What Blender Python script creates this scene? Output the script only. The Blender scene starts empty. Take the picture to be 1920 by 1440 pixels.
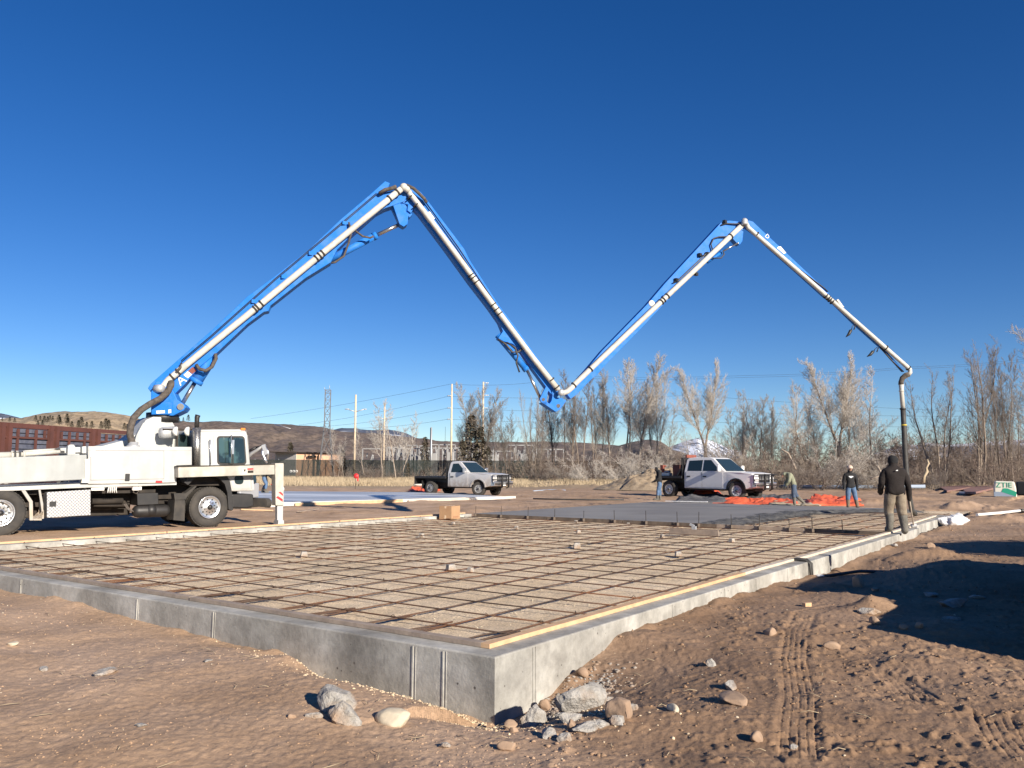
import bpy, bmesh, math, random
import numpy as np
from mathutils import Vector, Matrix, noise as mnoise
R = math.radians
random.seed(7)
rng = np.random.default_rng(7)
scene = bpy.context.scene
COL = scene.collection

# ---------------------------------------------------------------- camera
F, YH, ROLL, CH = 1557.0, 879.2, R(.275), 1.45
PITCH = math.atan((YH-720)/F)
cd = bpy.data.cameras.new("camera"); cam = bpy.data.objects.new("camera", cd); COL.objects.link(cam)
cam.matrix_world = Matrix.Translation((0, 0, CH)) @ Matrix.Rotation(R(90)+PITCH, 4, 'X') @ Matrix.Rotation(ROLL, 4, 'Z')
cd.sensor_width = 36; cd.lens = 36*F/1920; cd.clip_start = .1; cd.clip_end = 60000
scene.camera = cam

# ---------------------------------------------------------------- sky and sun
SUN_EL, SUN_AZ = R(22), R(142)       # azimuth clockwise from +Y
w = bpy.data.worlds.new("World"); scene.world = w; w.use_nodes = True
nt = w.node_tree; nt.nodes.clear()
sky = nt.nodes.new("ShaderNodeTexSky"); sky.sky_type = 'NISHITA'; sky.sun_disc = False
sky.sun_elevation = SUN_EL; sky.sun_rotation = SUN_AZ; sky.altitude = 2200; sky.air_density = 1.0; sky.dust_density = .15; sky.ozone_density = 3.0
bg = nt.nodes.new("ShaderNodeBackground"); bg.inputs[1].default_value = .066
wo = nt.nodes.new("ShaderNodeOutputWorld")
hs = nt.nodes.new('ShaderNodeHueSaturation'); hs.inputs['Saturation'].default_value = 1.3; hs.inputs['Hue'].default_value = .512; nt.links.new(sky.outputs[0], hs.inputs['Color']); nt.links.new(hs.outputs[0], bg.inputs[0]); nt.links.new(bg.outputs[0], wo.inputs[0])
sd = bpy.data.lights.new("sun", 'SUN'); sd.energy = 5.0; sd.angle = R(.53); sd.color = (1, .90, .76)
sun = bpy.data.objects.new("sun", sd); COL.objects.link(sun)
SDIR = Vector((math.sin(SUN_AZ)*math.cos(SUN_EL), math.cos(SUN_AZ)*math.cos(SUN_EL), math.sin(SUN_EL)))
sun.rotation_euler = SDIR.to_track_quat('Z', 'Y').to_euler()
scene.view_settings.view_transform = 'Standard'; scene.view_settings.look = 'None'
scene.view_settings.exposure = .78; scene.view_settings.gamma = 1
scene.render.engine = 'CYCLES'
scene.cycles.max_bounces = 6; scene.cycles.transparent_max_bounces = 12
scene.cycles.use_denoising = True

# ---------------------------------------------------------------- measuring helpers (photo pixel -> place in the scene)
def ray(px, py):
    u = (px-960)/F; v = (720-py)/F
    u, v = u*math.cos(ROLL)-v*math.sin(ROLL), u*math.sin(ROLL)+v*math.cos(ROLL)
    return Vector((u, math.cos(PITCH)-v*math.sin(PITCH), math.sin(PITCH)+v*math.cos(PITCH)))
EYE = Vector((0, 0, CH))
def at(px, py, Y):
    d = ray(px, py); return EYE + d*(Y/d.y)
def onz(px, py, z=0.):
    d = ray(px, py); return EYE + d*((z-CH)/d.z)
def onplane(px, py, P, n):
    d = ray(px, py); return EYE + d*((Vector(P)-EYE).dot(n)/d.dot(n))
AZ = R(35.4)
C0 = Vector((-.1226, 6.6057, 0)); U = Vector((math.sin(AZ), math.cos(AZ), 0)); V = Vector((-math.cos(AZ), math.sin(AZ), 0))
def ST(s, t, z=0.): return C0 + U*s + V*t + Vector((0, 0, z))
SLAB_AZ = math.atan2(U.y, U.x)

# ---------------------------------------------------------------- numpy noise
def vnoise(x, y, seed=0):
    xi = np.floor(x).astype(np.int64); yi = np.floor(y).astype(np.int64)
    fx = x-xi; fy = y-yi
    fx = fx*fx*fx*(fx*(fx*6-15)+10); fy = fy*fy*fy*(fy*(fy*6-15)+10)
    def h(a, b):
        n = (a*374761393 + b*668265263 + seed*1442695041) & 0xffffffff
        n = ((n ^ (n >> 13))*1274126177) & 0xffffffff
        return ((n ^ (n >> 16)) & 0xffffff)/float(0xffffff)*2-1
    a = h(xi, yi); b = h(xi+1, yi); c = h(xi, yi+1); d = h(xi+1, yi+1)
    return (a*(1-fx)+b*fx)*(1-fy)+(c*(1-fx)+d*fx)*fy
def fbm(x, y, octs, seed=0):
    s = 0; a = 1; f = 1
    for k in range(octs):
        s = s + a*vnoise(x*f+k*17.3, y*f-k*9.1, seed+k); a *= .5; f *= 2.03
    return s
def sm(a, b, x):
    t = np.clip((x-a)/(b-a), 0, 1); return t*t*(3-2*t)

# ---------------------------------------------------------------- terrain
LW_T = [-9, -.02, .83, 1.69, 1.96, 2.26, 2.56, 2.88, 3.34, 4.12, 4.77, 5.46, 6.2, 7.2, 8.3, 12, 40]
LW_Z = [-.52, -.512, -.5, -.5, -.48, -.38, -.30, -.305, -.295, -.28, -.25, -.224, -.187, -.188, -.2, -.2, -.15]
RW_S = [-9, .03, .42, .86, 1.39, 1.73, 1.96, 2.52, 2.6, 3.97, 5.36, 6.88, 8.63, 9.5, 10.86, 14.6, 15.66, 18.7, 21.8, 30, 60]
RW_Z = [-.52, -.53, -.52, -.45, -.305, -.244, -.155, -.17, -.15, -.126, -.165, -.199, -.245, -.28, -.24, -.187, -.183, -.22, -.2, -.12, -.1]
def track(x, y, px, halfw=.125, ribs=5):
    """tyre print following a chain of ground points"""
    best = np.full(x.shape, 9.); side = np.zeros(x.shape); along = np.zeros(x.shape)
    acc = 0
    for (ax, ay), (bx, by) in zip(px[:-1], px[1:]):
        L = math.hypot(bx-ax, by-ay); ux, uy = (bx-ax)/L, (by-ay)/L
        t = np.clip((x-ax)*ux+(y-ay)*uy, 0, L)
        dx = x-(ax+ux*t); dy = y-(ay+uy*t); d = np.hypot(dx, dy)
        m = d < best
        best = np.where(m, d, best); side = np.where(m, dx*uy-dy*ux, side); along = np.where(m, acc+t, along)
        acc += L
    inside = 1-sm(halfw*.9, halfw*1.15, best)
    g = np.clip(np.abs(((side/halfw*ribs/2) % 1)-.5)*2, 0, 1)   # 0..1 over every rib
    end = sm(0, .3, along)*sm(0, .3, acc-along)
    z = -inside*(.004+.009*(g > .76)*(.55+.45*vnoise(x*9, y*9, 55))) + .004*np.exp(-((best-halfw*1.25)/.03)**2)
    return z*end
_p = lambda l, z=-.16: [tuple(onz(a, b, z)[:2]) for a, b in l]
TRACKS = [(_p([(1497, 1440), (1496, 1370), (1500, 1310), (1488, 1240), (1494, 1190), (1510, 1160), (1580, 1140)]), .125, 5),
          (_p([(1850, 1330), (1880, 1390), (1925, 1450)]), .13, 5),
          (_p([(1660, 1260), (1745, 1330), (1800, 1352)]), .11, 4),
          (_p([(1570, 1180), (1640, 1186), (1700, 1180)]), .11, 4),
          (_p([(1820, 1205), (1880, 1230), (1960, 1250)]), .11, 4),
          (_p([(1225, 1165), (1250, 1150), (1290, 1140)]), .06, 3)]
SLAB2 = [(-.2, 44.3), (-5.5, 51.4), (-23.0, 53.0), (-11.8, 33.3)]
def inpoly(x, y, P):
    m = np.zeros(x.shape, bool); n = len(P)
    for i in range(n):
        x0, y0 = P[i]; x1, y1 = P[(i+1) % n]
        c = ((y0 > y) != (y1 > y)) & (x < (x1-x0)*(y-y0)/((y1-y0) or 1e-9)+x0)
        m ^= c
    return m
def H(x, y, detail=True):
    x = np.asarray(x, float); y = np.asarray(y, float)
    rx = x-C0.x; ry = y-C0.y
    s = rx*U.x+ry*U.y; t = rx*V.x+ry*V.y
    r = np.hypot(x, y)
    base = -.14 + .14*sm(38, 47, y)*sm(-2, 6, x) + .05*sm(45, 60, y)*(x < -2)
    # left side of the corner
    dl = np.maximum(-s, 0); dr = np.maximum(-t, 0)
    hl = np.interp(t, LW_T, LW_Z); hr = np.interp(s, RW_S, RW_Z)
    fl = np.exp(-(dl/(.55+.5*sm(1.5, 5, t)))**2); fr = np.exp(-(dr/1.0)**2)
    z = base.copy()
    left = (s < .16) & (t >= 0) & (t < 13.4); right = (t < .16) & (s >= 0) & ~left | (t < 0) & (s >= 0); cor = (s < 0) & (t < 0)
    z = np.where(left, base+(hl-base)*fl, z)
    z = np.where(right, base+(hr-base)*fr, z)
    dc = np.hypot(dl, dr)
    z = np.where(cor, base+(-.52-base)*np.exp(-(dc/.75)**2), z)
    far = (t > 13.4) | (s > 29.6)
    # undulation
    near = np.exp(-(r/45)**2)
    amp = sm(.0, .5, np.where(left, dl, np.where(right, dr, np.where(cor, dc, 1.))))*.8+.2
    z = z + amp*(.05*vnoise(x*.55+3, y*.55, 1) + .028*vnoise(x*1.4, y*1.4, 2))*(.35+.65*near)
    if detail:
        rgt = sm(-1.5, .5, x)*(1-.6*sm(4, 9, r)*0)
        rough = .5+.5*sm(-.1, .5, vnoise(x*.5, y*.5, 31)+.35*sm(-1, 3, x))
        d1 = fbm(x*2.6, y*2.6, 3, 5)
        z = z + (.007+.004*rgt)*rough*d1*amp
        lum = np.maximum(0, fbm(x*10+1.7, y*10, 3, 9)-.25)
        z = z + (.008+.016*rgt)*lum*rough*(.3+.7*amp)
        z = z + .004*fbm(x*24, y*24, 2, 12)*near
        # crumbling edge of the fill close to the walls
        e = np.exp(-((np.where(left, dl, np.where(right, dr, 9))-.05)/.10)**2)
        z = z + e*.05*np.maximum(0, vnoise(x*3.2, y*3.2, 40)+.2)
        far2 = sm(20, 30, r)*(1-sm(70, 90, r))
        z = z + far2*.06*np.maximum(0, fbm(x*.7, y*.7, 3, 44)-.2)*(1-sm(0, 3, -t)*0)
    # spoil ridge on the right
    for (cx, cy, a, b, hh, rot) in MOUNDS:
        c, sn = math.cos(rot), math.sin(rot)
        q = ((x-cx)*c+(y-cy)*sn)/a; p = (-(x-cx)*sn+(y-cy)*c)/b
        g = np.exp(-(q*q+p*p))
        z = z + hh*g*(1+.35*vnoise(x*2.2, y*2.2, 60)+.2*vnoise(x*6, y*6, 61))
    for P_, hw, rb in TRACKS:
        z = z + track(x, y, P_, hw, rb)*(r < 14)
    inside = (s > .16) & (s < 31) & (t > .16) & (t < 13.3)
    z = np.where(inside, -.62, z)
    z = np.where(inpoly(x, y, SLAB2), -.34, z)
    return z
_m = lambda px, py, a, b, h, rot=0: (onz(px, py, -.14).x, onz(px, py, -.14).y, a, b, h, rot)
MOUNDS = [(8.8, 9.4, 1.9, 1.9, -.27, 0), _m(1640, 1150, .32, .22, .12, .2), _m(1780, 1075, 1.3, .45, .07, -.2), _m(1740, 1045, .7, .3, .16, .1), _m(1560, 1098, .3, .2, .08),
          _m(1805, 955, 1.6, .8, .32, .1), _m(1910, 975, 1.6, .6, .18), _m(1700, 940, 1.0, .6, .22), _m(1800, 930, 3.5, .7, .2), _m(1030, 913, 2.6, 1.1, .28), _m(1100, 916, 3, .8, .2), _m(1640, 945, .8, .5, .2),
          _m(1510, 1200, .2, .35, .05, .2), _m(1420, 1090, .5, .3, .06), _m(1230, 1190, .35, .25, .06), _m(1760, 1250, .6, .3, .05), _m(350, 1190, 1.0, .35, .05, -.5), _m(540, 1235, .35, .14, .09, -.6)]
def hz(x, y): return float(H(np.array([x]), np.array([y]))[0])
def gp(px, py):
    """photo pixel -> point on the ground"""
    z = -.15
    for _ in range(12):
        p = onz(px, py, z); z = .5*z+.5*hz(p.x, p.y)
    return Vector((p.x, p.y, hz(p.x, p.y)))

# ---------------------------------------------------------------- mesh builder
class MB:
    def __init__(s): s.v = []; s.f = []; s.sm = []
    def add(s, vs, fs, smooth=False):
        o = len(s.v); s.v.extend(Vector(v) for v in vs)
        for f in fs: s.f.append(tuple(i+o for i in f)); s.sm.append(smooth)
        return s
    def box(s, c, size, rot=None):
        x, y, z = (d/2 for d in size); c = Vector(c)
        vs = [Vector((a*x, b*y, d*z)) for a in (-1, 1) for b in (-1, 1) for d in (-1, 1)]
        if rot is not None: vs = [rot @ v for v in vs]
        return s.add([v+c for v in vs], [(0, 1, 3, 2), (4, 6, 7, 5), (0, 4, 5, 1), (2, 3, 7, 6), (0, 2, 6, 4), (1, 5, 7, 3)])
    def bb(s, x0, x1, y0, y1, z0, z1): return s.box(((x0+x1)/2, (y0+y1)/2, (z0+z1)/2), (abs(x1-x0), abs(y1-y0), abs(z1-z0)))
    def bar(s, p0, p1, wd, hg, up=(0, 0, 1)):
        p0 = Vector(p0); p1 = Vector(p1); d = p1-p0; L = d.length; d.normalize()
        upv = Vector(up); sd_ = d.cross(upv)
        if sd_.length < 1e-4: sd_ = d.cross(Vector((1, 0, 0)))
        sd_.normalize(); u2 = sd_.cross(d)
        vs = [p0+d*(L*a)+sd_*(wd/2*b)+u2*(hg/2*c) for a in (0, 1) for b in (-1, 1) for c in (-1, 1)]
        return s.add(vs, [(0, 1, 3, 2), (4, 6, 7, 5), (0, 4, 5, 1), (2, 3, 7, 6), (0, 2, 6, 4), (1, 5, 7, 3)])
    def prism(s, poly, fn, d0, d1, n=1):
        """poly: 2d outline; fn(a,b,d)->point"""
        k = len(poly)
        area = sum(poly[i][0]*poly[(i+1) % k][1]-poly[(i+1) % k][0]*poly[i][1] for i in range(k))
        if area < 0: poly = poly[::-1]
        vs = [fn(a, b, d0) for a, b in poly]+[fn(a, b, d1) for a, b in poly]
        fs = [tuple(range(k)), tuple(range(2*k-1, k-1, -1))]+[(i, i+k, (i+1) % k+k, (i+1) % k) for i in range(k)]
        return s.add(vs, fs)
    def tube(s, pts, r, n=8, caps=True, smooth=True):
        pts = [Vector(p) for p in pts]; m = len(pts)
        rs = r if isinstance(r, (list, tuple)) else [r]*m
        vs = []; prev = None
        for i, p in enumerate(pts):
            d = (pts[min(i+1, m-1)]-pts[max(i-1, 0)]).normalized()
            if prev is None:
                a = d.cross(Vector((0, 0, 1)))
                if a.length < .05: a = d.cross(Vector((1, 0, 0)))
            else: a = prev-d*prev.dot(d)
            a.normalize(); prev = a; b = d.cross(a)
            for k in range(n):
                t = 2*math.pi*k/n; vs.append(p+(a*math.cos(t)+b*math.sin(t))*rs[i])
        fs = [(i*n+k, i*n+(k+1) % n, (i+1)*n+(k+1) % n, (i+1)*n+k) for i in range(m-1) for k in range(n)]
        s.add(vs, fs, smooth)
        if caps:
            o = len(s.v)-len(vs)
            s.f.append(tuple(o+k for k in range(n))[::-1]); s.sm.append(False)
            s.f.append(tuple(o+(m-1)*n+k for k in range(n))); s.sm.append(False)
        return s
    def cyl(s, p0, p1, r0, r1=None, n=16, smooth=True): return s.tube([p0, p1], [r0, r0 if r1 is None else r1], n, True, smooth)
    def lathe(s, c, axis, prof, n=24, smooth=True):
        """prof: (dist along axis, radius)"""
        c = Vector(c); d = Vector(axis).normalized()
        a = d.cross(Vector((0, 0, 1)))
        if a.length < .05: a = d.cross(Vector((1, 0, 0)))
        a.normalize(); b = d.cross(a); vs = []
        for h, r in prof:
            for k in range(n):
                t = 2*math.pi*k/n; vs.append(c+d*h+(a*math.cos(t)+b*math.sin(t))*r)
        fs = [(i*n+k, i*n+(k+1) % n, (i+1)*n+(k+1) % n, (i+1)*n+k) for i in range(len(prof)-1) for k in range(n)]
        return s.add(vs, fs, smooth)
    def ball(s, c, r, n=12, sc=(1, 1, 1)):
        c = Vector(c); vs = []; fs = []; m = n//2
        for i in range(m+1):
            p = math.pi*i/m
            for k in range(n):
                t = 2*math.pi*k/n; vs.append(c+Vector((math.sin(p)*math.cos(t)*sc[0], math.sin(p)*math.sin(t)*sc[1], math.cos(p)*sc[2]))*r)
        fs = [(i*n+k, (i+1)*n+k, (i+1)*n+(k+1) % n, i*n+(k+1) % n) for i in range(m) for k in range(n)]
        return s.add(vs, fs, True)
    def map(s, fn): s.v = [Vector(fn(v)) for v in s.v]; return s
    def mesh(s, name, m):
        me = bpy.data.meshes.new(name); me.from_pydata([tuple(v) for v in s.v], [], s.f)
        me.polygons.foreach_set("use_smooth", s.sm); me.update()
        for x in (m if isinstance(m, (list, tuple)) else [m]): me.materials.append(x)
        return me
def link(name, me, parent=None, world=False, bevel=0):
    o = bpy.data.objects.new(name, me); COL.objects.link(o)
    if parent is not None:
        o.parent = parent
        if world: o.matrix_parent_inverse = wm(parent).inverted()
    if bevel:
        b = o.modifiers.new("bevel", 'BEVEL'); b.width = bevel; b.segments = 2; b.limit_method = 'ANGLE'; b.angle_limit = R(40)
    return o
def wm(o):
    m = Matrix.LocRotScale(o.location, o.rotation_euler, None)
    return (wm(o.parent) @ o.matrix_parent_inverse @ m) if o.parent else m
def tag(o, label=None, cat=None, group=None, kind=None):
    if label: o["label"] = label
    if cat: o["category"] = cat
    if group: o["group"] = group
    if kind: o["kind"] = kind
    return o
def thing(name, loc, rz, label, cat, group=None):
    o = bpy.data.objects.new(name, None); COL.objects.link(o); o.location = loc; o.rotation_euler = (0, 0, rz)
    o.empty_display_size = .2
    return tag(o, label, cat, group)
def part(parent, name, mb, m, world=False, bevel=0, label=None):
    o = link(name, mb.mesh(name, m), parent, world, bevel)
    if label: o["label"] = label
    return o
def single(name, mb, m, label, cat, group=None, kind=None, bevel=0, loc=None):
    if loc is not None:
        L = Vector(loc); mb.v = [v-L for v in mb.v]
    o = link(name, mb.mesh(name, m), bevel=bevel)
    if loc is not None: o.location = loc
    return tag(o, label, cat, group, kind)
def npmesh(name, v, f, m, smooth=False):
    me = bpy.data.meshes.new(name); v = np.asarray(v, np.float32); f = np.asarray(f, np.int32)
    me.vertices.add(len(v)); me.vertices.foreach_set("co", v.ravel())
    k = f.shape[1]; me.loops.add(f.size); me.loops.foreach_set("vertex_index", f.ravel())
    me.polygons.add(len(f)); me.polygons.foreach_set("loop_start", np.arange(0, f.size, k, dtype=np.int32))
    try: me.polygons.foreach_set("loop_total", np.full(len(f), k, np.int32))
    except Exception: pass
    if smooth: me.polygons.foreach_set("use_smooth", np.ones(len(f), bool))
    me.update(calc_edges=True)
    for x in (m if isinstance(m, (list, tuple)) else [m]): me.materials.append(x)
    return me

# ---------------------------------------------------------------- materials
def mat(name, col, rough=.6, metal=0., col2=None, scale=3., bump=0., bscale=40., col3=None, scale3=.7, bdist=.01, detail=8, trans=0, coat=0, emit=None, sharp=(.35, .65), dust=None, spec=None):
    m = bpy.data.materials.new(name); m.use_nodes = True; t = m.node_tree; p = t.nodes["Principled BSDF"]
    p.inputs["Roughness"].default_value = rough; p.inputs["Metallic"].default_value = metal
    if coat: p.inputs["Coat Weight"].default_value = coat; p.inputs["Coat Roughness"].default_value = .08
    c4 = lambda c: (*c, 1) if len(c) == 3 else c
    p.inputs["Base Color"].default_value = c4(col)
    tc = t.nodes.new("ShaderNodeTexCoord"); out = None
    def nz(sc, det=detail, rg=.6):
        n = t.nodes.new("ShaderNodeTexNoise"); n.inputs["Scale"].default_value = sc; n.inputs["Detail"].default_value = det
        n.inputs["Roughness"].default_value = rg; t.links.new(tc.outputs["Object"], n.inputs["Vector"]); return n
    def mix(a, b, fac):
        x = t.nodes.new("ShaderNodeMix"); x.data_type = 'RGBA'
        if hasattr(a, 'is_linked') or not isinstance(a, (tuple, list)): t.links.new(a, x.inputs[6])
        else: x.inputs[6].default_value = c4(a)
        x.inputs[7].default_value = c4(b); t.links.new(fac, x.inputs[0]); return x.outputs[2]
    def ramp(n, a, b):
        r = t.nodes.new("ShaderNodeMapRange"); r.inputs[1].default_value = a; r.inputs[2].default_value = b
        t.links.new(n.outputs["Fac"], r.inputs[0]); return r.outputs[0]
    cur = col
    if col2: cur = mix(cur, col2, ramp(nz(scale), *sharp))
    if col3: cur = mix(cur, col3, ramp(nz(scale3, 6), .45, .68))
    if dust:      # dirt thrown up from the ground: strongest near the object's foot
        sx = t.nodes.new("ShaderNodeSeparateXYZ"); t.links.new(tc.outputs["Object"], sx.inputs[0])
        mr = t.nodes.new("ShaderNodeMapRange"); mr.inputs[1].default_value = dust[1]; mr.inputs[2].default_value = dust[2]; mr.inputs[3].default_value = 1; mr.inputs[4].default_value = 0
        t.links.new(sx.outputs[2], mr.inputs[0])
        n2 = nz(5.); mu = t.nodes.new("ShaderNodeMath"); mu.operation = 'MULTIPLY'; t.links.new(mr.outputs[0], mu.inputs[0]); t.links.new(ramp(n2, .2, .6), mu.inputs[1])
        cur = mix(cur, dust[0], mu.outputs[0])
    if not isinstance(cur, (tuple, list)): t.links.new(cur, p.inputs["Base Color"])
    if bump:
        n = nz(bscale, 6, .65); b = t.nodes.new("ShaderNodeBump"); b.inputs["Strength"].default_value = bump; b.inputs["Distance"].default_value = bdist
        t.links.new(n.outputs["Fac"], b.inputs["Height"]); t.links.new(b.outputs[0], p.inputs["Normal"])
    if spec is not None: p.inputs['Specular IOR Level'].default_value = spec
    if trans: p.inputs["Transmission Weight"].default_value = trans
    return m
def tree_of(m): return m.node_tree, m.node_tree.nodes["Principled BSDF"]

M = {}
M['dirt'] = mat('dirt', (.405, .27, .17), .95, col2=(.31, .20, .122), scale=1.1, col3=(.48, .335, .23), scale3=.35, bump=.55, bscale=55, bdist=.012, sharp=(.38, .62))
def dirt_extra():
    t, p = tree_of(M['dirt']); tc = t.nodes.new("ShaderNodeTexCoord")
    # fine speckle, far straw field and damp gravel tint, all fixed to the ground
    n = t.nodes.new("ShaderNodeTexNoise"); n.inputs["Scale"].default_value = 22; n.inputs["Detail"].default_value = 9; n.inputs["Roughness"].default_value = .75
    t.links.new(tc.outputs["Object"], n.inputs["Vector"])
    src = p.inputs["Base Color"].links[0].from_socket
    mr = t.nodes.new("ShaderNodeMapRange"); mr.inputs[1].default_value = .3; mr.inputs[2].default_value = .7; mr.inputs[3].default_value = .68; mr.inputs[4].default_value = 1.28
    t.links.new(n.outputs["Fac"], mr.inputs[0])
    vm = t.nodes.new("ShaderNodeVectorMath"); vm.operation = 'SCALE'; t.links.new(src, vm.inputs[0]); t.links.new(mr.outputs[0], vm.inputs["Scale"])
    # straw colour of the field beyond the building site
    sx = t.nodes.new("ShaderNodeSeparateXYZ"); t.links.new(tc.outputs["Object"], sx.inputs[0])
    n3 = t.nodes.new("ShaderNodeTexNoise"); n3.inputs["Scale"].default_value = .12; t.links.new(tc.outputs["Object"], n3.inputs["Vector"])
    ad = t.nodes.new("ShaderNodeMath"); ad.operation = 'MULTIPLY_ADD'; ad.inputs[1].default_value = 12; t.links.new(n3.outputs["Fac"], ad.inputs[0]); t.links.new(sx.outputs[1], ad.inputs[2])
    m2 = t.nodes.new("ShaderNodeMapRange"); m2.inputs[1].default_value = 66; m2.inputs[2].default_value = 78; t.links.new(ad.outputs[0], m2.inputs[0])
    mx = t.nodes.new("ShaderNodeMix"); mx.data_type = 'RGBA'; t.links.new(m2.outputs[0], mx.inputs[0]); t.links.new(vm.outputs[0], mx.inputs[6]); mx.inputs[7].default_value = (.30, .23, .15, 1)
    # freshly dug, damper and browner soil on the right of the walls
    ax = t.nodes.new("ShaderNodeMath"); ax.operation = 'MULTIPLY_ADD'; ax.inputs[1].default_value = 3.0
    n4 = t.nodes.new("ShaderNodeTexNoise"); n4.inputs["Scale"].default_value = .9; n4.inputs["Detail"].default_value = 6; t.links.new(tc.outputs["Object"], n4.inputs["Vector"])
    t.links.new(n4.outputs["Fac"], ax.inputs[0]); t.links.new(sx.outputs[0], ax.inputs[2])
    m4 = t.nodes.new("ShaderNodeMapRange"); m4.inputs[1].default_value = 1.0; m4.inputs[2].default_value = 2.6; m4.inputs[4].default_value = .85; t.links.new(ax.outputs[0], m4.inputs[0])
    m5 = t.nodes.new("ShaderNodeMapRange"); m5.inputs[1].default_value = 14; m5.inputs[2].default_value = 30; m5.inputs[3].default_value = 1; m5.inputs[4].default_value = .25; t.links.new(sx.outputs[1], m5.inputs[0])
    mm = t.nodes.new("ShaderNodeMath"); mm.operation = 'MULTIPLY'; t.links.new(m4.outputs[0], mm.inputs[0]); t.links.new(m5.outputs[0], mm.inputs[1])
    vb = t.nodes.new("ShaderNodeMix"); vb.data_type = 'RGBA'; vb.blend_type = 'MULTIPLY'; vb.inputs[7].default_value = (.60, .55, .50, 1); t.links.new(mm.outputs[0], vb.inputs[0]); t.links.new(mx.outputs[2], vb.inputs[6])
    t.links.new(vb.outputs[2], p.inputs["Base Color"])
dirt_extra()
M['gravel'] = mat('road_base_gravel', (.68, .53, .355), .95, col2=(.56, .43, .28), scale=2.2, col3=(.72, .58, .41), scale3=.5, bump=.9, bscale=60, bdist=.015)
def speckle(m, sc=70, lo=.7, hi=1.3):
    t, p = tree_of(m); tc = t.nodes.new("ShaderNodeTexCoord")
    n = t.nodes.new("ShaderNodeTexVoronoi"); n.inputs["Scale"].default_value = sc; t.links.new(tc.outputs["Object"], n.inputs["Vector"])
    src = p.inputs["Base Color"].links[0].from_socket
    sp = t.nodes.new("ShaderNodeSeparateColor"); t.links.new(n.outputs["Color"], sp.inputs[0])
    mr = t.nodes.new("ShaderNodeMapRange"); mr.inputs[3].default_value = lo; mr.inputs[4].default_value = hi; t.links.new(sp.outputs[0], mr.inputs[0])
    vm = t.nodes.new("ShaderNodeVectorMath"); vm.operation = 'SCALE'; t.links.new(src, vm.inputs[0]); t.links.new(mr.outputs[0], vm.inputs["Scale"])
    t.links.new(vm.outputs[0], p.inputs["Base Color"])
speckle(M['gravel'])
M['concrete'] = mat('concrete', (.42, .41, .38), .85, col2=(.34, .33, .30), scale=1.6, col3=(.22, .21, .19), scale3=1.1, bump=.5, bscale=22, bdist=.01)
def concrete_extra():
    t, p = tree_of(M['concrete']); tc = t.nodes.new("ShaderNodeTexCoord")
    mp = t.nodes.new("ShaderNodeMapping"); mp.inputs["Scale"].default_value = (1.3, 1.3, .5); t.links.new(tc.outputs["Object"], mp.inputs[0])
    n = t.nodes.new("ShaderNodeTexNoise"); n.inputs["Scale"].default_value = 1.5; n.inputs["Detail"].default_value = 8; t.links.new(mp.outputs[0], n.inputs["Vector"])
    src = p.inputs["Base Color"].links[0].from_socket
    mr = t.nodes.new("ShaderNodeMapRange"); mr.inputs[1].default_value = .35; mr.inputs[2].default_value = .65; mr.inputs[3].default_value = .80; mr.inputs[4].default_value = 1.12; t.links.new(n.outputs["Fac"], mr.inputs[0])
    vm = t.nodes.new("ShaderNodeVectorMath"); vm.operation = 'SCALE'; t.links.new(src, vm.inputs[0]); t.links.new(mr.outputs[0], vm.inputs["Scale"])
    # bug holes
    vo = t.nodes.new("ShaderNodeTexVoronoi"); vo.inputs["Scale"].default_value = 13; vo.inputs["Randomness"].default_value = 1; t.links.new(tc.outputs["Object"], vo.inputs["Vector"])
    n2 = t.nodes.new("ShaderNodeTexNoise"); n2.inputs["Scale"].default_value = 2.5; t.links.new(tc.outputs["Object"], n2.inputs["Vector"])
    th = t.nodes.new("ShaderNodeMapRange"); th.inputs[1].default_value = .45; th.inputs[2].default_value = .75; th.inputs[3].default_value = 0; th.inputs[4].default_value = .20; t.links.new(n2.outputs["Fac"], th.inputs[0])
    lt = t.nodes.new("ShaderNodeMath"); lt.operation = 'LESS_THAN'; t.links.new(vo.outputs["Distance"], lt.inputs[0]); t.links.new(th.outputs[0], lt.inputs[1])
    mx = t.nodes.new("ShaderNodeMix"); mx.data_type = 'RGBA'; t.links.new(lt.outputs[0], mx.inputs[0]); t.links.new(vm.outputs[0], mx.inputs[6]); mx.inputs[7].default_value = (.11, .10, .09, 1)
    # mottling and honeycomb left by the pour
    n5 = t.nodes.new("ShaderNodeTexNoise"); n5.inputs["Scale"].default_value = 7; n5.inputs["Detail"].default_value = 12; n5.inputs["Roughness"].default_value = .72; t.links.new(tc.outputs["Object"], n5.inputs["Vector"])
    r5 = t.nodes.new("ShaderNodeMapRange"); r5.inputs[1].default_value = .42; r5.inputs[2].default_value = .66; r5.inputs[3].default_value = 1.12; r5.inputs[4].default_value = .80; t.links.new(n5.outputs["Fac"], r5.inputs[0])
    v5 = t.nodes.new("ShaderNodeVectorMath"); v5.operation = 'SCALE'; t.links.new(mx.outputs[2], v5.inputs[0]); t.links.new(r5.outputs[0], v5.inputs["Scale"])
    t.links.new(v5.outputs[0], p.inputs["Base Color"])
concrete_extra()
M['conc_pale'] = mat('pale_concrete', (.60, .575, .53), .85, col2=(.50, .48, .44), scale=2, bump=.4, bscale=25)
M['conc_chunk'] = mat('broken_concrete', (.43, .41, .38), .95, col2=(.28, .26, .23), scale=14, bump=1, bscale=50, bdist=.02, col3=(.36, .23, .14), scale3=2.2)
M['stone'] = mat('river_stone', (.36, .25, .17), .85, col2=(.27, .18, .12), scale=5, bump=.5, bscale=30)
M['stone_pale'] = mat('pale_river_stone', (.55, .48, .36), .8, col2=(.45, .38, .28), scale=5, bump=.4, bscale=30)
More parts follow.
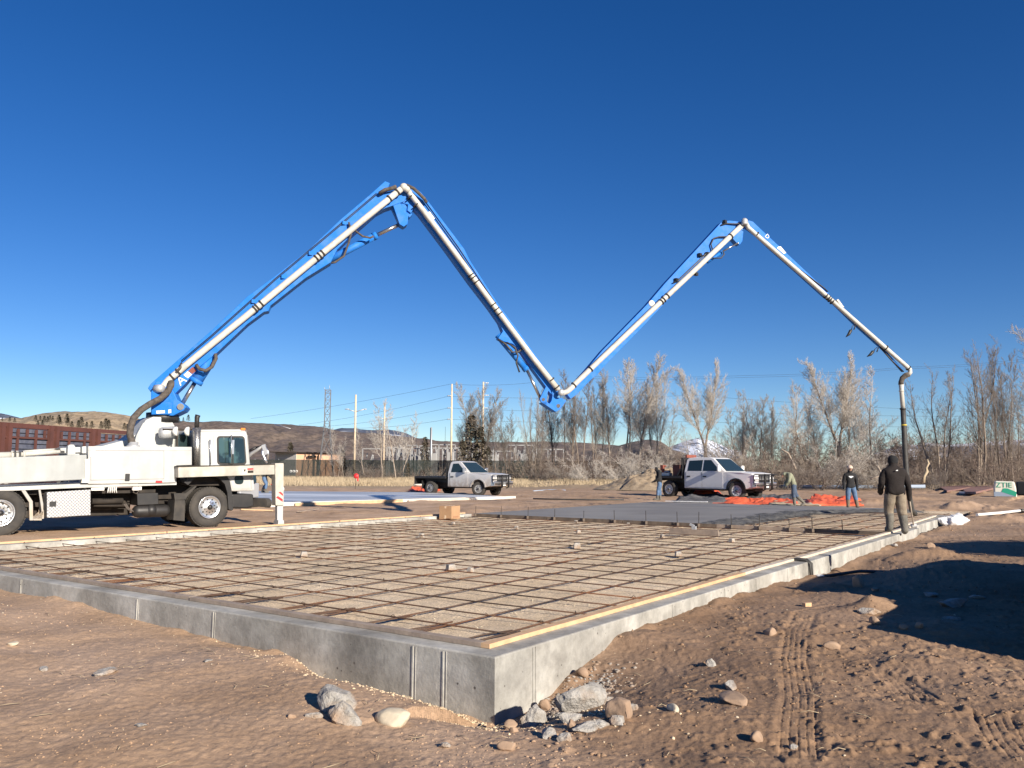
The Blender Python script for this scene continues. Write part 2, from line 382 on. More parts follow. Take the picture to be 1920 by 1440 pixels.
M['wet'] = mat('wet_concrete', (.235, .225, .21), .7, col2=(.20, .19, .178), scale=.5, bump=.25, bscale=3, bdist=.01)
M['wetrough'] = mat('fresh_concrete_lumps', (.12, .118, .112), .75, col2=(.075, .073, .07), scale=9, bump=1, bscale=30, bdist=.02)
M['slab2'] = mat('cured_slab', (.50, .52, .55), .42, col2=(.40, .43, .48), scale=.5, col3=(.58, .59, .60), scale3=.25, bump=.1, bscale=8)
def banded(m, sc, lo, hi):
    t, p = tree_of(m); tc = t.nodes.new("ShaderNodeTexCoord"); mp_ = t.nodes.new("ShaderNodeMapping"); mp_.inputs["Scale"].default_value = sc
    n = t.nodes.new("ShaderNodeTexNoise"); n.inputs["Scale"].default_value = 1; n.inputs["Detail"].default_value = 5; t.links.new(tc.outputs["Object"], mp_.inputs[0]); t.links.new(mp_.outputs[0], n.inputs["Vector"])
    mr = t.nodes.new("ShaderNodeMapRange"); mr.inputs[1].default_value = .42; mr.inputs[2].default_value = .56; mr.inputs[3].default_value = lo; mr.inputs[4].default_value = hi; t.links.new(n.outputs["Fac"], mr.inputs[0])
    vm = t.nodes.new("ShaderNodeVectorMath"); vm.operation = 'SCALE'; t.links.new(p.inputs["Base Color"].links[0].from_socket, vm.inputs[0]); t.links.new(mr.outputs[0], vm.inputs["Scale"]); t.links.new(vm.outputs[0], p.inputs["Base Color"])
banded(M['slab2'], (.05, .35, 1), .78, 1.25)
banded(M['wet'], (.25, .5, 1), .90, 1.08)
M['wood_new'] = mat('new_lumber', (.62, .41, .24), .7, col2=(.50, .32, .18), scale=7, bump=.3, bscale=30)
M['wood_pale'] = mat('pale_lumber', (.60, .52, .42), .8, col2=(.47, .40, .33), scale=6, bump=.3, bscale=30)
M['wood_old'] = mat('weathered_lumber', (.34, .27, .215), .85, col2=(.24, .19, .155), scale=6, bump=.4, bscale=30)
M['wood_dark'] = mat('stained_form_lumber', (.17, .13, .10), .9, col2=(.09, .07, .055), scale=4, bump=.4, bscale=30)
M['rebar'] = mat('rusty_rebar', (.12, .072, .048), .85, .25, col2=(.045, .033, .028), scale=2.2, col3=(.21, .088, .038), scale3=.55, bump=.5, bscale=80)
M['wire'] = mat('tie_wire', (.12, .09, .07), .7, .5)
M['white'] = mat('white_truck_paint', (.49, .50, .49), .5, col2=(.42, .425, .41), scale=2.5, dust=((.42, .34, .25), .3, 1.2))
M['white_clean'] = mat('white_boom_pipe', (.53, .515, .47), .5, col2=(.43, .41, .36), scale=2.5, col3=(.56, .55, .51), scale3=8)
M['grey_paint'] = mat('dull_light_grey_paint', (.37, .39, .39), .6, col2=(.32, .335, .33), scale=2, dust=((.40, .33, .25), .5, 1.3))
M['beam'] = mat('worn_white_steel', (.50, .48, .42), .55, col2=(.38, .36, .31), scale=3, bump=.2, bscale=20)
M['blue'] = mat('blue_boom_paint', (.010, .15, .56), .55, col2=(.020, .17, .56), scale=3.3, col3=(.05, .18, .50), scale3=5, spec=.15)
M['black'] = mat('black_steel', (.012, .012, .013), .5, col2=(.026, .024, .023), scale=3)
M['rubber'] = mat('tyre_rubber', (.032, .030, .029), .85, col2=(.06, .053, .045), scale=4, bump=.4, bscale=30)
M['chassis'] = mat('dirty_chassis', (.018, .015, .013), .85, col2=(.04, .031, .024), scale=4)
M['chrome'] = mat('bright_aluminium', (.72, .72, .72), .28, .9, bump=.1, bscale=60)
M['steel'] = mat('polished_rod', (.42, .41, .40), .25, .9)
M['tread'] = mat('diamond_plate', (.45, .45, .45), .5, .6)
def tread():
    t, p = tree_of(M['tread']); tc = t.nodes.new("ShaderNodeTexCoord"); v = t.nodes.new("ShaderNodeTexChecker"); v.inputs["Scale"].default_value = 26
    t.links.new(tc.outputs["Object"], v.inputs["Vector"]); b = t.nodes.new("ShaderNodeBump"); b.inputs["Strength"].default_value = .7; b.inputs["Distance"].default_value = .02
    t.links.new(v.outputs["Fac"], b.inputs["Height"]); t.links.new(b.outputs[0], p.inputs["Normal"])
    m = t.nodes.new("ShaderNodeMix"); m.data_type = 'RGBA'; m.inputs[6].default_value = (.55, .55, .55, 1); m.inputs[7].default_value = (.27, .27, .28, 1); t.links.new(v.outputs["Fac"], m.inputs[0]); t.links.new(m.outputs[2], p.inputs["Base Color"])
tread()
M['glass'] = mat('dark_glass', (.02, .035, .038), .06, coat=.5)
M['hose'] = mat('dirty_rubber_hose', (.11, .09, .075), .85, col2=(.045, .038, .032), scale=12, bump=.5, bscale=40)
M['hose_black'] = mat('black_rubber_hose', (.028, .027, .026), .6, col2=(.055, .052, .048), scale=6)
M['silver'] = mat('silver_pickup_paint', (.62, .61, .60), .38, .2, coat=.2, dust=((.26, .19, .135), .35, 1.25))
M['pickwhite'] = mat('white_pickup_paint', (.74, .73, .72), .35, coat=.2, dust=((.52, .48, .45), .3, .8))
M['orange'] = mat('orange_tarp', (.82, .15, .06), .6, col2=(.66, .11, .045), scale=3, bump=.6, bscale=7, bdist=.05)
M['tarpgrey'] = mat('dark_blanket', (.13, .13, .135), .7, col2=(.06, .06, .062), scale=3, bump=.7, bscale=7, bdist=.05)
M['plastic'] = mat('white_plastic_sheet', (.75, .75, .76), .35, col2=(.62, .62, .63), scale=5, bump=.7, bscale=14, bdist=.03)
M['card'] = mat('cardboard', (.40, .245, .135), .8, col2=(.35, .21, .115), scale=4)
M['cardtape'] = mat('parcel_tape', (.62, .47, .32), .4)
M['ink'] = mat('faded_print', (.30, .14, .08), .8)
M['bark'] = mat('pale_bark', (.40, .34, .275), .9, col2=(.24, .19, .15), scale=3, bump=.5, bscale=20)
M['barkdark'] = mat('dark_bark', (.15, .115, .09), .9, col2=(.27, .22, .175), scale=2.5, bump=.5, bscale=20)
M['twig'] = mat('pale_twigs', (.40, .36, .315), .9, col2=(.30, .265, .23), scale=.5)
M['twigw'] = mat('whitish_twigs', (.53, .485, .435), .9, col2=(.40, .36, .32), scale=.5)
M['twigd'] = mat('brown_twigs', (.26, .225, .195), .9, col2=(.18, .15, .13), scale=.4)
M['brush'] = mat('thicket_stems', (.22, .17, .14), .95, col2=(.13, .092, .075), scale=.18, col3=(.32, .27, .215), scale3=.25)
M['needle'] = mat('dry_conifer_needles', (.075, .075, .045), .9, col2=(.16, .12, .085), scale=1.2)
M['hillneedle'] = mat('juniper_green', (.045, .050, .03), .9, col2=(.08, .075, .05), scale=.3)
M['straw'] = mat('dry_grass', (.43, .34, .22), .9, col2=(.31, .24, .16), scale=.35, col3=(.50, .41, .28), scale3=.12)
M['pole'] = mat('sunbleached_pole', (.66, .53, .38), .85, col2=(.54, .43, .30), scale=2)
M['galv'] = mat('galvanised_steel', (.52, .53, .54), .5, .5)
M['galvdark'] = mat('weathered_steel', (.30, .30, .30), .6, .3)
M['tower'] = mat('tower_steel', (.15, .155, .165), .6, .2)
M['maroon'] = mat('red_brown_trailer_steel', (.115, .042, .033), .7, col2=(.08, .032, .026), scale=1.5)
M['slate'] = mat('dark_blue_grey_load', (.06, .068, .10), .6, col2=(.13, .14, .18), scale=4)
M['rustred'] = mat('rusty_red_paint', (.26, .075, .05), .8, col2=(.17, .05, .035), scale=4)
M['skin'] = mat('skin', (.45, .26, .18), .6)
def cloth(n, c, c2=None): return mat(n, c, .9, col2=c2 or tuple(x*.7 for x in c), scale=6, bump=.6, bscale=12, bdist=.03)
M['jk_brown'] = cloth('dark_brown_fleece', (.014, .009, .008)); M['jk_black'] = cloth('charcoal_hoodie', (.018, .018, .02)); M['jk_green'] = cloth('sage_green_hoodie', (.26, .27, .19))
M['khaki'] = cloth('muddy_khaki_trousers', (.27, .225, .165), (.17, .135, .10)); M['jeans'] = cloth('blue_jeans', (.10, .17, .29)); M['jeansdk'] = cloth('dark_jeans', (.07, .10, .16)); M['boot'] = cloth('concrete_splashed_boots', (.10, .095, .08), (.17, .16, .14))
M['glove'] = cloth('grey_work_gloves', (.09, .09, .085)); M['knit'] = cloth('black_knit_hat', (.012, .012, .014)); M['capbeige'] = cloth('beige_cap', (.62, .47, .38)); M['boot_tan'] = cloth('tan_rubber_boots', (.20, .15, .11))
M['emblem'] = mat('white_print', (.75, .76, .76), .6); M['emblemg'] = mat('green_print', (.02, .32, .20), .6)
M['red'] = mat('red_signal_paint', (.62, .03, .035), .5); M['yellow'] = mat('yellow_band', (.65, .48, .05), .6); M['amber'] = mat('amber_lens', (.75, .22, .04), .3)
M['lens'] = mat('headlamp_lens', (.75, .78, .80), .12, coat=.6)
M['bluepipe'] = mat('blue_grey_pipe', (.27, .33, .42), .45); M['sign'] = mat('cream_sticker', (.70, .68, .58), .5); M['pvc'] = mat('white_pvc', (.78, .77, .73), .5)
banded(M['white'], (1.6, 1.6, .22), .86, 1.04); banded(M['grey_paint'], (1.6, 1.6, .25), .86, 1.04); banded(M['beam'], (2.2, 2.2, 1.2), .80, 1.05)
# ================================================================ GROUND
def build_ground():
    az = np.concatenate([np.linspace(-180, -42, 50)[:-1], np.linspace(-42, -36, 30)[:-1], np.linspace(-36, 36, 1050), np.linspace(36, 42, 30)[1:], np.linspace(42, 180, 50)[1:-1]])
    az = np.radians(az)
    rr = [.4]
    while rr[-1] < 3.6: rr.append(rr[-1]*1.06)
    while rr[-1] < 13: rr.append(rr[-1]*1.0031)
    while rr[-1] < 75: rr.append(rr[-1]*1.0062)
    while rr[-1] < 500: rr.append(rr[-1]*1.04)
    while rr[-1] < 30000: rr.append(rr[-1]*1.25)
    rr = np.array(rr)
    A, Rr = np.meshgrid(az, rr); X = Rr*np.sin(A); Y = Rr*np.cos(A)
    Z = H(X, Y); Z = np.where(Rr > 90, np.minimum(Z, .05), Z)
    n, m = A.shape
    v = np.stack([X.ravel(), Y.ravel(), Z.ravel()], 1)
    i = np.arange(n-1)[:, None]*m; j = np.arange(m)[None, :]; j2 = (j+1) % m
    f = np.stack([i+j, i+j2, i+m+j2, i+m+j], -1).reshape(-1, 4)[:, ::-1]
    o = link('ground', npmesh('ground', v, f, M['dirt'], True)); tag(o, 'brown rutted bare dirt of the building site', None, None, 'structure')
build_ground()

def sweep(mb, prof, path, inn):
    """prof (d inward, z) swept along path with mitred inward vectors"""
    k = len(prof); vs = []
    for p, q in zip(path, inn):
        for d, z in prof: vs.append(Vector(p)+Vector(q)*d+Vector((0, 0, z)))
    fs = [(i*k+a, i*k+(a+1) % k, (i+1)*k+(a+1) % k, (i+1)*k+a) for i in range(len(path)-1) for a in range(k)]
    fs += [tuple(range(k))[::-1], tuple((len(path)-1)*k+a for a in range(k))]
    return mb.add(vs, fs)
# ---- foundation wall: one poured U
WEND = 18.13
mb = MB()
prof = [(0, -.8), (0, -.012), (.004, -.004), (.014, 0), (.32, 0), (.32, -.8)]
def seg(a, b, n): return [a+(b-a)*(i/n) for i in range(n+1)]
path = seg(ST(WEND, 0), ST(0, 0), 1)+seg(ST(0, 0), ST(0, 13.12), 1)[1:]+seg(ST(0, 13.12), ST(16.0, 13.12), 1)[1:]
sweep(mb, prof, path, [V, U+V, U-V, -V])
# fins and grooves left by the form joints
def fin(s, t, side, wdt=.014, pr=.007, dz=0):
    if side == 'L':  # on the left wall outer face
        mb.prism([(0, -.8), (0, -.02), (wdt, -.02), (wdt*1.3, -.8)], lambda a, b, d: ST(-d, t+a, b), -.01, pr)
    else:
        mb.prism([(0, -.8), (0, -.015), (wdt, -.015), (wdt*1.2, -.8)], lambda a, b, d: ST(s+a, -d, b), -.01, pr)
for t in (7.71, 4.97, 3.57, .84, .51): fin(0, t, 'L'); fin(0, t-.028, 'L', .006, .004)
for s in (.52, .56, 3.24, 4.78, 5.92, 7.3, 11.6, 13.57, 15.5): fin(s, 0, 'R', .012, .006)
fw = single('foundation_wall', mb, M['concrete'], 'long grey concrete foundation wall with form seams around the rebar grid', 'foundation wall')
# second length of wall past the opening
mb = MB(); sweep(mb, prof, [ST(23.9, .25), ST(19.3, .25)], [V, V])
mb.prism([(0, -.8), (0, .045), (.55, .045), (.55, -.8)], lambda a, b, d: ST(23.9+a, d, b), -.05, .55)
single('foundation_wall', mb, M['concrete'], 'short concrete wall stub past the white sack, at the far right end of the foundation', 'foundation wall')

def board(name, p0, p1, wd, hg, m, label, cat='board', group=None, up=(0, 0, 1), n=6, wob=.004):
    mb = MB(); p0 = Vector(p0); p1 = Vector(p1); d = (p1-p0); L = d.length; d.normalize(); sd_ = d.cross(Vector(up)).normalized(); u2 = sd_.cross(d)
    vs = []; ph = random.random()*9
    for i in range(n+1):
        c = p0+(p1-p0)*(i/n)+sd_*(wob*math.sin(ph+i*1.7))+u2*(wob*.6*math.sin(ph*2+i*2.1))*0
        for a, b in ((-1, -1), (1, -1), (1, 1), (-1, 1)): vs.append(c+sd_*(a*wd/2)+u2*(b*hg/2))
    fs = [(i*4+k, i*4+(k+1) % 4, (i+1)*4+(k+1) % 4, (i+1)*4+k) for i in range(n) for k in range(4)]+[(3, 2, 1, 0), (n*4, n*4+1, n*4+2, n*4+3)]
    mb.add(vs, fs)
    return single(name, mb, m, label, cat, group, bevel=.002)
G1 = 'form boards lying on top of the foundation wall'
bz = .0215
board('form_board', ST(.205, .25, bz), ST(6.1, .25, bz), .089, .038, M['wood_new'], 'new orange form board on the right wall nearest the front corner', 'form board', G1, n=10)
board('form_board', ST(6.12, .262, bz), ST(8.35, .255, bz), .089, .038, M['wood_pale'], 'short pale form board between the orange board and the notch in the right wall', 'form board', G1)
board('form_board', ST(8.6, .235, bz), ST(13.2, .235, bz), .089, .038, M['wood_pale'], 'pale form board on the right wall between the black hoses and the workman', 'form board', G1, n=8)
board('form_board', ST(13.23, .24, bz), ST(18.1, .24, bz), .089, .038, M['wood_pale'], 'pale form board on the right wall under the man in the dark fleece', 'form board', G1, n=8)
board('form_board', ST(18.3, .40, bz+.02), ST(24.1, .52, bz+.02), .089, .038, M['wood_pale'], 'far pale form board running past the white sack on the right', 'form board', G1, n=8)
board('form_board', ST(.25, .295, bz), ST(.25, 4.3, bz), .089, .038, M['wood_old'], 'weathered grey form board on the left wall nearest the front corner', 'form board', G1, n=8)
board('form_board', ST(.255, 4.32, bz), ST(.245, 9.2, bz), .089, .038, M['wood_old'], 'weathered grey form board in the middle of the left wall', 'form board', G1, n=8)
board('form_board', ST(.25, 9.22, bz), ST(.25, 12.9, bz), .089, .038, M['wood_old'], 'weathered grey form board at the far left end of the left wall', 'form board', G1, n=8)
for a, b, lb in ((.2, 5.4, 'orange form board on the rear wall at the far left'), (5.43, 10.5, 'orange form board on the rear wall behind the front tyre of the pump truck'), (10.53, 15.95, 'orange form board on the rear wall beside the cardboard box')):
    board('form_board', ST(a, 13.06, bz), ST(b, 13.06, bz), .09, .038, M['wood_new'], lb, 'form board', G1, n=8)

# ---- road base inside the walls
def build_pad():
    def grid(s0, s1, t0, t1, ds, dt):
        s = np.arange(s0, s1+ds/2, ds); t = np.arange(t0, t1+dt/2, dt); S, T = np.meshgrid(s, t, indexing='ij')
        return S, T
    S, T = grid(.3, 31.0, .3, 13.1, .05, .045)
    Z = -.105+.010*fbm(S*1.3, T*1.3, 3, 71)+.006*np.maximum(0, fbm(S*9, T*9, 3, 72))+.006*vnoise(S*23, T*23, 75)*sm(-.2, .4, vnoise(S*.9, T*.9, 76))
    Z += .03*np.exp(-((S-.3)/.35)**2)*(vnoise(T*3, S*3, 73)*.5+.5)+.02*np.exp(-((T-.3)/.3)**2)
    X = C0.x+S*U.x+T*V.x; Y = C0.y+S*U.y+T*V.y
    n, m = S.shape; i = np.arange(n-1)[:, None]*m; j = np.arange(m-1)[None, :]
    f = np.stack([i+j, i+m+j, i+m+j+1, i+j+1], -1).reshape(-1, 4)
    o = link('gravel_bed', npmesh('gravel_bed', np.stack([X.ravel(), Y.ravel(), Z.ravel()], 1), f, M['gravel'], True))
    tag(o, 'pale tan road base gravel under the reinforcing grid', None, None, 'structure')
build_pad()

# ---- reinforcing grids
def bar_mesh(p0, p1, r=.0080, seg_=6, wob=.008, hook=None):
    p0 = Vector(p0); p1 = Vector(p1); pts = []
    n = max(3, int((p1-p0).length/1.3)); sd_ = (p1-p0).cross(Vector((0, 0, 1))).normalized()
    for i in range(n+1):
        pts.append(p0+(p1-p0)*(i/n)+sd_*random.uniform(-wob, wob)+Vector((0, 0, random.uniform(-.006, .006))))
    if hook: pts += [pts[-1]+Vector(h) for h in hook]
    return MB().tube(pts, r, seg_)
def rebar_mat(s0, s1, ss, tt, t0, t1, label, lap=True, tend=None, send=None):
    o = thing('rebar_grid', ST(s0, t0, -.08), 0, label, 'rebar grid')
    for t in tt:
        e = send(t) if send else s1
        cut = random.uniform(.35, .65)*(e-s0)+s0
        mb = MB(); a = bar_mesh(ST(s0+random.uniform(0, .2), t, -.071), ST(cut, t+random.uniform(-.02, .02), -.071)); b = bar_mesh(ST(cut-.6, t+.022, -.07), ST(e, t+.02, -.07))
        mb.add(a.v, a.f, True); mb.add(b.v, b.f, True)
        part(o, 'bar', mb, M['rebar'], True)
    for s in ss:
        e = tend(s) if tend else t1
        mb = bar_mesh(ST(s+random.uniform(-.02, .02), t0+random.uniform(0, .15), -.054), ST(s+random.uniform(-.02, .02), e, -.054), wob=.012, hook=[V*.02+Vector((0, 0, .03)), V*(-.07)+Vector((0, 0, .075))] if lap else None)
        part(o, 'bar', mb, M['rebar'], True)
    return o
SS = [1.05+.662*k for k in range(23)]; TT = [.70+.685*k for k in range(18)]
g = rebar_mat(.55, 15.9, SS, TT, .38, 12.92, 'large grid of rusty reinforcing bars tied over tan gravel in front of the wet concrete')
for t in TT:      # dowels lapping the bars along the left wall
    mb = MB()
    for k in range(random.choice((1, 2, 2))):
        q = t+random.uniform(-.14, .14); mb.tube([ST(.34, q, -.05), ST(.9, q+random.uniform(-.05, .05), -.06), ST(1.25, q+random.uniform(-.08, .08), -.068)], .008, 6)
    part(g, 'dowel', mb, M['rebar'], True)
mb = MB()         # wire ties at the crossings
for s in SS:
    for t in TT:
        if random.random() < .55 and s < 12:
            c = ST(s, t, -.052); a = random.uniform(0, 6.28); mb.tube([c+Vector((math.cos(a)*.03, math.sin(a)*.03, .0)), c+Vector((0, 0, .018)), c-Vector((math.cos(a)*.03, math.sin(a)*.03, .002))], .004, 4)
part(g, 'tie_wire', mb, M['wire'], True)['kind'] = 'stuff'
def tb(s): return np.interp(s, [15, 18, 22, 25, 27, 30], [4.0, 4.1, 4.3, 4.2, 3.0, 1.4])
rebar_mat(16.35, 28.5, [16.8+.662*k for k in range(17)], [.70+.685*k for k in range(6)], .38, 5, 'smaller strip of reinforcing bars between the fresh concrete and the man in the dark fleece', False,
          lambda s: float(tb(s))+.4, lambda t: 28.5 if t < 2 else 27 if t < 3 else 26 if t < 4.1 else 23)

# ---- fresh pour
def build_pour():
    s = np.arange(16.22, 29.7, .06); t = np.arange(.6, 13.0, .05); S, T = np.meshgrid(s, t, indexing='ij')
    e = tb(S)+.25*vnoise(S*.9, S*0+2, 80)+.12*vnoise(S*3, T*3, 81)
    d = T-e
    k = sm(-.25, .75, d)
    rough = 1-sm(.5, 1.5, d)
    Z = -.16+.155*k+rough*k*(.05*np.maximum(-.3, fbm(S*4.5, T*4.5, 3, 82)))+.0015*fbm(S*.8, T*.8, 2, 83)
    far = sm(28.6, 29.6, S); Z = Z-far*.0
    X = C0.x+S*U.x+T*V.x; Y = C0.y+S*U.y+T*V.y
    n, m = S.shape; i = np.arange(n-1)[:, None]*m; j = np.arange(m-1)[None, :]
    f = np.stack([i+j, i+m+j, i+m+j+1, i+j+1], -1).reshape(-1, 4)
    me = npmesh('wet_concrete', np.stack([X.ravel(), Y.ravel(), Z.ravel()], 1), f, [M['wet'], M['wetrough']], True)
    mi = (rough[:-1, :-1] > .25).astype(np.int32).ravel(); me.polygons.foreach_set('material_index', mi)
    tag(link('wet_concrete', me), 'smooth dark grey freshly poured slab with a lumpy unfinished edge', None, None, 'structure')
build_pour()
# bulkhead boards that end the pour
G2 = 'form boards holding the fresh pour'
for a, b, m_, lb in ((.34, 2.3, 'wood_dark', 'dark stained form board beside the boots of the man in dark fleece'), (2.32, 4.6, 'wood_old', 'grey form board left of the dark stained board at the end of the rebar strip'), (4.62, 7.4, 'wood_dark', 'dark form board holding the near edge of the fresh concrete, behind the bull float'), (7.42, 10.0, 'wood_dark', 'dark form board holding the middle of the fresh concrete edge'), (10.02, 12.8, 'wood_dark', 'dark form board holding the fresh concrete near the cardboard box')):
    board('bulkhead_board', ST(16.14, a, -.06), ST(16.14, b, -.06), .035, .14, M[m_], lb, 'form board', G2)
for k, px in enumerate((892, 940, 990, 1040, 1095, 1153, 1212, 1271, 1310, 1372, 1424, 1480, 1523, 1580)):
    q = onplane(px, 975, ST(16.1, 0), U); tt = (q-C0).dot(V)
    if .4 < tt < 13:
        st = thing('form_stake', ST(16.08, tt, -.12), 0, 'thin steel form stake standing along the near edge of the fresh concrete', 'stake', 'stakes along the edge of the fresh concrete')
        mb = MB().tube([Vector((0, 0, -.15)), Vector((random.uniform(-.02, .02), 0, .40+random.uniform(-.06, .04)))], .009, 6); part(st, 'rod', mb, M['chassis'])
        mb = MB().bb(-.03, .03, -.06, .06, 0, .13); part(st, 'block', mb, M['wood_dark'])

# ---- second, cured slab on the left
z2 = .0
mb = MB(); mb.prism(SLAB2, lambda a, b, d: Vector((a, b, d)), -.45, z2)
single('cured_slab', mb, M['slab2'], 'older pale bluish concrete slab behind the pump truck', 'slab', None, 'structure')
a0 = Vector((*SLAB2[0], 0)); a1 = Vector((*SLAB2[3], 0)); dd = (a1-a0).normalized(); nn = Vector((-dd.y, dd.x, 0))
if nn.y > 0: nn = -nn
mb = MB(); mb.prism([(0, -.5), (0, .015), (.2, .015), (.2, -.5)], lambda a, b, d: a0+nn*(.2-a)+dd*d+Vector((0, 0, b)), -.4, 15.9)
single('foundation_wall', mb, M['conc_pale'], 'pale concrete edge wall of the older slab left of the parked flatbed pickup', 'foundation wall')
board('loose_board', a0+dd*7.0+nn*.28+Vector((0, 0, -.06)), a0+dd*12.6+nn*.3+Vector((0, 0, -.10)), .04, .14, M['wood_new'], 'yellow form board leaning against the edge of the older slab', 'board')
board('loose_board', a0+dd*2.6+nn*.34+Vector((0, 0, -.05)), a0+dd*6.7+nn*.30+Vector((0, 0, -.08)), .04, .12, M['wood_pale'], 'pale form board against the right end of the older slab', 'board')
board('loose_board', gp(560, 962)+Vector((0, 0, .05)), gp(595, 957)+Vector((0, 0, .06)), .12, .04, M['wood_old'], 'grey plank on the dirt right of the outrigger foot', 'board')
board('loose_board', gp(452, 957)+Vector((0, 0, .04)), gp(512, 959)+Vector((0, 0, .04)), .14, .04, M['wood_new'], 'orange plank on the dirt between the bumper and the outrigger foot', 'board')
board('loose_board', ST(29.3, 12.2, .05), ST(29.5, 10.3, .06), .09, .03, M['plastic'], 'white strip lying by the boots of the man in the charcoal hood', 'board')

# ---- bits among the bars
for k, (px, py, big) in enumerate(((570, 1045, 1.15), (790, 1007, 1), (845, 1071, 1.2), (882, 1073, .8), (968, 992, .9), (1080, 980, .8), (1082, 1028, 1.25), (1085, 1000, .9), (1242, 1008, .8), (1272, 1044, 1.1), (1372, 1017, 1), (1445, 1001, .9), (1178, 984, .7), (850, 984, .8))):
    c = onz(px, py, -.095); mb = MB(); s_ = .055*big
    rt = Matrix.Rotation(random.random()*3, 3, 'Z')
    mb.prism([(-1, 0), (1, 0), (.72, 1.55), (-.72, 1.55)], lambda a, b, d: c+rt @ Vector((a*s_, d*s_*(1-.22*b/1.55), b*s_)), -1, 1)
    where = ('left of the grid, nearest the pump truck front tyre', 'behind the left part of the grid', 'in the middle front of the grid', 'darker one, right beside another block in the middle front', 'right of the cardboard box', 'at the rear, close to the form boards', 'right of centre, standing tall', 'behind the tall right of centre block', 'left of the bull float', 'at the right, nearest the orange form board', 'right of the bull float', 'nearest the boots of the man in dark fleece', 'just left of the stakes', 'directly in front of the cardboard box')[k]
    single('bar_support_block', mb, M['conc_chunk'], 'small concrete spacer block %s' % where, 'spacer block', 'spacer blocks under the bars', bevel=.004, loc=c)
# bull float lying on the bars
c = onz(1300, 1003, -.06); fl = thing('bull_float', c, SLAB_AZ+R(90), 'grey flat bull float head lying on the bars in front of the fresh concrete', 'bull float')
part(fl, 'blade', MB().prism([(-.62, 0), (.62, 0), (.6, .17), (-.6, .17)], lambda a, b, d: Vector((a, d-.02, b*.75)), -.02, .02), M['wood_old'], bevel=.006)
part(fl, 'bracket', MB().bb(-.05, .05, -.08, -.02, .02, .2).bar((0, -.05, .2), (.1, -.05, .24), .05, .05), M['galv'])

# ---- cardboard box on the bars by the rear wall
q = onz(843, 973, -.08); cb = thing('cardboard_box', q, SLAB_AZ+R(8), 'brown cardboard box sitting on the rebar by the rear foundation wall', 'box')
mb = MB().bb(-.25, .25, -.22, .22, 0, .40); part(cb, 'carton', mb, M['card'], bevel=.005)
mb = MB().bb(-.252, .252, -.03, .03, .33, .403).bb(-.252, .252, -.03, .03, .0, .12); part(cb, 'tape', mb, M['cardtape'])
mb = MB()
for k in range(7): mb.bb(-.16+k*.045, -.13+k*.045, -.2225, -.2215, .05, .09)
part(cb, 'print', mb, M['ink'])

# ---- black hoses over the right wall in the notch
mb = MB()
for k, (ds, rr_) in enumerate(((0, .022), (.09, .022))):
    s0 = 8.36+ds
    mb.tube([ST(s0+.05, .5, -.09), ST(s0, .34, .0), ST(s0, .2, .03), ST(s0, .04, .025), ST(s0, -.03, -.03), ST(s0, -.035, -.25), ST(s0+.2, -.15, -.24), ST(s0+.7, -.6, -.17), ST(s0+1.1, -1.1, -.19)], rr_, 8)
single('hose', mb, M['hose_black'], 'pair of black conduits bent over the right foundation wall in the shadow', 'hose')

# ================================================================ ROCKS
def rock(px, py, size, kind, label, sc=(1, 1, .75), sink=.33, seed=0, z=None, group='loose rocks and rubble'):
    c = gp(px, py); rd = random.Random(seed or int(px*7+py)); bm = bmesh.new(); bmesh.ops.create_icosphere(bm, subdivisions=4 if size > .08 else 3, radius=1)
    pl = [(Vector((rd.gauss(0, 1), rd.gauss(0, 1), rd.gauss(0, 1))).normalized(), rd.uniform(.45, .86)) for _ in range(12 if kind == 'chunk' else 10)]
    off = Vector((rd.random()*50, rd.random()*50, 0))
    for v in bm.verts:
        p = v.co.copy()
        for n, d in pl:
            e = p.dot(n)-d
            if e > 0: p -= n*e*(.97 if kind == 'chunk' else .86)
        a = .05 if kind == 'chunk' else .03
        p += v.normal*(mnoise.fractal(p*2.2+off, 1, 2, 4)*a*1.6)
        if kind == 'chunk': p += v.normal*(mnoise.fractal(p*9+off, 1, 2, 3)*.028)
        v.co = Vector((p.x*sc[0], p.y*sc[1], p.z*sc[2]))*size
    me = bpy.data.meshes.new('rock'); bm.to_mesh(me); bm.free()
    me.polygons.foreach_set('use_smooth', [kind != 'chunk']*len(me.polygons))
    me.materials.append({'chunk': M['conc_chunk'], 'stone': M['stone'], 'pale': M['stone_pale']}[kind])
    o = link('concrete_chunk' if kind == 'chunk' else 'rock', me); o.location = (c.x, c.y, (c.z if z is None else z)+size*sc[2]*(1-sink*2)); o.rotation_euler = (0, 0, rd.random()*6)
    tag(o, label, 'concrete chunk' if kind == 'chunk' else 'rock', group)
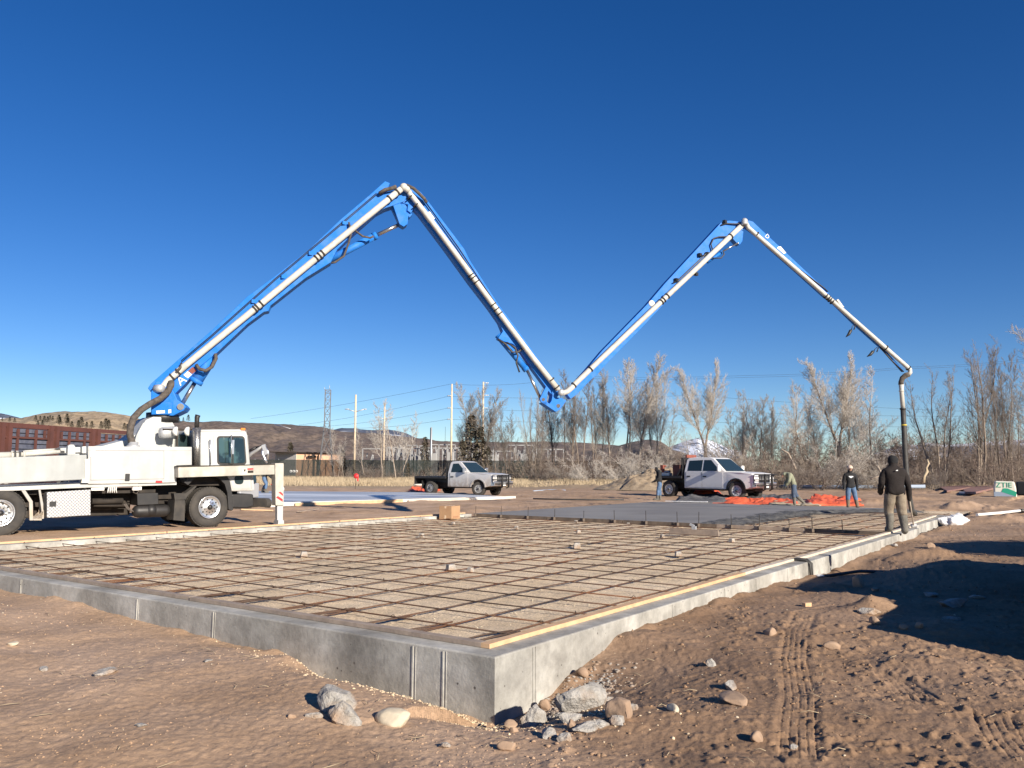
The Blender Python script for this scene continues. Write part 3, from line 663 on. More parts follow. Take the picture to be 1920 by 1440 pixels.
RK = [(1088, 1330, .215, 'chunk', 'largest broken concrete lump, leaning at the foot of the right wall near the corner', (1, .8, .72)),
      (1092, 1265, .075, 'stone', 'round brown stone perched above the largest concrete lump', (1, .9, .7)),
      (1165, 1345, .11, 'stone', 'blocky brown stone right of the largest concrete lump', (1, .8, .9)),
      (1000, 1357, .12, 'chunk', 'pale concrete fragment against the right wall beside the corner', (1.1, .7, 1.05)),
      (1022, 1330, .07, 'stone', 'small upright brown stone between the wall and the largest lump', (.8, .7, 1)),
      (958, 1362, .055, 'stone', 'brown pebble right at the foot of the corner', (1, .9, .8)),
      (964, 1372, .035, 'stone', 'smaller brown pebble just below the one at the corner', (1, .9, .8)),
      (1072, 1352, .09, 'chunk', 'flat concrete chip under the largest lump', (1.3, .8, .5)),
      (1096, 1370, .075, 'chunk', 'crumbled grey concrete piece in the middle of the rubble pile', (1.3, .8, .6)),
      (1125, 1362, .07, 'chunk', 'grey concrete piece right of centre in the rubble pile', (1.2, .8, .6)),
      (1160, 1358, .075, 'chunk', 'grey concrete piece at the right end of the rubble pile', (1, .8, .7)),
      (1030, 1382, .07, 'chunk', 'angular concrete piece at the lower left of the rubble pile', (1.2, .8, .6)),
      (1062, 1388, .055, 'chunk', 'angular concrete piece at the bottom of the rubble pile', (1.2, .8, .6)),
      (1070, 1366, .045, 'stone', 'tan pebble inside the rubble pile', (1, .8, 1)),
      (1186, 1330, .045, 'chunk', 'small white chip right of the blocky brown stone', (1, .8, .7)),
      (1143, 1312, .04, 'chunk', 'white chip on top of the blocky brown stone', (1.2, .8, .5)),
      (632, 1326, .165, 'chunk', 'rough grey concrete lump in front of the left wall, upper of two', (1.05, .8, .75)),
      (641, 1352, .155, 'chunk', 'light grey concrete lump in front of the left wall, lower of two', (1.2, .7, .65)),
      (622, 1297, .06, 'stone', 'tan stone touching the top of the left concrete lumps', (1, .9, .7)),
      (741, 1356, .115, 'pale', 'smooth cream boulder on the gravel left of the corner', (1.25, .75, .6)),
      (590, 1345, .05, 'chunk', 'small broken piece left of the grey lumps', (1.3, .8, .6)),
      (548, 1345, .03, 'stone', 'dark little stone left of the concrete lumps', (1, 1, .7)),
      (22, 1209, .055, 'pale', 'white stone on the dirt at the far left', (1.2, .8, .5)),
      (83, 1255, .06, 'chunk', 'flat pale chip at the left, above the larger flat chip', (1.3, .8, .35)),
      (204, 1262, .095, 'chunk', 'large flat pale chip on the dirt at the left', (1.3, .8, .4)),
      (389, 1240, .05, 'chunk', 'flat grey chip below the middle of the left wall', (1.5, .7, .3)),
      (263, 1362, .045, 'chunk', 'grey chip on the dirt at the lower left', (1.1, .8, .5)),
      (1334, 1248, .06, 'chunk', 'white concrete bit on open dirt right of the corner', (1, .8, .7)),
      (1370, 1290, .07, 'chunk', 'grey jagged bit above the flat brown stone', (1.3, .8, .6)),
      (1375, 1316, .11, 'stone', 'flat brown stone on the open dirt right of the rubble', (1.3, .8, .45)),
      (1445, 1190, .07, 'stone', 'round brown stone left of the tyre print', (1, .8, .8)),
      (1558, 1216, .07, 'stone', 'brown stone right of the tyre print', (1.2, .8, .7)),
      (1261, 1333, .05, 'pale', 'tan stone below and right of the rubble', (1.3, .8, .7)),
      (1420, 1388, .05, 'stone', 'light stone near the bottom right of centre', (1, .8, .8)),
      (952, 1405, .055, 'stone', 'dark grey stone at the bottom below the corner', (1.3, .8, .7)),
      (832, 1400, .035, 'chunk', 'grey chip near the bottom left of the corner', (1.2, .8, .6)),
      (1489, 1404, .03, 'chunk', 'dark pebble lying in the tyre print', (1, 1, .8)),
      (1640, 1168, .085, 'stone', 'stone on the dirt mound at the edge of the big shadow', (1, .8, .7)),
      (1630, 1150, .11, 'chunk', 'grey concrete bit dug into the dirt mound by the big shadow', (1.3, .8, .5)),
      (1694, 1178, .05, 'stone', 'round stone along the edge of the big shadow', (1, .9, .8)),
      (1724, 1177, .055, 'stone', 'second round stone along the edge of the big shadow, farther right', (1, .9, .8)),
      (1610, 1100, .13, 'stone', 'dark boulder inside the big shadow near the wall', (.9, .8, 1)),
      (1640, 1108, .08, 'stone', 'smaller stone right of the dark boulder in the shadow', (1.2, .8, .6)),
      (1676, 1025, .10, 'chunk', 'concrete cube beside the right wall near the workman', (1.1, .8, .6)),
      (1745, 1028, .12, 'stone', 'stone on the ridge between the two big shadows', (1, .8, .8)),
      (1754, 1040, .10, 'chunk', 'rubble on the ridge between the two big shadows, lower piece', (1.3, .8, .6)),
      (1790, 1135, .16, 'chunk', 'long pale concrete slab piece lying in the big shadow', (1.6, .8, .45)),
      (1785, 1163, .10, 'chunk', 'smaller pale piece below the long one in the big shadow', (1.5, .8, .4)),
      (1830, 1122, .09, 'chunk', 'pale piece farthest right in the big shadow', (1.5, .8, .4)),
      (1745, 1118, .10, 'chunk', 'pale lump left of the long piece in the big shadow', (1.4, .8, .5))]
for r_ in RK: rock(*r_[:5], sc=r_[5])
c = gp(1513, 1137); single('wood_block', MB().box(c+Vector((0, 0, .02)), (.10, .05, .045), Matrix.Rotation(.5, 3, 'Z')), M['wood_new'], 'small sawn wood block on the dirt above the tyre print', 'wood block', loc=c)
c = gp(1537, 1082); mb = MB().ball(c+Vector((0, 0, .02)), .06, 8, (1.3, .8, .4)); single('plastic_scrap', mb, M['plastic'], 'crumpled plastic scrap at the foot of the wall by the black conduits', 'scrap', loc=c)

# pebbles and clods: one mass
def scatter(name, m, pts, sizes, label, seed):
    rd = np.random.default_rng(seed); bm = bmesh.new(); bmesh.ops.create_icosphere(bm, subdivisions=1, radius=1)
    bv = np.array([v.co[:] for v in bm.verts]); bf = np.array([[v.index for v in f.verts] for f in bm.faces]); bm.free()
    n = len(pts); nv = len(bv)
    v = bv[None]*(1+.32*rd.standard_normal((n, nv, 1))*.6)*sizes[:, None, None]*rd.uniform(.6, 1.2, (n, 1, 3))*np.array([1, 1, .7])
    a = rd.uniform(0, 6.28, n); ca, sa = np.cos(a)[:, None], np.sin(a)[:, None]
    x = v[..., 0]*ca-v[..., 1]*sa; y = v[..., 0]*sa+v[..., 1]*ca
    v = np.stack([x+pts[:, None, 0], y+pts[:, None, 1], v[..., 2]+pts[:, None, 2]], -1).reshape(-1, 3)
    f = (bf[None]+np.arange(n)[:, None, None]*nv).reshape(-1, 3)
    tag(link(name, npmesh(name, v, f, m)), label, None, None, 'stuff')
def ground_pts(n, seed, dens):
    rd = np.random.default_rng(seed); r = np.exp(rd.uniform(math.log(3.8), math.log(32), n)); a = rd.uniform(R(-36), R(36), n)
    x = r*np.sin(a); y = r*np.cos(a); s = (x-C0.x)*U.x+(y-C0.y)*U.y; t = (x-C0.x)*V.x+(y-C0.y)*V.y
    k = ~((s > -.02) & (t > -.02)) & (rd.random(n) < dens(x, y, s, t)); x, y = x[k], y[k]
    return np.stack([x, y, H(x, y)], 1), rd
P, rd = ground_pts(15000, 3, lambda x, y, s, t: .25+.6*sm(-.1, .5, vnoise(x*.8, y*.8, 90)))
scatter('dirt_clods', M['dirt'], P, .003+.011*rd.random(len(P))**3*(.6+.8*(P[:, 0] > 0))+.0005*np.hypot(P[:, 0], P[:, 1]), 'crumbs and clods of brown dirt scattered over the site', 4)
P, rd = ground_pts(3500, 5, lambda x, y, s, t: .12+.3*sm(.1, .6, vnoise(x*.6, y*.6, 91)))
scatter('pebbles', M['stone_pale'], P, .003+.009*rd.random(len(P))**4+.0003*np.hypot(P[:, 0], P[:, 1]), 'pale pebbles strewn on the dirt', 6)
def corner_pts(n, seed, cs, ct, ss_, st_):
    rd = np.random.default_rng(seed); s = rd.normal(cs, ss_, n); t = rd.normal(ct, st_, n); k = ~((s > -.02) & (t > -.02)); s, t = s[k], t[k]
    x = C0.x+s*U.x+t*V.x; y = C0.y+s*U.y+t*V.y; return np.stack([x, y, H(x, y)], 1), rd
P, rd = corner_pts(3600, 8, -.25, .55, .22, .75); scatter('gravel', M['gravel'], P, .005+.012*rd.random(len(P))**2, 'tan gravel along the foot of the left wall', 9)
P, rd = corner_pts(1300, 10, .55, -.3, .35, .16); scatter('rubble', M['conc_chunk'], P, .006+.022*rd.random(len(P))**2, 'grey concrete rubble at the foot of the corner', 11)
rd = np.random.default_rng(15); n = 9000; s = .35+15.5*rd.random(n)**1.3; t = rd.uniform(.34, 13, n); k = (vnoise(s*1.1, t*1.1, 92) > -.1); s, t = s[k], t[k]
P = np.stack([C0.x+s*U.x+t*V.x, C0.y+s*U.y+t*V.y, -.103+0*s], 1)
scatter('gravel', M['stone_pale'], P, .004+.009*rd.random(len(P))**3, 'pale loose gravel pieces between the bars', 16)
# straws and twigs on the dirt
mb = MB()
for k in range(170):
    r_ = math.exp(random.uniform(math.log(4.2), math.log(11))); a = random.uniform(R(-33), R(33)); x, y = r_*math.sin(a), r_*math.cos(a)
    s = (x-C0.x)*U.x+(y-C0.y)*U.y; t = (x-C0.x)*V.x+(y-C0.y)*V.y
    if s > -.05 and t > -.05: continue
    L = random.uniform(.04, .16); an = random.uniform(0, 3.1); z = hz(x, y)+.012
    mb.tube([(x, y, z), (x+L*.5*math.cos(an), y+L*.5*math.sin(an), z+.008), (x+L*math.cos(an+.3), y+L*math.sin(an+.3), z)], .0022, 4)
single('straw_bits', mb, M['straw'], 'bits of straw and twig lying on the dirt', None, None, 'stuff')
# ================================================================ PUMP TRUCK
TAZ = R(47); TF = Vector((math.sin(TAZ), math.cos(TAZ), 0)); TL = Vector((-math.cos(TAZ), math.sin(TAZ), 0))
TG = -.135
hub = Vector((-8.11, 22.3, TG)); TO = hub+TL*1.22
truck = thing('pump_truck', TO, math.atan2(TF.y, TF.x), 'white concrete pump truck carrying a folded blue boom, parked beside the rear wall', 'pump truck')
def TP(px, py, y=-1.22):
    p = onplane(px, py, TO+TL*y, TL); d = p-TO; return (d.dot(TF), d.z)
def TPL(l, y=-1.22): return [TP(a, b, y) for a, b in l]
def T3(px, py, y=-1.22): a, z = TP(px, py, y); return Vector((a, y, z))
sidefn = lambda a, b, d: Vector((a, d, b))
def tprism(l, y0, y1, mb=None, ref=None): return (mb or MB()).prism(TPL(l, y0 if ref is None else ref), sidefn, y0, y1)
def hexes(mb, c, axis, r, n=6): return mb.lathe(c, axis, [(0, 0), (0, r), (.03, r), (.03, 0)], n, False)
# wheels
def wheel(parent, c, r, wd, face, nuts=10, rim='chrome', steer=0, rimr=.56, dish=.05):
    """face: -1 faces local -y"""
    ax = Vector((math.sin(steer)*face*-1, math.cos(steer)*face, 0)); c = Vector(c)
    t = MB(); k = r
    t.lathe(c-ax*wd, ax, [(0, k*.6), (0, k*.90), (wd*.10, k*.985), (wd*.2, k), (wd*.8, k), (wd*.9, k*.985), (wd, k*.90), (wd*1.0, k*.72), (wd*.96, k*.60), (wd*.6, k*.56), (0, k*.56)], 40)
    for q in range(44):    # tread lugs
        a = 2*math.pi*q/44; up = Vector((0, 0, 1)); sd_ = ax.cross(up); d = (up*math.cos(a)+sd_*math.sin(a))
        for off in (.16, .84): t.box(c-ax*wd*(1-off)+d*(k*1.0), (.055*k*2, .055*k*2, .02*k*2), Matrix((sd_*math.cos(a)-up*math.sin(a), ax, d)).transposed())
    w_ = part(parent, 'wheel', t, M['rubber'])
    m = MB(); rr_ = k*rimr
    m.lathe(c-ax*wd*.5, ax, [(0, rr_*.97), (wd*.47, rr_*1.02), (wd*.50, rr_*.99), (wd*.42, rr_*.90), (wd*(.5-dish*2), rr_*.84), (wd*(.5-dish), rr_*.45), (wd*(.5-dish*.2), rr_*.33), (wd*.5, rr_*.30), (wd*.52, rr_*.12), (wd*.52, 0)], 32)
    part(w_, 'rim', m, M[rim])
    m = MB()
    for q in range(nuts):
        a = 2*math.pi*q/nuts; up = Vector((0, 0, 1)); sd_ = ax.cross(up)
        m.lathe(c+ax*(wd*(-.5*0)-wd*dish*.9)+(up*math.cos(a)+sd_*math.sin(a))*rr_*.47, ax, [(0, rr_*.05), (.03, rr_*.05), (.03, 0)], 6, False)
        m.lathe(c+ax*(-wd*dish*1.6)+(up*math.cos(a+.3)+sd_*math.sin(a+.3))*rr_*.70, ax, [(0, rr_*.075), (.012, rr_*.075), (.012, 0)], 10, False)
    m.lathe(c+ax*(wd*.015), ax, [(0, rr_*.24), (.01, rr_*.24), (.05, rr_*.13), (.05, 0)], 16)
    part(w_, 'hub', m, M['black'])
    return w_
WR = .53
fx, fz_ = TP(394, 953); rx, rz_ = TP(0, 969.5)
for (x, st_) in ((fx, 0), ):
    wheel(truck, (x, -1.20, WR), WR, .42, -1, 10, 'chrome'); wheel(truck, (x, 1.20, WR), WR, .42, 1, 10, 'chrome')
for x in (rx, rx-1.37):
    wheel(truck, (x, -1.22, WR), WR, .30, -1, 10, 'chrome', dish=.3); wheel(truck, (x, 1.22, WR), WR, .30, 1, 10, 'chrome', dish=.3)
    wheel(truck, (x, -.88, WR), WR, .30, -1, 10, 'chrome'); wheel(truck, (x, .88, WR), WR, .30, 1, 10, 'chrome')
# chassis and undergear
part(truck, 'chassis', MB().bb(rx-3, fx+1.1, -.45, -.37, .62, .93).bb(rx-3, fx+1.1, .37, .45, .62, .93).bb(rx+.4, rx+.55, -.45, .45, .7, .9).bb(fx-1.3, fx-1.1, -.45, .45, .7, .9).bb(fx-.1, fx+.1, -.9, .9, .45, .6).bb(rx-.1, rx+.1, -.9, .9, .42, .62).bb(rx-2.6, fx-1.35, -.95, .95, .93, 1.02), M['chassis'])
part(truck, 'dark_underside_block', MB().bb(rx+.75, fx-1.7, -.2, .95, .34, .93).bb(rx+1.0, fx-2.2, -.36, -.2, .5, .9), M['chassis'], bevel=.03)  # added dark block that makes the open gap under the deck read dark
part(truck, 'drive_shaft', MB().cyl((rx, 0, .6), (fx-.5, 0, .75), .07), M['chassis'])
part(truck, 'cross_pipe', MB().cyl(T3(172, 940, -.7), T3(230, 939, -.7), .07).cyl(T3(175, 947, -.6), T3(240, 947, -.6), .05), M['chassis'])
tb_ = tprism([(88, 923), (170, 918), (170, 966), (88, 971)], -1.2, -.5); tbx = part(truck, 'tool_box', tb_, M['tread'], bevel=.01)
c = T3(99, 945, -1.205); part(tbx, 'latch', MB().box(c, (.14, .02, .12)), M['black'])
part(truck, 'battery_box', tprism([(257, 925), (297, 924), (298, 946), (258, 948)], -1.05, -.55), M['black'], bevel=.02)
c = T3(283, 958, -.95); part(truck, 'air_tank', MB().lathe(c+Vector((-.45, 0, 0)), (1, 0, 0), [(0, 0), (0, .08), (.05, .14), (.12, .16), (.8, .16), (.87, .14), (.92, .08), (.92, 0)], 20).ball(T3(283, 957, -1.0), .155, 14), M['black'])
part(truck, 'air_hose', MB().tube([T3(232, 945, -1), T3(240, 955, -1), T3(252, 960, -1), T3(264, 956, -1), T3(272, 952, -1)], .02, 6).tube([T3(235, 944, -.95), T3(245, 958, -.95), T3(262, 954, -.95)], .02, 6).tube([T3(252, 912, -1.1), T3(250, 923, -1.1), T3(256, 926, -1.05), T3(262, 918, -1.1)], .015, 6), M['hose'])
m = MB()
for k in range(5): m.tube([T3(205+k*3.4, 912, -1.18), T3(203+k*3.6, 918+(k % 2), -1.19), T3(202+k*4.2, 924, -1.18)], .014, 6)
part(truck, 'control_lever', m, M['pvc'])
part(truck, 'valve_block', MB().box(T3(183, 916, -1.15), (.30, .06, .10)), M['pvc'], bevel=.01); part(truck, 'valve_block', MB().box(T3(254, 915, -1.12), (.16, .08, .12)), M['pvc'], bevel=.01); part(truck, 'valve_block', MB().box(T3(261, 914.5, -1.12), (.10, .08, .12)), M['pvc'], bevel=.01)
m = MB(); m.prism(TPL([(36, 913), (44, 913), (62, 940), (63, 976), (56, 976), (55, 942)]), sidefn, -1.20, -1.12); m.prism(TPL([(63, 972), (82, 972), (82, 957), (79, 957), (79, 976), (63, 976)]), sidefn, -1.2, -.95)
m.prism(TPL([(72, 913), (76, 913), (82, 945), (82, 960), (79, 960)]), sidefn, -1.19, -1.14); part(truck, 'step_bracket', m, M['grey_paint'], bevel=.008)
# deck and side tanks
deck = tprism([(-140, 921), (0, 913.5), (165, 906.5), (331, 903), (331, 909), (165, 914), (20, 920)], -1.215, 1.2); part(truck, 'deck', deck, M['white'])
m = tprism([(-140, 866), (0, 858), (163, 852.5), (163, 899), (135, 900.5), (0, 907), (-140, 915)], -1.30, -.85); wt = part(truck, 'side_tank', m, M['grey_paint'], bevel=.02)
part(wt, 'drain_plug', MB().cyl(T3(110, 903, -1.21), T3(110, 903, -1.26), .04), M['black'])
m = tprism([(-140, 866), (0, 858), (163, 852.5), (163, 905), (0, 912), (-140, 920)], -1.22, -1.25); 
part(truck, 'side_tank', MB().prism(TPL([(-140, 866), (0, 858), (163, 852.5), (163, 905), (0, 912), (-140, 920)]), sidefn, .85, 1.25), M['grey_paint'])
BXL = [(165.3, 836.6), (360, 838), (360, 872), (330.8, 873), (330.8, 905), (165.3, 908)]
box_ = part(truck, 'tool_cabinet', tprism(BXL, -1.27, -.55), M['white_clean'] if False else M['white'], bevel=.015)
sm_ = MB()
for l in ([(169.5, 844.5), (307.5, 845), (307.5, 846), (169.5, 845.7)], [(169.5, 899.7), (307.5, 897.2), (307.5, 898.4), (169.5, 901)], [(169.3, 844.5), (170.7, 844.5), (170.7, 901), (169.3, 901)], [(306.6, 845), (307.8, 845), (307.8, 898.4), (306.6, 898.4)], [(165.5, 843.6), (359.5, 844.4), (359.5, 845), (165.5, 844.2)]): sm_.prism(TPL(l, -1.27), sidefn, -1.276, -1.26)
part(box_, 'door_seam', sm_, M['galvdark'])
pd = part(box_, 'cabinet_door', tprism([(170.5, 845.5), (306.5, 846), (306.5, 897.5), (170.5, 900)], -1.284, -1.26, ref=-1.27), M['white'], bevel=.006)
part(pd, 'latch', MB().box(T3(239, 895, -1.29), (.11, .02, .18)), M['black'], bevel=.01)
m = MB(); c = T3(174, 851, -1.286); m.box(c, (.12, .003, .16)); part(pd, 'sticker', m, M['galv'])
part(box_, 'marker_lamp', MB().box(T3(298, 903, -1.275), (.16, .02, .05)), M['red'])
part(truck, 'tool_cabinet', MB().prism(TPL(BXL), sidefn, .6, 1.25), M['white'])
m = MB()
for x_ in (185, 215, 235, 250): m.box(T3(x_, 905.5, -1.22), (.22, .004, .07))
part(truck, 'sticker', m, M['sign'])
part(truck, 'corner_post', MB().prism(TPL([(157, 862), (163.5, 860), (163.5, 905), (150, 905), (152, 898), (157, 898)]), sidefn, -1.33, -1.28), M['sign'])
# pipes and frames on top of the rear deck
m = MB().tube([T3(-140, 858, -1.1), T3(26, 853, -1.1)], .075, 12).tube([T3(29, 853, -1.1), T3(112, 846.5, -1.1)], .055, 12).tube([T3(45, 848, -1.0), T3(108, 844, -1.0)], .05, 10)
for a in (20, 29, 42): m.lathe(T3(a, 853, -1.1), T3(a+5, 852.9, -1.1)-T3(a, 853, -1.1), [(0, .1), (.05, .1), (.05, .05)], 14)
part(truck, 'rear_pipe', m, M['white_clean'], bevel=.0)
m = MB().prism(TPL([(118, 840), (156, 838), (156, 848), (118, 850)]), sidefn, -1.0, -.8).prism(TPL([(129, 836), (133, 833.5), (140, 833.5), (143, 838), (143, 852), (128, 853)]), sidefn, -1.16, -1.04).prism(TPL([(157, 837), (165, 836.5), (165, 850), (157, 850)]), sidefn, -1.1, 1.1)
part(truck, 'rear_frame', m, M['white'], bevel=.01)
m = MB().box(T3(31, 852, -1.16), (.18, .05, .12)).prism(TPL([(106, 841), (114, 840), (116, 845), (123, 845), (123, 850), (113, 851)]), sidefn, -1.14, -1.05); part(truck, 'hinge', m, M['black'])
# pedestal under the boom
def ped(l, y0, y1): return MB().prism(TPL(l, -.5), sidefn, y0, y1)
pdst = part(truck, 'pedestal', ped([(187, 838), (245, 823), (262, 811), (277, 787), (291, 781), (322, 782), (333, 802), (340, 840)], -.38, .45), M['white'], bevel=.02)
m = MB().prism(TPL([(250, 835), (256, 815), (268, 793), (274, 793), (266, 822), (262, 838)], -.56), sidefn, -.58, -.50); part(pdst, 'brace', m, M['white'])
part(pdst, 'slewing_ring', MB().cyl(T3(305, 784, -.0)+Vector((0, 0, -.12)), T3(305, 777, 0)+Vector((0, 0, 0.04)), .42, n=32), M['black'])
m = MB(); p0 = T3(298, 812, -.75); p1 = T3(331, 810, -.75); m.lathe(p0, p1-p0, [(0, 0), (.03, .13), (.1, .155), ((p1-p0).length, .155), ((p1-p0).length+.03, 0)], 18); part(truck, 'water_tank', m, M['galv'])
m = MB()
for x_ in (330, 352): m.lathe(T3(x_, 809, -.95)+Vector((-.1, 0, 0)), (1, -.55, 0), [(0, .03), (.05, .11), (.12, .125), (.13, .11), (.13, 0)], 18)
part(truck, 'work_lamp', m, M['pvc'])
part(truck, 'lamp_rail', MB().prism(TPL([(306, 803.5), (360, 804), (360, 807), (306, 806)], -.9), sidefn, -.92, -.85).bar(T3(332, 806, -.88), T3(332, 837, -.88), .04, .04), M['chassis'])
# cab
CB = [(376.5, 838), (377, 808), (381, 805.3), (452, 804.6), (461, 806), (465, 811), (470, 868), (475.5, 921), (434.6, 921.5), (431, 903), (423, 890), (411, 882), (397, 878.5), (376.5, 878)]
def taper(v):
    z = v.z
    if z > 1.9: k = 1-.05*(z-1.9); return Vector((v.x, v.y*k, z))
    return v
cab = MB().prism(TPL(CB), sidefn, -1.20, 1.20).map(taper); cab = part(truck, 'cab', cab, M['white'], bevel=.035)
sm_ = MB()
for l in ([(401, 816), (402, 816), (402, 878), (401, 878)], [(378, 808.5), (464, 808), (464, 808.8), (378, 809.3)], [(464.4, 815), (465.3, 815), (471.6, 917), (470.8, 917)]): sm_.prism(TPL(l, -1.2), sidefn, -1.206, -1.19)
part(cab, 'door_seam', sm_.map(taper), M['galvdark'])
door = part(cab, 'cab_door', MB().prism(TPL([(402, 816), (464.5, 815), (471, 917), (437, 917), (433, 902), (425, 889.5), (414, 882), (402, 878)]), sidefn, -1.212, -1.19).map(taper), M['white'], bevel=.008)
def rounded(x0, y0, x1, y1, r, n=4):
    o = []
    for cx, cy, a0 in ((x1-r, y0+r, -90), (x1-r, y1-r, 0), (x0+r, y1-r, 90), (x0+r, y0+r, 180)):
        for k in range(n+1): a = R(a0+90*k/n); o.append((cx+r*math.cos(a), cy+r*math.sin(a)))
    return o
skew = lambda l: [(x+(y-845)*.05*(x-408)/54, y) for x, y in l]
part(door, 'window_seal', MB().prism(TPL(skew(rounded(407.5, 817.5, 461, 871.5, 6))), sidefn, -1.222, -1.205).map(taper), M['black'])
gm = mat('cab_side_glass', (.045, .085, .085), .05, coat=.8, col2=(.012, .02, .02), scale=2.2, sharp=(.45, .55))
part(door, 'window', MB().prism(TPL(skew(rounded(410.5, 820.5, 458.5, 868.5, 5))), sidefn, -1.226, -1.21).map(taper), gm)
part(door, 'window_bar', MB().bar(T3(436.5, 818, -1.235), T3(437, 871, -1.235), .035, .02), M['black'])
part(door, 'lower_window', MB().prism(TPL(rounded(440, 891, 456.5, 908, 6)), sidefn, -1.22, -1.2), M['glass'])
part(cab, 'grab_handle', MB().tube([T3(394, 824, -1.2), T3(394, 825, -1.27), T3(395, 870, -1.27), T3(395, 871, -1.2)], .016, 8), M['chrome'])
part(cab, 'mirror', MB().bb(*(lambda p: (p.x-.03, p.x+.03, -1.42, -1.32, p.z-.02, p.z+.36))(T3(433, 850, -1.3))).tube([T3(434, 816, -1.2), T3(434, 816, -1.42), T3(434.5, 869, -1.42), T3(434.5, 869, -1.2)], .012, 6), M['chrome'])
part(cab, 'marker_lamp', MB().box(T3(455, 806, -1.15)+Vector((0, 0, .02)), (.12, .06, .06)), M['amber'])
part(cab, 'windshield', MB().prism(TPL([(463.5, 814), (465.5, 814), (470.5, 862), (468.5, 862)]), sidefn, -1.1, 1.1), M['glass'])
part(cab, 'front_corner_panel', MB().prism(TPL([(470, 872), (474, 872), (478, 918), (473, 918)]), sidefn, -1.18, 1.18), M['white'])
m = MB().prism(TPL([(434.5, 927), (470, 926), (475, 927), (476, 949), (462, 953), (436, 952)]), sidefn, -1.23, 1.23); part(truck, 'bumper', m, M['black'], bevel=.03)
m = MB().prism(TPL([(376, 874), (399, 878), (412, 882), (424, 890), (431, 903), (435, 925), (437, 955), (434, 958), (428, 955), (426, 925), (421, 908), (410, 897), (395, 892), (380, 892), (365, 897), (352, 910), (345, 905), (356, 888)]), sidefn, -1.24, -.8)
part(truck, 'front_fender', m, M['black'], bevel=.01)
part(truck, 'mud_flap', MB().prism(TPL([(328, 937), (347, 936), (346, 977), (325, 975)]), sidefn, -1.22, -.75).prism(TPL([(326, 925), (348, 925), (366, 911), (369, 912), (352, 930), (347, 938), (328, 938)]), sidefn, -1.22, -1.0), M['rubber'])
part(truck, 'engine', MB().bb(fx-1.2, fx+.9, -.55, .6, .75, 1.35).bb(fx-.5, fx+1.0, -1.0, -.6, 1.1, 1.3), M['chassis'])
m = MB().cyl(T3(369, 874, -1.1), T3(369, 802, -1.1), .105, n=20); ex = part(truck, 'exhaust_stack', m, mat('perforated_heat_shield', (.55, .54, .52), .35, .85, col2=(.12, .11, .10), scale=60, sharp=(.42, .6), bump=.6, bscale=60))
part(ex, 'exhaust_pipe', MB().tube([T3(369, 803, -1.1), T3(369.3, 788, -1.1), T3(369.5, 783, -1.1), T3(371, 778.5, -1.1)], [.062, .062, .064, .07], 14), M['black'])
part(truck, 'air_cleaner', MB().cyl(T3(381, 874, -1.0), T3(381, 806, -1.0), .11, n=18), M['galv'])
part(truck, 'rear_cab_window', MB().prism(TPL([(334, 815), (352, 815), (354, 838), (333, 838)], -.6), sidefn, -.62, .6), M['glass'])
# outrigger
orp = MB().prism(TPL([(331.6, 875.5), (529, 870.5), (529, 890), (516, 889.5), (331.6, 895.5)], -1.45), sidefn, -1.55, -1.32)
orr = part(truck, 'outrigger_beam', orp, M['beam'], bevel=.012)
part(orr, 'beam_cap', MB().prism(TPL([(331, 873.8), (470, 871), (531, 868.5), (531, 870.5), (331, 875.8)], -1.45), sidefn, -1.57, -1.30), M['chassis'])
lgp = part(orr, 'leg_housing', MB().prism(TPL([(516, 868.5), (532, 868.5), (532, 948), (517, 948)], -1.6), sidefn, -1.6, -1.36), M['beam'], bevel=.012)
part(orr, 'jack_leg', MB().prism(TPL([(519, 946), (530, 946), (529.5, 977), (519, 977)], -1.52), sidefn, -1.55, -1.42).prism(TPL([(519, 975), (529, 975), (530, 984), (518, 984)], -1.52), sidefn, -1.62, -1.36), M['galv'], bevel=.006)
m = MB(); m.prism(TPL([(517.5, 933), (521, 930), (530, 936), (530, 941)], -1.6), sidefn, -1.604, -1.598).prism(TPL([(522, 923), (526, 922), (530.5, 926), (530.5, 930)], -1.6), sidefn, -1.604, -1.598); part(lgp, 'reflective_stripe', m, M['red'])
m = MB().prism(TPL([(455, 878), (475, 877.5), (475, 887), (455, 887.5)], -1.55), sidefn, -1.553, -1.548); sg = part(orr, 'warning_sign', m, M['sign'])
part(sg, 'sign_header', MB().prism(TPL([(463.5, 878), (475, 877.5), (475, 881), (463.5, 881.3)], -1.553), sidefn, -1.556, -1.551), M['red'])
part(sg, 'sign_text', MB().prism(TPL([(464, 882), (475, 881.7), (475, 886.7), (464, 887)], -1.553), sidefn, -1.556, -1.551).prism(TPL([(456, 880), (461.5, 880), (459, 885.5)], -1.553), sidefn, -1.556, -1.551), M['chassis'])
# ================================================================ BOOM
tur = TO+TF*TP(306, 780, 0)[0]; tur.z = 0
tip = Vector((13.25, 28.0, 0)); BD = (tip-tur).normalized(); BN = Vector((-BD.y, BD.x, 0))   # BN points away from the camera
def BP(px, py, off=0.):
    p = onplane(px, py, tur+BN*off, BN); d = p-tur; return (d.dot(BD), p.z)
boom = truck
minv = wm(truck).inverted()
def b3(a, z, off): return minv @ (tur+BD*a+BN*off+Vector((0, 0, z)))
def bprism(l, o0, o1, ref=None, mb=None):
    ref = o0 if ref is None else ref
    return (mb or MB()).prism([BP(a, b, ref) for a, b in l], lambda a, b, d: b3(a, b, d), o0, o1)
def B3(px, py, off): a, z = BP(px, py, off); return b3(a, z, off)
def each(nm, mbs, m, par=None):
    for q in mbs: part(par or truck, nm, q, M[m])
def bpart(nm, mb, m, bevel=0, par=None, label=None): return part(par or boom, nm, mb, M[m], bevel=bevel, label=label)
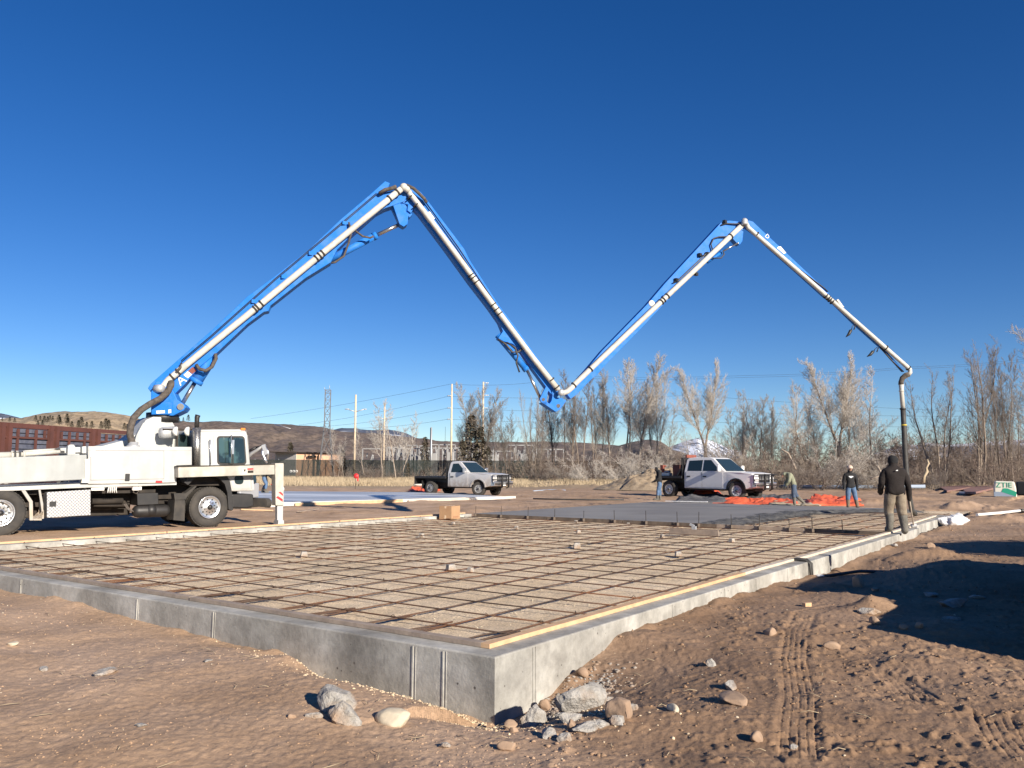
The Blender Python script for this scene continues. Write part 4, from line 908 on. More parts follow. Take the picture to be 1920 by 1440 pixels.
bh = bpart('turret', bprism([(283, 735), (282.8, 778), (324, 779.5), (343.8, 770), (349, 763), (343.8, 757), (332.5, 749.5), (326, 735), (312, 715), (292, 715)], -.42, .42, -.42), 'blue', .02)
bpart('pin', MB().cyl(B3(338.5, 762.5, -.45), B3(338.5, 762.5, .45), .09), 'steel', par=bh)
bpart('guard_plate', bprism([(284, 756), (322, 753), (322, 768), (318, 777), (284, 777)], -.50, -.43, -.5), 'blue', .01, bh)
bpart('data_plate', bprism([(293, 770), (309, 769.5), (309, 774.5), (293, 775.5)], -.506, -.5, -.506), 'sign', par=bh)
bpart('data_plate', bprism([(315.5, 768), (321, 767.5), (321, 774), (315.5, 775)], -.506, -.5, -.506), 'sign', par=bh)
A = bpart('boom_section', bprism([(277, 728), (283, 719), (338, 671), (397, 619.5), (463, 556.5), (517, 516.5), (580, 466.5), (640, 410), (690, 368), (722, 339.5), (731, 343), (728, 352), (712, 362), (736, 358), (760, 350), (768, 362), (757, 378), (735, 386), (723, 390), (706, 399), (660, 440), (632, 468), (620, 492), (573, 521), (507, 573), (503, 583), (494, 585), (463, 608), (406, 662), (372, 690), (345, 722), (326, 740), (305, 752), (288, 742)], -.22, .22, -.22), 'blue', .015)
def pipe(px, r, off, nm='pipe', m='white_clean', n=14): return bpart(nm, MB().tube([B3(a, b, off) for a, b in px], r, n), m)
def collar(pxa, pxb, off, r=.105, w=.05, m='black', par=None):
    """clamp ring at point pxa on the line towards pxb"""
    p = B3(*pxa, off); q = B3(*pxb, off); d = (q-p).normalized()
    return MB().lathe(p-d*w/2, d, [(0, r*.7), (0, r), (w, r), (w, r*.7)], 14, False)
OA = -.37
pa = pipe([(303, 727), (308, 722), (316, 712), (330, 700.5), (345, 687.5), (480, 577.5), (600, 478.5), (700, 397), (752, 354.5)], .088, OA)
each('pipe_clamp', [collar(q, (q[0]+20, q[1]-16.3), OA, .112, .04) for q in ((323, 706.5), (334, 697), (478, 579), (482, 575.5), (490, 569), (593, 484), (599, 479), (605, 474.5), (730, 372), (745, 360))], 'chassis', pa)
bpart('elbow', MB().lathe(B3(304, 728, -.55), BN*1, [(0, .0), (.0, .10), (.25, .12), (.3, .05)], 16).tube([B3(303, 727, -.5), B3(303, 727, -.25)], .09, 12), 'galv', par=pa)
# hydraulic lines along section A
m = MB()
each('hydraulic_line', [MB().tube([B3(340, 676+k*3, -.24), B3(396, 629+k*3, -.25), B3(515, 523+k*3, -.25), B3(640, 418+k*3, -.25), B3(706, 362+k*3, -.25)], .011, 5) for k in range(2)], 'black', A)
m = MB()
for q in ((475, 565), (531, 519), (582, 475), (645, 418)): p = B3(*q, -.25); m.box(p, (.12, .05, .10))
bpart('line_bracket', m, 'blue', par=A)
each('hydraulic_hose', [MB().tube([B3(340, 682, -.3), B3(338, 690, -.5), B3(331, 697, -.5)], .035, 8), MB().tube([B3(368, 684, -.3), B3(374, 692, -.35), B3(386, 695, -.35), B3(397, 688, -.3), B3(405, 672, -.3), B3(404, 664, -.25)], .05, 8), MB().tube([B3(711, 363, -.3), B3(722, 356, -.34), B3(735, 353, -.34), B3(742, 350, -.3)], .06, 8), MB().tube([B3(762, 347, -.3), B3(775, 353, -.34), B3(785, 362, -.34), B3(795, 372, -.3), B3(800, 380, -.3)], .05, 8), MB().tube([B3(654, 417, -.3), B3(659, 435, -.35), B3(654, 455, -.3), B3(645, 480, -.3), B3(628, 492, -.3), B3(621, 493, -.3)], .03, 8), MB().tube([B3(665, 432, -.3), B3(680, 443, -.3), B3(694, 446, -.3), B3(700, 443, -.3)], .03, 8)], 'hose', A)
# lift cylinder, tilt cylinder
def ram(b0, b1, r1, rb, rr, off=0, ends=True):
    m = MB().cyl(B3(*b0, off), B3(*b1, off), rb, n=18); d = (B3(*b1, off)-B3(*b0, off)).normalized()
    m.lathe(B3(*b1, off)-d*.12, d, [(0, rb), (0, rb*1.12), (.12, rb*1.12), (.12, 0)], 18)
    o = bpart('hydraulic_cylinder', m, 'blue'); bpart('piston_rod', MB().cyl(B3(*b1, off), B3(*r1, off), rr, n=12).ball(B3(*r1, off), rr*1.5), 'steel', par=o); return o
ram((397, 668), (365, 718), (340, 760), .175, .058)
ram((600, 496), (706, 441), (752, 419.5), .105, .055)
ram((933, 628), (988, 694), (1014, 748), .10, .045)
ram((1326, 492), (1355, 471.5), (1383, 456), .045, .025, -.1)
# knuckle A/B
bpart('knuckle_plate', bprism([(730, 381), (738, 378), (757, 420), (750, 424)], -.1, .1, -.1).prism([BP(a, b, -.2) for a, b in [(737, 385), (747, 376), (756, 388), (766, 404), (764, 420), (757, 425), (749, 420)]], lambda a, b, d: b3(a, b, d), -.2, .16), 'blue', .01)
bpart('knuckle_plate', bprism([(747, 375), (752, 372), (773, 402), (768, 408)], -.14, .14, -.14).prism([BP(a, b, .2) for a, b in [(762, 392), (765, 390), (773, 397), (768, 407), (761, 402)]], lambda a, b, d: b3(a, b, d), -.2, .2), 'blue', .01)
# section B
Bs = bpart('boom_section', bprism([(762, 346), (778, 352), (790, 361), (798, 371), (870, 466), (881, 488), (936, 573), (972, 621), (1026, 696), (1052, 736), (1042, 748), (1030, 735), (1022, 723), (1000, 693), (979, 661), (962, 645), (944, 640), (934, 634), (943, 621), (936, 604), (917, 577), (880, 529), (836, 468), (784, 399), (770, 385), (752, 380), (752, 360)], -.17, .17, -.17), 'blue', .012)
OB = -.29
pb = pipe([(766, 358), (769, 364), (775, 371), (803, 407), (870, 497), (940, 592), (1000, 672), (1047, 731)], .082, OB)
each('pipe_clamp', [collar(q, (q[0]+15, q[1]+19.5), OB, .105, .035) for q in ((769, 370), (780, 385), (883, 516), (887, 521), (893, 529), (925, 571), (931, 580), (937, 588), (1034, 712), (1044, 726))], 'chassis', pb)
m = MB()
each('hydraulic_line', [MB().tube([B3(795-k*3, 374+k*2, -.19), B3(860-k*3, 464+k*2, -.19), B3(898-k*3, 522+k*2, -.19), B3(958-k*3, 612+k*2, -.19)], .010, 5) for k in range(2)], 'black', Bs)
each('hydraulic_hose', [MB().tube([B3(934, 636, -.2), B3(948, 645, -.25), B3(960, 660, -.25), B3(972, 660, -.22), B3(981, 652, -.2)], .03, 6), MB().tube([B3(950, 642, -.2), B3(966, 652, -.25), B3(971, 668, -.25), B3(968, 680, -.22), B3(974, 698, -.2)], .028, 6)], 'hose_black', Bs)
def letter(ch, px, py, off, size, ang, par, tile=None):
    cu = bpy.data.curves.new('letter', 'FONT'); cu.body = ch; cu.size = size; cu.extrude = .002; cu.align_x = 'CENTER'; cu.align_y = 'CENTER'
    o = bpy.data.objects.new('letter', cu); COL.objects.link(o)
    dg = bpy.context.evaluated_depsgraph_get(); me = bpy.data.meshes.new_from_object(o.evaluated_get(dg)); bpy.data.objects.remove(o)
    a, z = BP(px, py, off); c, s = math.cos(ang), math.sin(ang)
    for v in me.vertices: x, y, zz = v.co; v.co = b3(a+x*c-y*s, z+x*s+y*c, off-zz)
    me.name = 'letter'; me.materials.clear(); me.materials.append(M['chassis'] if tile else M['emblem']); oo = link('letter', me, par)
    if tile:
        vs = [(-.13, -.13), (.13, -.13), (.13, .13), (-.13, .13)]
        mbt = MB().prism([(a+x*c-y*s, z+x*s+y*c) for x, y in vs], lambda p, q, d: b3(p, q, d), off+.003, off+.008); part(par, 'letter_tile', mbt, M['emblem'])
letter('A', 340, 713.5, -.235, .34, R(40), A); letter('B', 805, 406.5, -.19, .24, R(37), Bs, True)
m = bprism([(344, 703), (352, 696), (360, 702), (352, 709)], -.232, -.225, -.232); bpart('warning_sign', m, 'emblem', par=A)
m = bprism([(352.5, 695.5), (361, 688), (369, 694), (361, 701)], -.232, -.225, -.232); bpart('warning_sign', m, 'rustred', par=A)
# knuckle B/C
kn = bprism([(1024, 724), (1012, 748), (1015, 754), (1025, 760), (1025.5, 748), (1027, 735), (1031, 730)], -.2, -.12, -.2)
kn = bprism([(1025, 753), (1016, 754.5), (1042, 772), (1050, 768), (1062, 751), (1055, 747), (1045, 745), (1040, 730), (1034, 728), (1036, 742), (1034, 752), (1030, 757)], -.2, .2, -.2, kn); bpart('knuckle_plate', kn, 'blue', .006)
bpart('pin', MB().cyl(B3(1019, 749, -.22), B3(1019, 749, .22), .05).cyl(B3(1047, 761, -.22), B3(1047, 761, .22), .06), 'steel')
# section C
Cs = bpart('boom_section', bprism([(1062, 738), (1075, 720), (1100, 692), (1129, 657.5), (1213, 571), (1247, 531), (1315, 457.5), (1352, 417), (1358, 414.5), (1368, 413.5), (1392, 416), (1399, 422), (1394, 432), (1384, 428), (1378, 436), (1362, 446), (1352, 455), (1340, 470), (1290, 522), (1200, 618), (1140, 679), (1119, 703), (1107, 713), (1081, 740), (1070, 748)], -.14, .14, -.14), 'blue', .01)
OC = -.27
pc = pipe([(1050, 735), (1056, 737), (1064, 734), (1072, 727), (1078, 720), (1105, 694), (1200, 603), (1300, 509), (1394, 420)], .082, OC)
each('pipe_clamp', [collar(q, (q[0]+19, q[1]-18), OC, .105, .035) for q in ((1076, 722), (1107, 692), (1240, 566), (1244, 562), (1251, 555), (1370, 443))], 'chassis', pc)
a_, z_ = BP(1222, 569, -.145); bpart('round_marker', MB().lathe(b3(a_, z_, -.14), minv.to_3x3() @ (-BN), [(0, .0), (0, .10), (.01, .10), (.01, 0)], 20), 'pvc', par=Cs)
each('hydraulic_hose', [MB().tube([B3(1337, 472, -.2), B3(1333, 458, -.2), B3(1338, 447, -.2), B3(1348, 444, -.2), B3(1364, 444, -.2)], .022, 6), MB().tube([B3(1352, 422, -.18), B3(1362, 419, -.18), B3(1380, 420, -.2), B3(1395, 417, -.25)], .022, 6), MB().tube([B3(1314, 481, -.2), B3(1326, 474, -.2), B3(1270, 527, -.2), B3(1262, 530, -.2)], .02, 6), MB().tube([B3(1336, 484, -.2), B3(1352, 484, -.2), B3(1358, 477, -.2), B3(1355, 470, -.2)], .02, 6)], 'hose_black', Cs)
m = MB()
for q in ((1312, 478), (1326, 476), (1268, 525), (1305, 514), (1359, 416)): m.box(B3(*q, -.18), (.12, .1, .10))
bpart('line_bracket', m, 'black', par=Cs)
bpart('knuckle_plate', bprism([(1371, 444), (1375, 440), (1384, 425), (1394, 434), (1392, 452), (1387, 459), (1381, 455)], -.12, .12, -.12), 'blue', .006)
# section D
Ds = bpart('boom_section', bprism([(1399, 417), (1404, 413), (1412, 415.5), (1426, 429), (1494, 492.5), (1545, 540), (1553, 549), (1556, 560), (1550, 556), (1500, 511), (1450, 467), (1420, 439), (1402, 426)], -.11, .11, -.11), 'blue', .008)
OD = -.23
pd_ = pipe([(1398, 417), (1403, 427), (1450, 468), (1520, 528.5), (1600, 599), (1660, 652), (1701, 688), (1706, 693), (1706.5, 698), (1703, 703)], .072, OD)
each('pipe_clamp', [collar(q, (q[0]+20, q[1]+17.6), OD, .094, .035) for q in ((1419, 439), (1548, 555), (1553, 559), (1556, 562), (1560, 566), (1661, 652), (1703, 690))], 'chassis', pd_)
bpart('swivel_joint', MB().ball(B3(1396, 415, -.3), .11).lathe(B3(1396, 422, -.36), Vector((0, 0, 1)), [(0, .05), (0, .1), (.12, .1), (.12, .05)], 14), 'galv', par=pc)
bpart('swivel_joint', MB().ball(B3(757, 351, -.38), .12).ball(B3(763, 355, -.36), .10), 'white_clean', par=pa)
bpart('swivel_joint', MB().ball(B3(1052, 736, -.36), .11), 'galv', par=pb)
bpart('under_beam', MB().tube([B3(1549, 556, -.12), B3(1600, 606, -.12), B3(1655, 655, -.12), B3(1692, 696, -.14)], .045, 6), 'blue', par=Ds)
bpart('hydraulic_line', MB().tube([B3(1500, 506, -.12), B3(1545, 540, -.13), B3(1552, 547, -.13)], .02, 5).tube([B3(1650, 651, -.16), B3(1672, 676, -.16), B3(1694, 697, -.2)], .025, 5), 'black', par=Ds)
m = bprism([(1569, 562), (1572, 561), (1583, 576), (1578, 575)], -.3, -.2, -.3); bpart('pipe_rest', m, 'white_clean', par=Ds)
letter('D', 1438.5, 443.5, -.125, .20, R(-42), Ds); 
m = bprism([(1460, 462), (1464, 462), (1474, 474), (1470, 476), (1457, 465)], -.118, -.11, -.118); bpart('data_plate', m, 'sign', par=Ds)
for (x, y, dx, dy) in ((1602, 609, -14, 22), (1645, 651, -17, 17)):
    m = MB().tube([B3(x, y, -.2), B3(x-4, y+3, -.2), B3(x+dx*.4, y+dy*.45, -.2)], .012, 6).tube([B3(x+dx*.35, y+dy*.42, -.2), B3(x+dx*.5, y+dy*.5, -.2), B3(x+dx*.75, y+dy*.8, -.2), B3(x+dx*1.15, y+dy*1.05, -.2)], [.02, .055, .05, .01], 8).tube([B3(x+2, y+1, -.2), B3(x-1, y+9, -.2)], .018, 6)
    bpart('rope_sling', m, 'black', par=Ds)
# end hose
bpart('end_elbow', MB().tube([B3(1704, 702, -.3), B3(1698, 704, -.25), B3(1692, 709, -.2), B3(1689.5, 716, -.2), B3(1689.5, 721, -.2)], [.085, .09, .085, .08, .09], 14), 'hose')
bpart('reducer_pipe', MB().tube([B3(1690, 720, -.2), B3(1690.3, 732, -.2), B3(1693, 766, -.2)], [.085, .07, .072], 14).lathe(B3(1690.2, 734, -.2), (0, 0, 1), [(0, .07), (0, .085), (.03, .085), (.03, .07)], 14), 'white_clean')
hs = bpart('end_hose', MB().tube([B3(1693, 765, -.2), B3(1694.5, 795, -.2), B3(1696.5, 840, -.2), B3(1699, 880, -.2), B3(1703, 920, -.2), B3(1710, 958, -.2), B3(1716, 964, -.1)], .082, 14).lathe(B3(1693, 768, -.2), (0, 0, 1), [(0, .08), (0, .1), (.05, .1), (.05, .08)], 14), 'hose_black')
bpart('hose_band', MB().lathe(B3(1695, 798, -.2), (0, 0, 1), [(0, .08), (0, .093), (.035, .093), (.035, .08)], 14), 'yellow', par=hs)
# suction side hose from the pedestal up to the boom pipe
bpart('delivery_hose', MB().tube([T3(249, 834, -.75), T3(247, 828, -.75), T3(243.5, 815, -.75), T3(245, 800, -.75), T3(251, 783, -.7), T3(265, 768, -.65), T3(282, 757, -.6), T3(301, 747, -.6), T3(315, 734, -.6), T3(321, 722, -.6), T3(321, 716, -.55)], .085, 14), 'hose')
bpart('hose_flange', MB().lathe(T3(250, 836, -.75), (0, 0, 1), [(-.1, .1), (-.1, .16), (.02, .16), (.02, .12), (.1, .12), (.1, .1)], 16), 'galv')
# ================================================================ PICKUPS
def pickup(loc, az, label, crew, paint, wb, scale=1.0, group='flatbed pickups', bed=True):
    """local +x forward, y left; flat bed behind the cab"""
    o = thing('pickup_truck', loc, R(90)-az, label, 'pickup truck', group); o.scale = (1, 1, 1)
    fxx = wb/2; rxx = -wb/2; wr = .41*scale; P_ = M[paint]
    hood = 1.27; belt = 1.30; roof = 2.0
    ws = fxx-.62; cabf = ws-.02; cl = 3.6 if not bed else 2.35 if crew else 1.45    # windscreen foot, cab length
    cb = ws-cl-.15
    if not bed: roof = 1.80
    def arch(cx, r=.50, n=9): return [(cx+r*math.cos(R(180-180*k/n)), .50+r*math.sin(R(180-180*k/n))*.92) for k in range(n+1)]
    ar = arch(fxx)
    if not bed: rxx = cb-1.0
    body = ([(cb-2.2, .50)] if not bed else [(cb, .50)])+[(fxx-.62, .48)]+ar+[(fxx+.62, .52), (fxx+.98, .60), (fxx+1.02, .98), (fxx+.99, 1.14), (fxx+.85, 1.24), (fxx+.3, hood+.03), (ws+.1, belt+.03), (cb, belt+.02)]+([] if bed else [(cb, 1.18), (cb-2.2, 1.15)])
    def tp(v):
        k = 1-.05*max(0, v.z-.95)
        fr = 1-.10*max(0, v.x-(fxx+.45))**1.0*1.2
        return Vector((v.x, v.y*k*fr, v.z))
    fn = lambda a, b, d: Vector((a, d, b))
    bd = part(o, 'body', MB().prism(body, fn, -1.0, 1.0).map(tp), P_, bevel=.035)
    gh = [(cb, belt), (cb+.06, 1.9), (cb+.16, roof-.02), (cb+.5, roof+.01), (ws-.95, roof), (ws-.78, roof-.05), (ws+.02, belt+.02)]
    def tg(v): k = (1-.05*(v.z-.95))-.17*max(0, v.z-belt)/.7; return Vector((v.x, v.y*k, v.z))
    part(o, 'cab', MB().prism(gh, fn, -1.0, 1.0).map(tg), P_, bevel=.03)
    dw = [(cb+.22, belt+.06), (cb+.26, roof-.16), (ws-.98, roof-.13), (ws-.30, belt+.06)]
    doors = [(cb+.1, cb+1.1), (cb+1.1, ws-.12)] if crew else [(cb+.15, ws-.10)]
    gl = [[(cb+.20, belt+.05), (cb+.24, roof-.15), (cb+1.08, roof-.12), (cb+1.08, belt+.05)], [(cb+1.16, belt+.05), (cb+1.16, roof-.12), (ws-.92, roof-.12), (ws-.30, belt+.05)]] if crew else [[(cb+.22, belt+.05), (cb+.27, roof-.15), (ws-.94, roof-.13), (ws-.28, belt+.05)]]
    for sd_ in (-1, 1):
        for (d0, d1), g_ in zip(doors, gl):
            dr = part(o, 'door', MB().prism([(d0+.015, .56), (d1-.015, .56), (d1-.015, belt+.0), (d0+.015, belt+.0)], fn, sd_*1.0, sd_*1.008).map(tp), P_)
            part(dr, 'window', MB().prism(g_, fn, sd_*.99, sd_*1.008).map(tg), M['glass'])
            part(dr, 'handle', MB().box((d0+.18, sd_*.995, 1.08), (.20, .05, .06)), M['black'])
            mm = MB(); x0 = d0+.01; mm.box((x0, sd_*.985, .92), (.015, .03, .75)); part(dr, 'door_gap', mm, M['black'])
        mr = part(o, 'mirror', MB().box((ws-.28, sd_*(1.57 if not bed else 1.12), belt+(.385 if paint == 'black' else .17)), (.10, .23, .20 if paint == 'black' else .28)).bar((ws-.3, sd_*.9, belt+.06), (ws-.3, sd_*(1.5 if not bed else 1.05), belt+.25), .05, .05), M['black' if paint == 'black' else 'chrome' if not crew else 'pvc'], bevel=.03)
    k = .94
    part(o, 'windshield', MB().add([(ws+.025, -.88, belt+.05), (ws+.025, .88, belt+.05), (ws-.745, .70, roof-.06), (ws-.745, -.70, roof-.06), (ws-.02, -.88, belt+.05), (ws-.02, .88, belt+.05), (ws-.80, .70, roof-.06), (ws-.80, -.70, roof-.06)], [(0, 1, 2, 3), (7, 6, 5, 4), (0, 4, 5, 1), (2, 6, 7, 3), (0, 3, 7, 4), (1, 5, 6, 2)]), M['glass'])
    fr = fxx+1.0
    gr = part(o, 'grille', MB().prism([(-.52, .80), (.52, .80), (.55, 1.17), (-.55, 1.17)], lambda a, b, d: Vector((d, a, b)), fr-.05, fr+.03), M['black'], bevel=.01)
    part(gr, 'grille_bar', MB().box((fr+.035, 0, .985), (.02, 1.02, .035)).box((fr+.035, 0, 1.08), (.02, 1.02, .02)).box((fr+.035, 0, .89), (.02, 1.02, .02)).box((fr+.04, 0, .985), (.02, .13, .10)), M['galvdark'])
    for sd_ in (-1, 1):
        part(o, 'headlight', MB().prism([(.56, .90), (.90, .90), (.93, 1.16), (.56, 1.17)], lambda a, b, d: Vector((d-(a-.56)*.55, sd_*a, b)), fr-.16, fr+.02), M['lens'], bevel=.01)
        part(o, 'fender_flare', MB().prism([(fxx+.56*math.cos(R(a)), .50+.52*math.sin(R(a))) for a in range(0, 181, 15)]+[(fxx+.48*math.cos(R(a)), .50+.45*math.sin(R(a))) for a in range(180, -1, -15)], fn, sd_*.99, sd_*1.02), M['black'] if crew else P_)
    bp = part(o, 'bumper', MB().prism([(fr-.12, .55), (fr+.12, .58), (fr+.16, .82), (fr-.1, .84)], fn, -.96, .96), M['chrome'], bevel=.03)
    part(bp, 'licence_plate', MB().box((fr+.165, .0, .66), (.01, .30, .15)), M['emblem'])
    bg_ = MB()
    for y in (-.33, .33): bg_.tube([(fr+.10, y, .45), (fr+.24, y, .50), (fr+.27, y, 1.05), (fr+.2, y, 1.22)], .04, 8).bar((fr+.24, y, .5), (fr+.25, y, 1.2), .03, .12)
    for z in (.70, .95, 1.2): bg_.tube([(fr+.05, -.98, z), (fr+.22, -.85, z), (fr+.24, 0, z), (fr+.22, .85, z), (fr+.05, .98, z)], .025, 8)
    for y in (-.95, .95): bg_.tube([(fr-.0, y, .72), (fr-.0, y, 1.2)], .025, 8)
    if bed: part(o, 'grille_guard', bg_, M['black'])
    # bed
    bx0 = rxx-(.80 if crew else 1.15); bx1 = cb-.14
    if bed: part(o, 'bed', MB().bb(bx0, bx1, -1.05, 1.05, .97, 1.10).bb(bx0-.03, bx0+.02, -1.05, 1.05, .62 if not crew else .85, 1.10).bb(bx0+.3, bx1, -.42, .42, .72, .97), M['black'], bevel=.01)
    hr = MB().bb(bx1-.03, bx1+.03, -.98, -.90, 1.1, 1.98).bb(bx1-.03, bx1+.03, .90, .98, 1.1, 1.98).bb(bx1-.03, bx1+.03, -.98, .98, 1.90, 2.0)
    for y in np.linspace(-.8, .8, 9): hr.bb(bx1-.02, bx1+.02, y-.03, y+.03, 1.1, 1.9)
    hr.bb(bx1-.35, bx1-.29, -.98, -.92, 1.1, 1.15).bar((bx1-.34, -.95, 1.1), (bx1, -.95, 1.55), .06, .08).bar((bx1-.34, .95, 1.1), (bx1, .95, 1.55), .06, .08)
    if bed: part(o, 'headboard', hr, M['black'])
    part(o, 'underbody', MB().bb(rxx-.8, fxx+.7, -.38, .38, .42, .75).bb(cb, ws, -.9, .9, .42, .55).bb(rxx-.07, rxx+.07, -.8, .8, .32, .48).bb(fxx-.07, fxx+.07, -.8, .8, .3, .46), M['chassis'])
    for sd_ in (-1, 1):
        wheel(o, (fxx, sd_*.96, wr), wr, .28, sd_, 8, 'galv' if crew else 'galvdark', steer=-.25 if sd_ > 0 else .25, rimr=.58)
        wheel(o, (rxx, sd_*.98, wr), wr, .30, sd_, 8, 'galv' if crew else 'galvdark', rimr=.58)
        if not crew: part(o, 'mud_flap', MB().box((rxx-.62, sd_*.8, .6), (.02, .40, .5)), M['black'])
    return o
def place_mid(px, py, Y):
    p = at(px, py, Y); return Vector((p.x, p.y, 0))
# regular cab, left of centre
az1 = R(123.5); pA = at(869, 921, 50.2); pA.z = hz(pA.x, pA.y)
tA = pickup(pA, az1, 'dusty silver single-cab flatbed pickup with black grille guard, left of centre', False, 'silver', 3.57, .98)
az2 = R(137.0); pB = at(1335, 926, 44.3); pB.z = hz(pB.x, pB.y)
tB = pickup(pB, az2, 'white four-door flatbed pickup with black grille guard, right of centre', True, 'pickwhite', 4.15, 1.05); tB.scale = (1, 1, 1.07)
def on_truck(o, loc): return wm(o) @ Vector(loc)
bx = -4.15/2
def cargo(name, mb, m, label, cat, o, base):
    p = on_truck(o, base); rz = Matrix.Rotation(o.rotation_euler.z, 3, 'Z')
    mb.v = [rz @ v for v in mb.v]; x = link(name, mb.mesh(name, m)); x.location = p; tag(x, label, cat); return x
cargo('tool_chest', MB().bb(-.22, .22, -.4, .4, 0, .62).bb(-.23, .23, -.41, .41, .62, .66), M['maroon'], 'dark red tool chest standing behind the cab of the white flatbed', 'tool chest', tB, (bx+.45, -.5, 1.102))
mb = MB().bb(-.05, .05, -.65, .65, 0, .45); 
cargo('rusty_panel', MB().bb(-.04, .04, -.40, .40, .02, .30).bb(-.05, .05, -.44, -.4, -.9, .3).bb(-.05, .05, .4, .44, -.9, .3), M['rustred'], 'rusty red panel standing up above the cab of the white flatbed', 'panel', tB, (bx+.83-.05, -.0, 2.0))
cargo('vise', MB().box((0, 0, .12), (.30, .22, .24)).box((0, 0, .3), (.5, .14, .12)).tube([(-.3, 0, .05), (-.3, .05, .55), (-.05, .05, .6)], .04, 6).box((-.25, 0, .5), (.18, .16, .3)), M['rustred'], 'red and rusty machine vise at the tail of the white flatbed', 'vise', tB, (bx-.42, -.6, 1.102))
cargo('metal_box', MB().box((0, 0, .12), (.5, .3, .22)).tube([(-.2, 0, .24), (0, 0, .32), (.2, 0, .24)], .03, 6), M['galv'], 'silver metal box in the middle of the white flatbed', 'box', tB, (bx-.3, -.7, 1.102))
# two pickups parked just outside the picture on the right: their shadows and one mirror show
pC = Vector((8.08, 10.24, -.48)); vC = pickup(pC, R(34), 'black vehicle at the right edge showing only its mirror and its large shadow', True, 'black', 4.0, 1.0, 'vehicles parked at the right edge', False); vC.name = 'parked_vehicle'; vC['category'] = 'vehicle'
pD = Vector((12.9, 14.3, 0)); pD.z = hz(pD.x, pD.y); vD = pickup(pD, R(6), 'pickup just outside the right edge that throws the narrow upper shadow', True, 'silver', 4.0, 1.0, 'vehicles parked at the right edge')

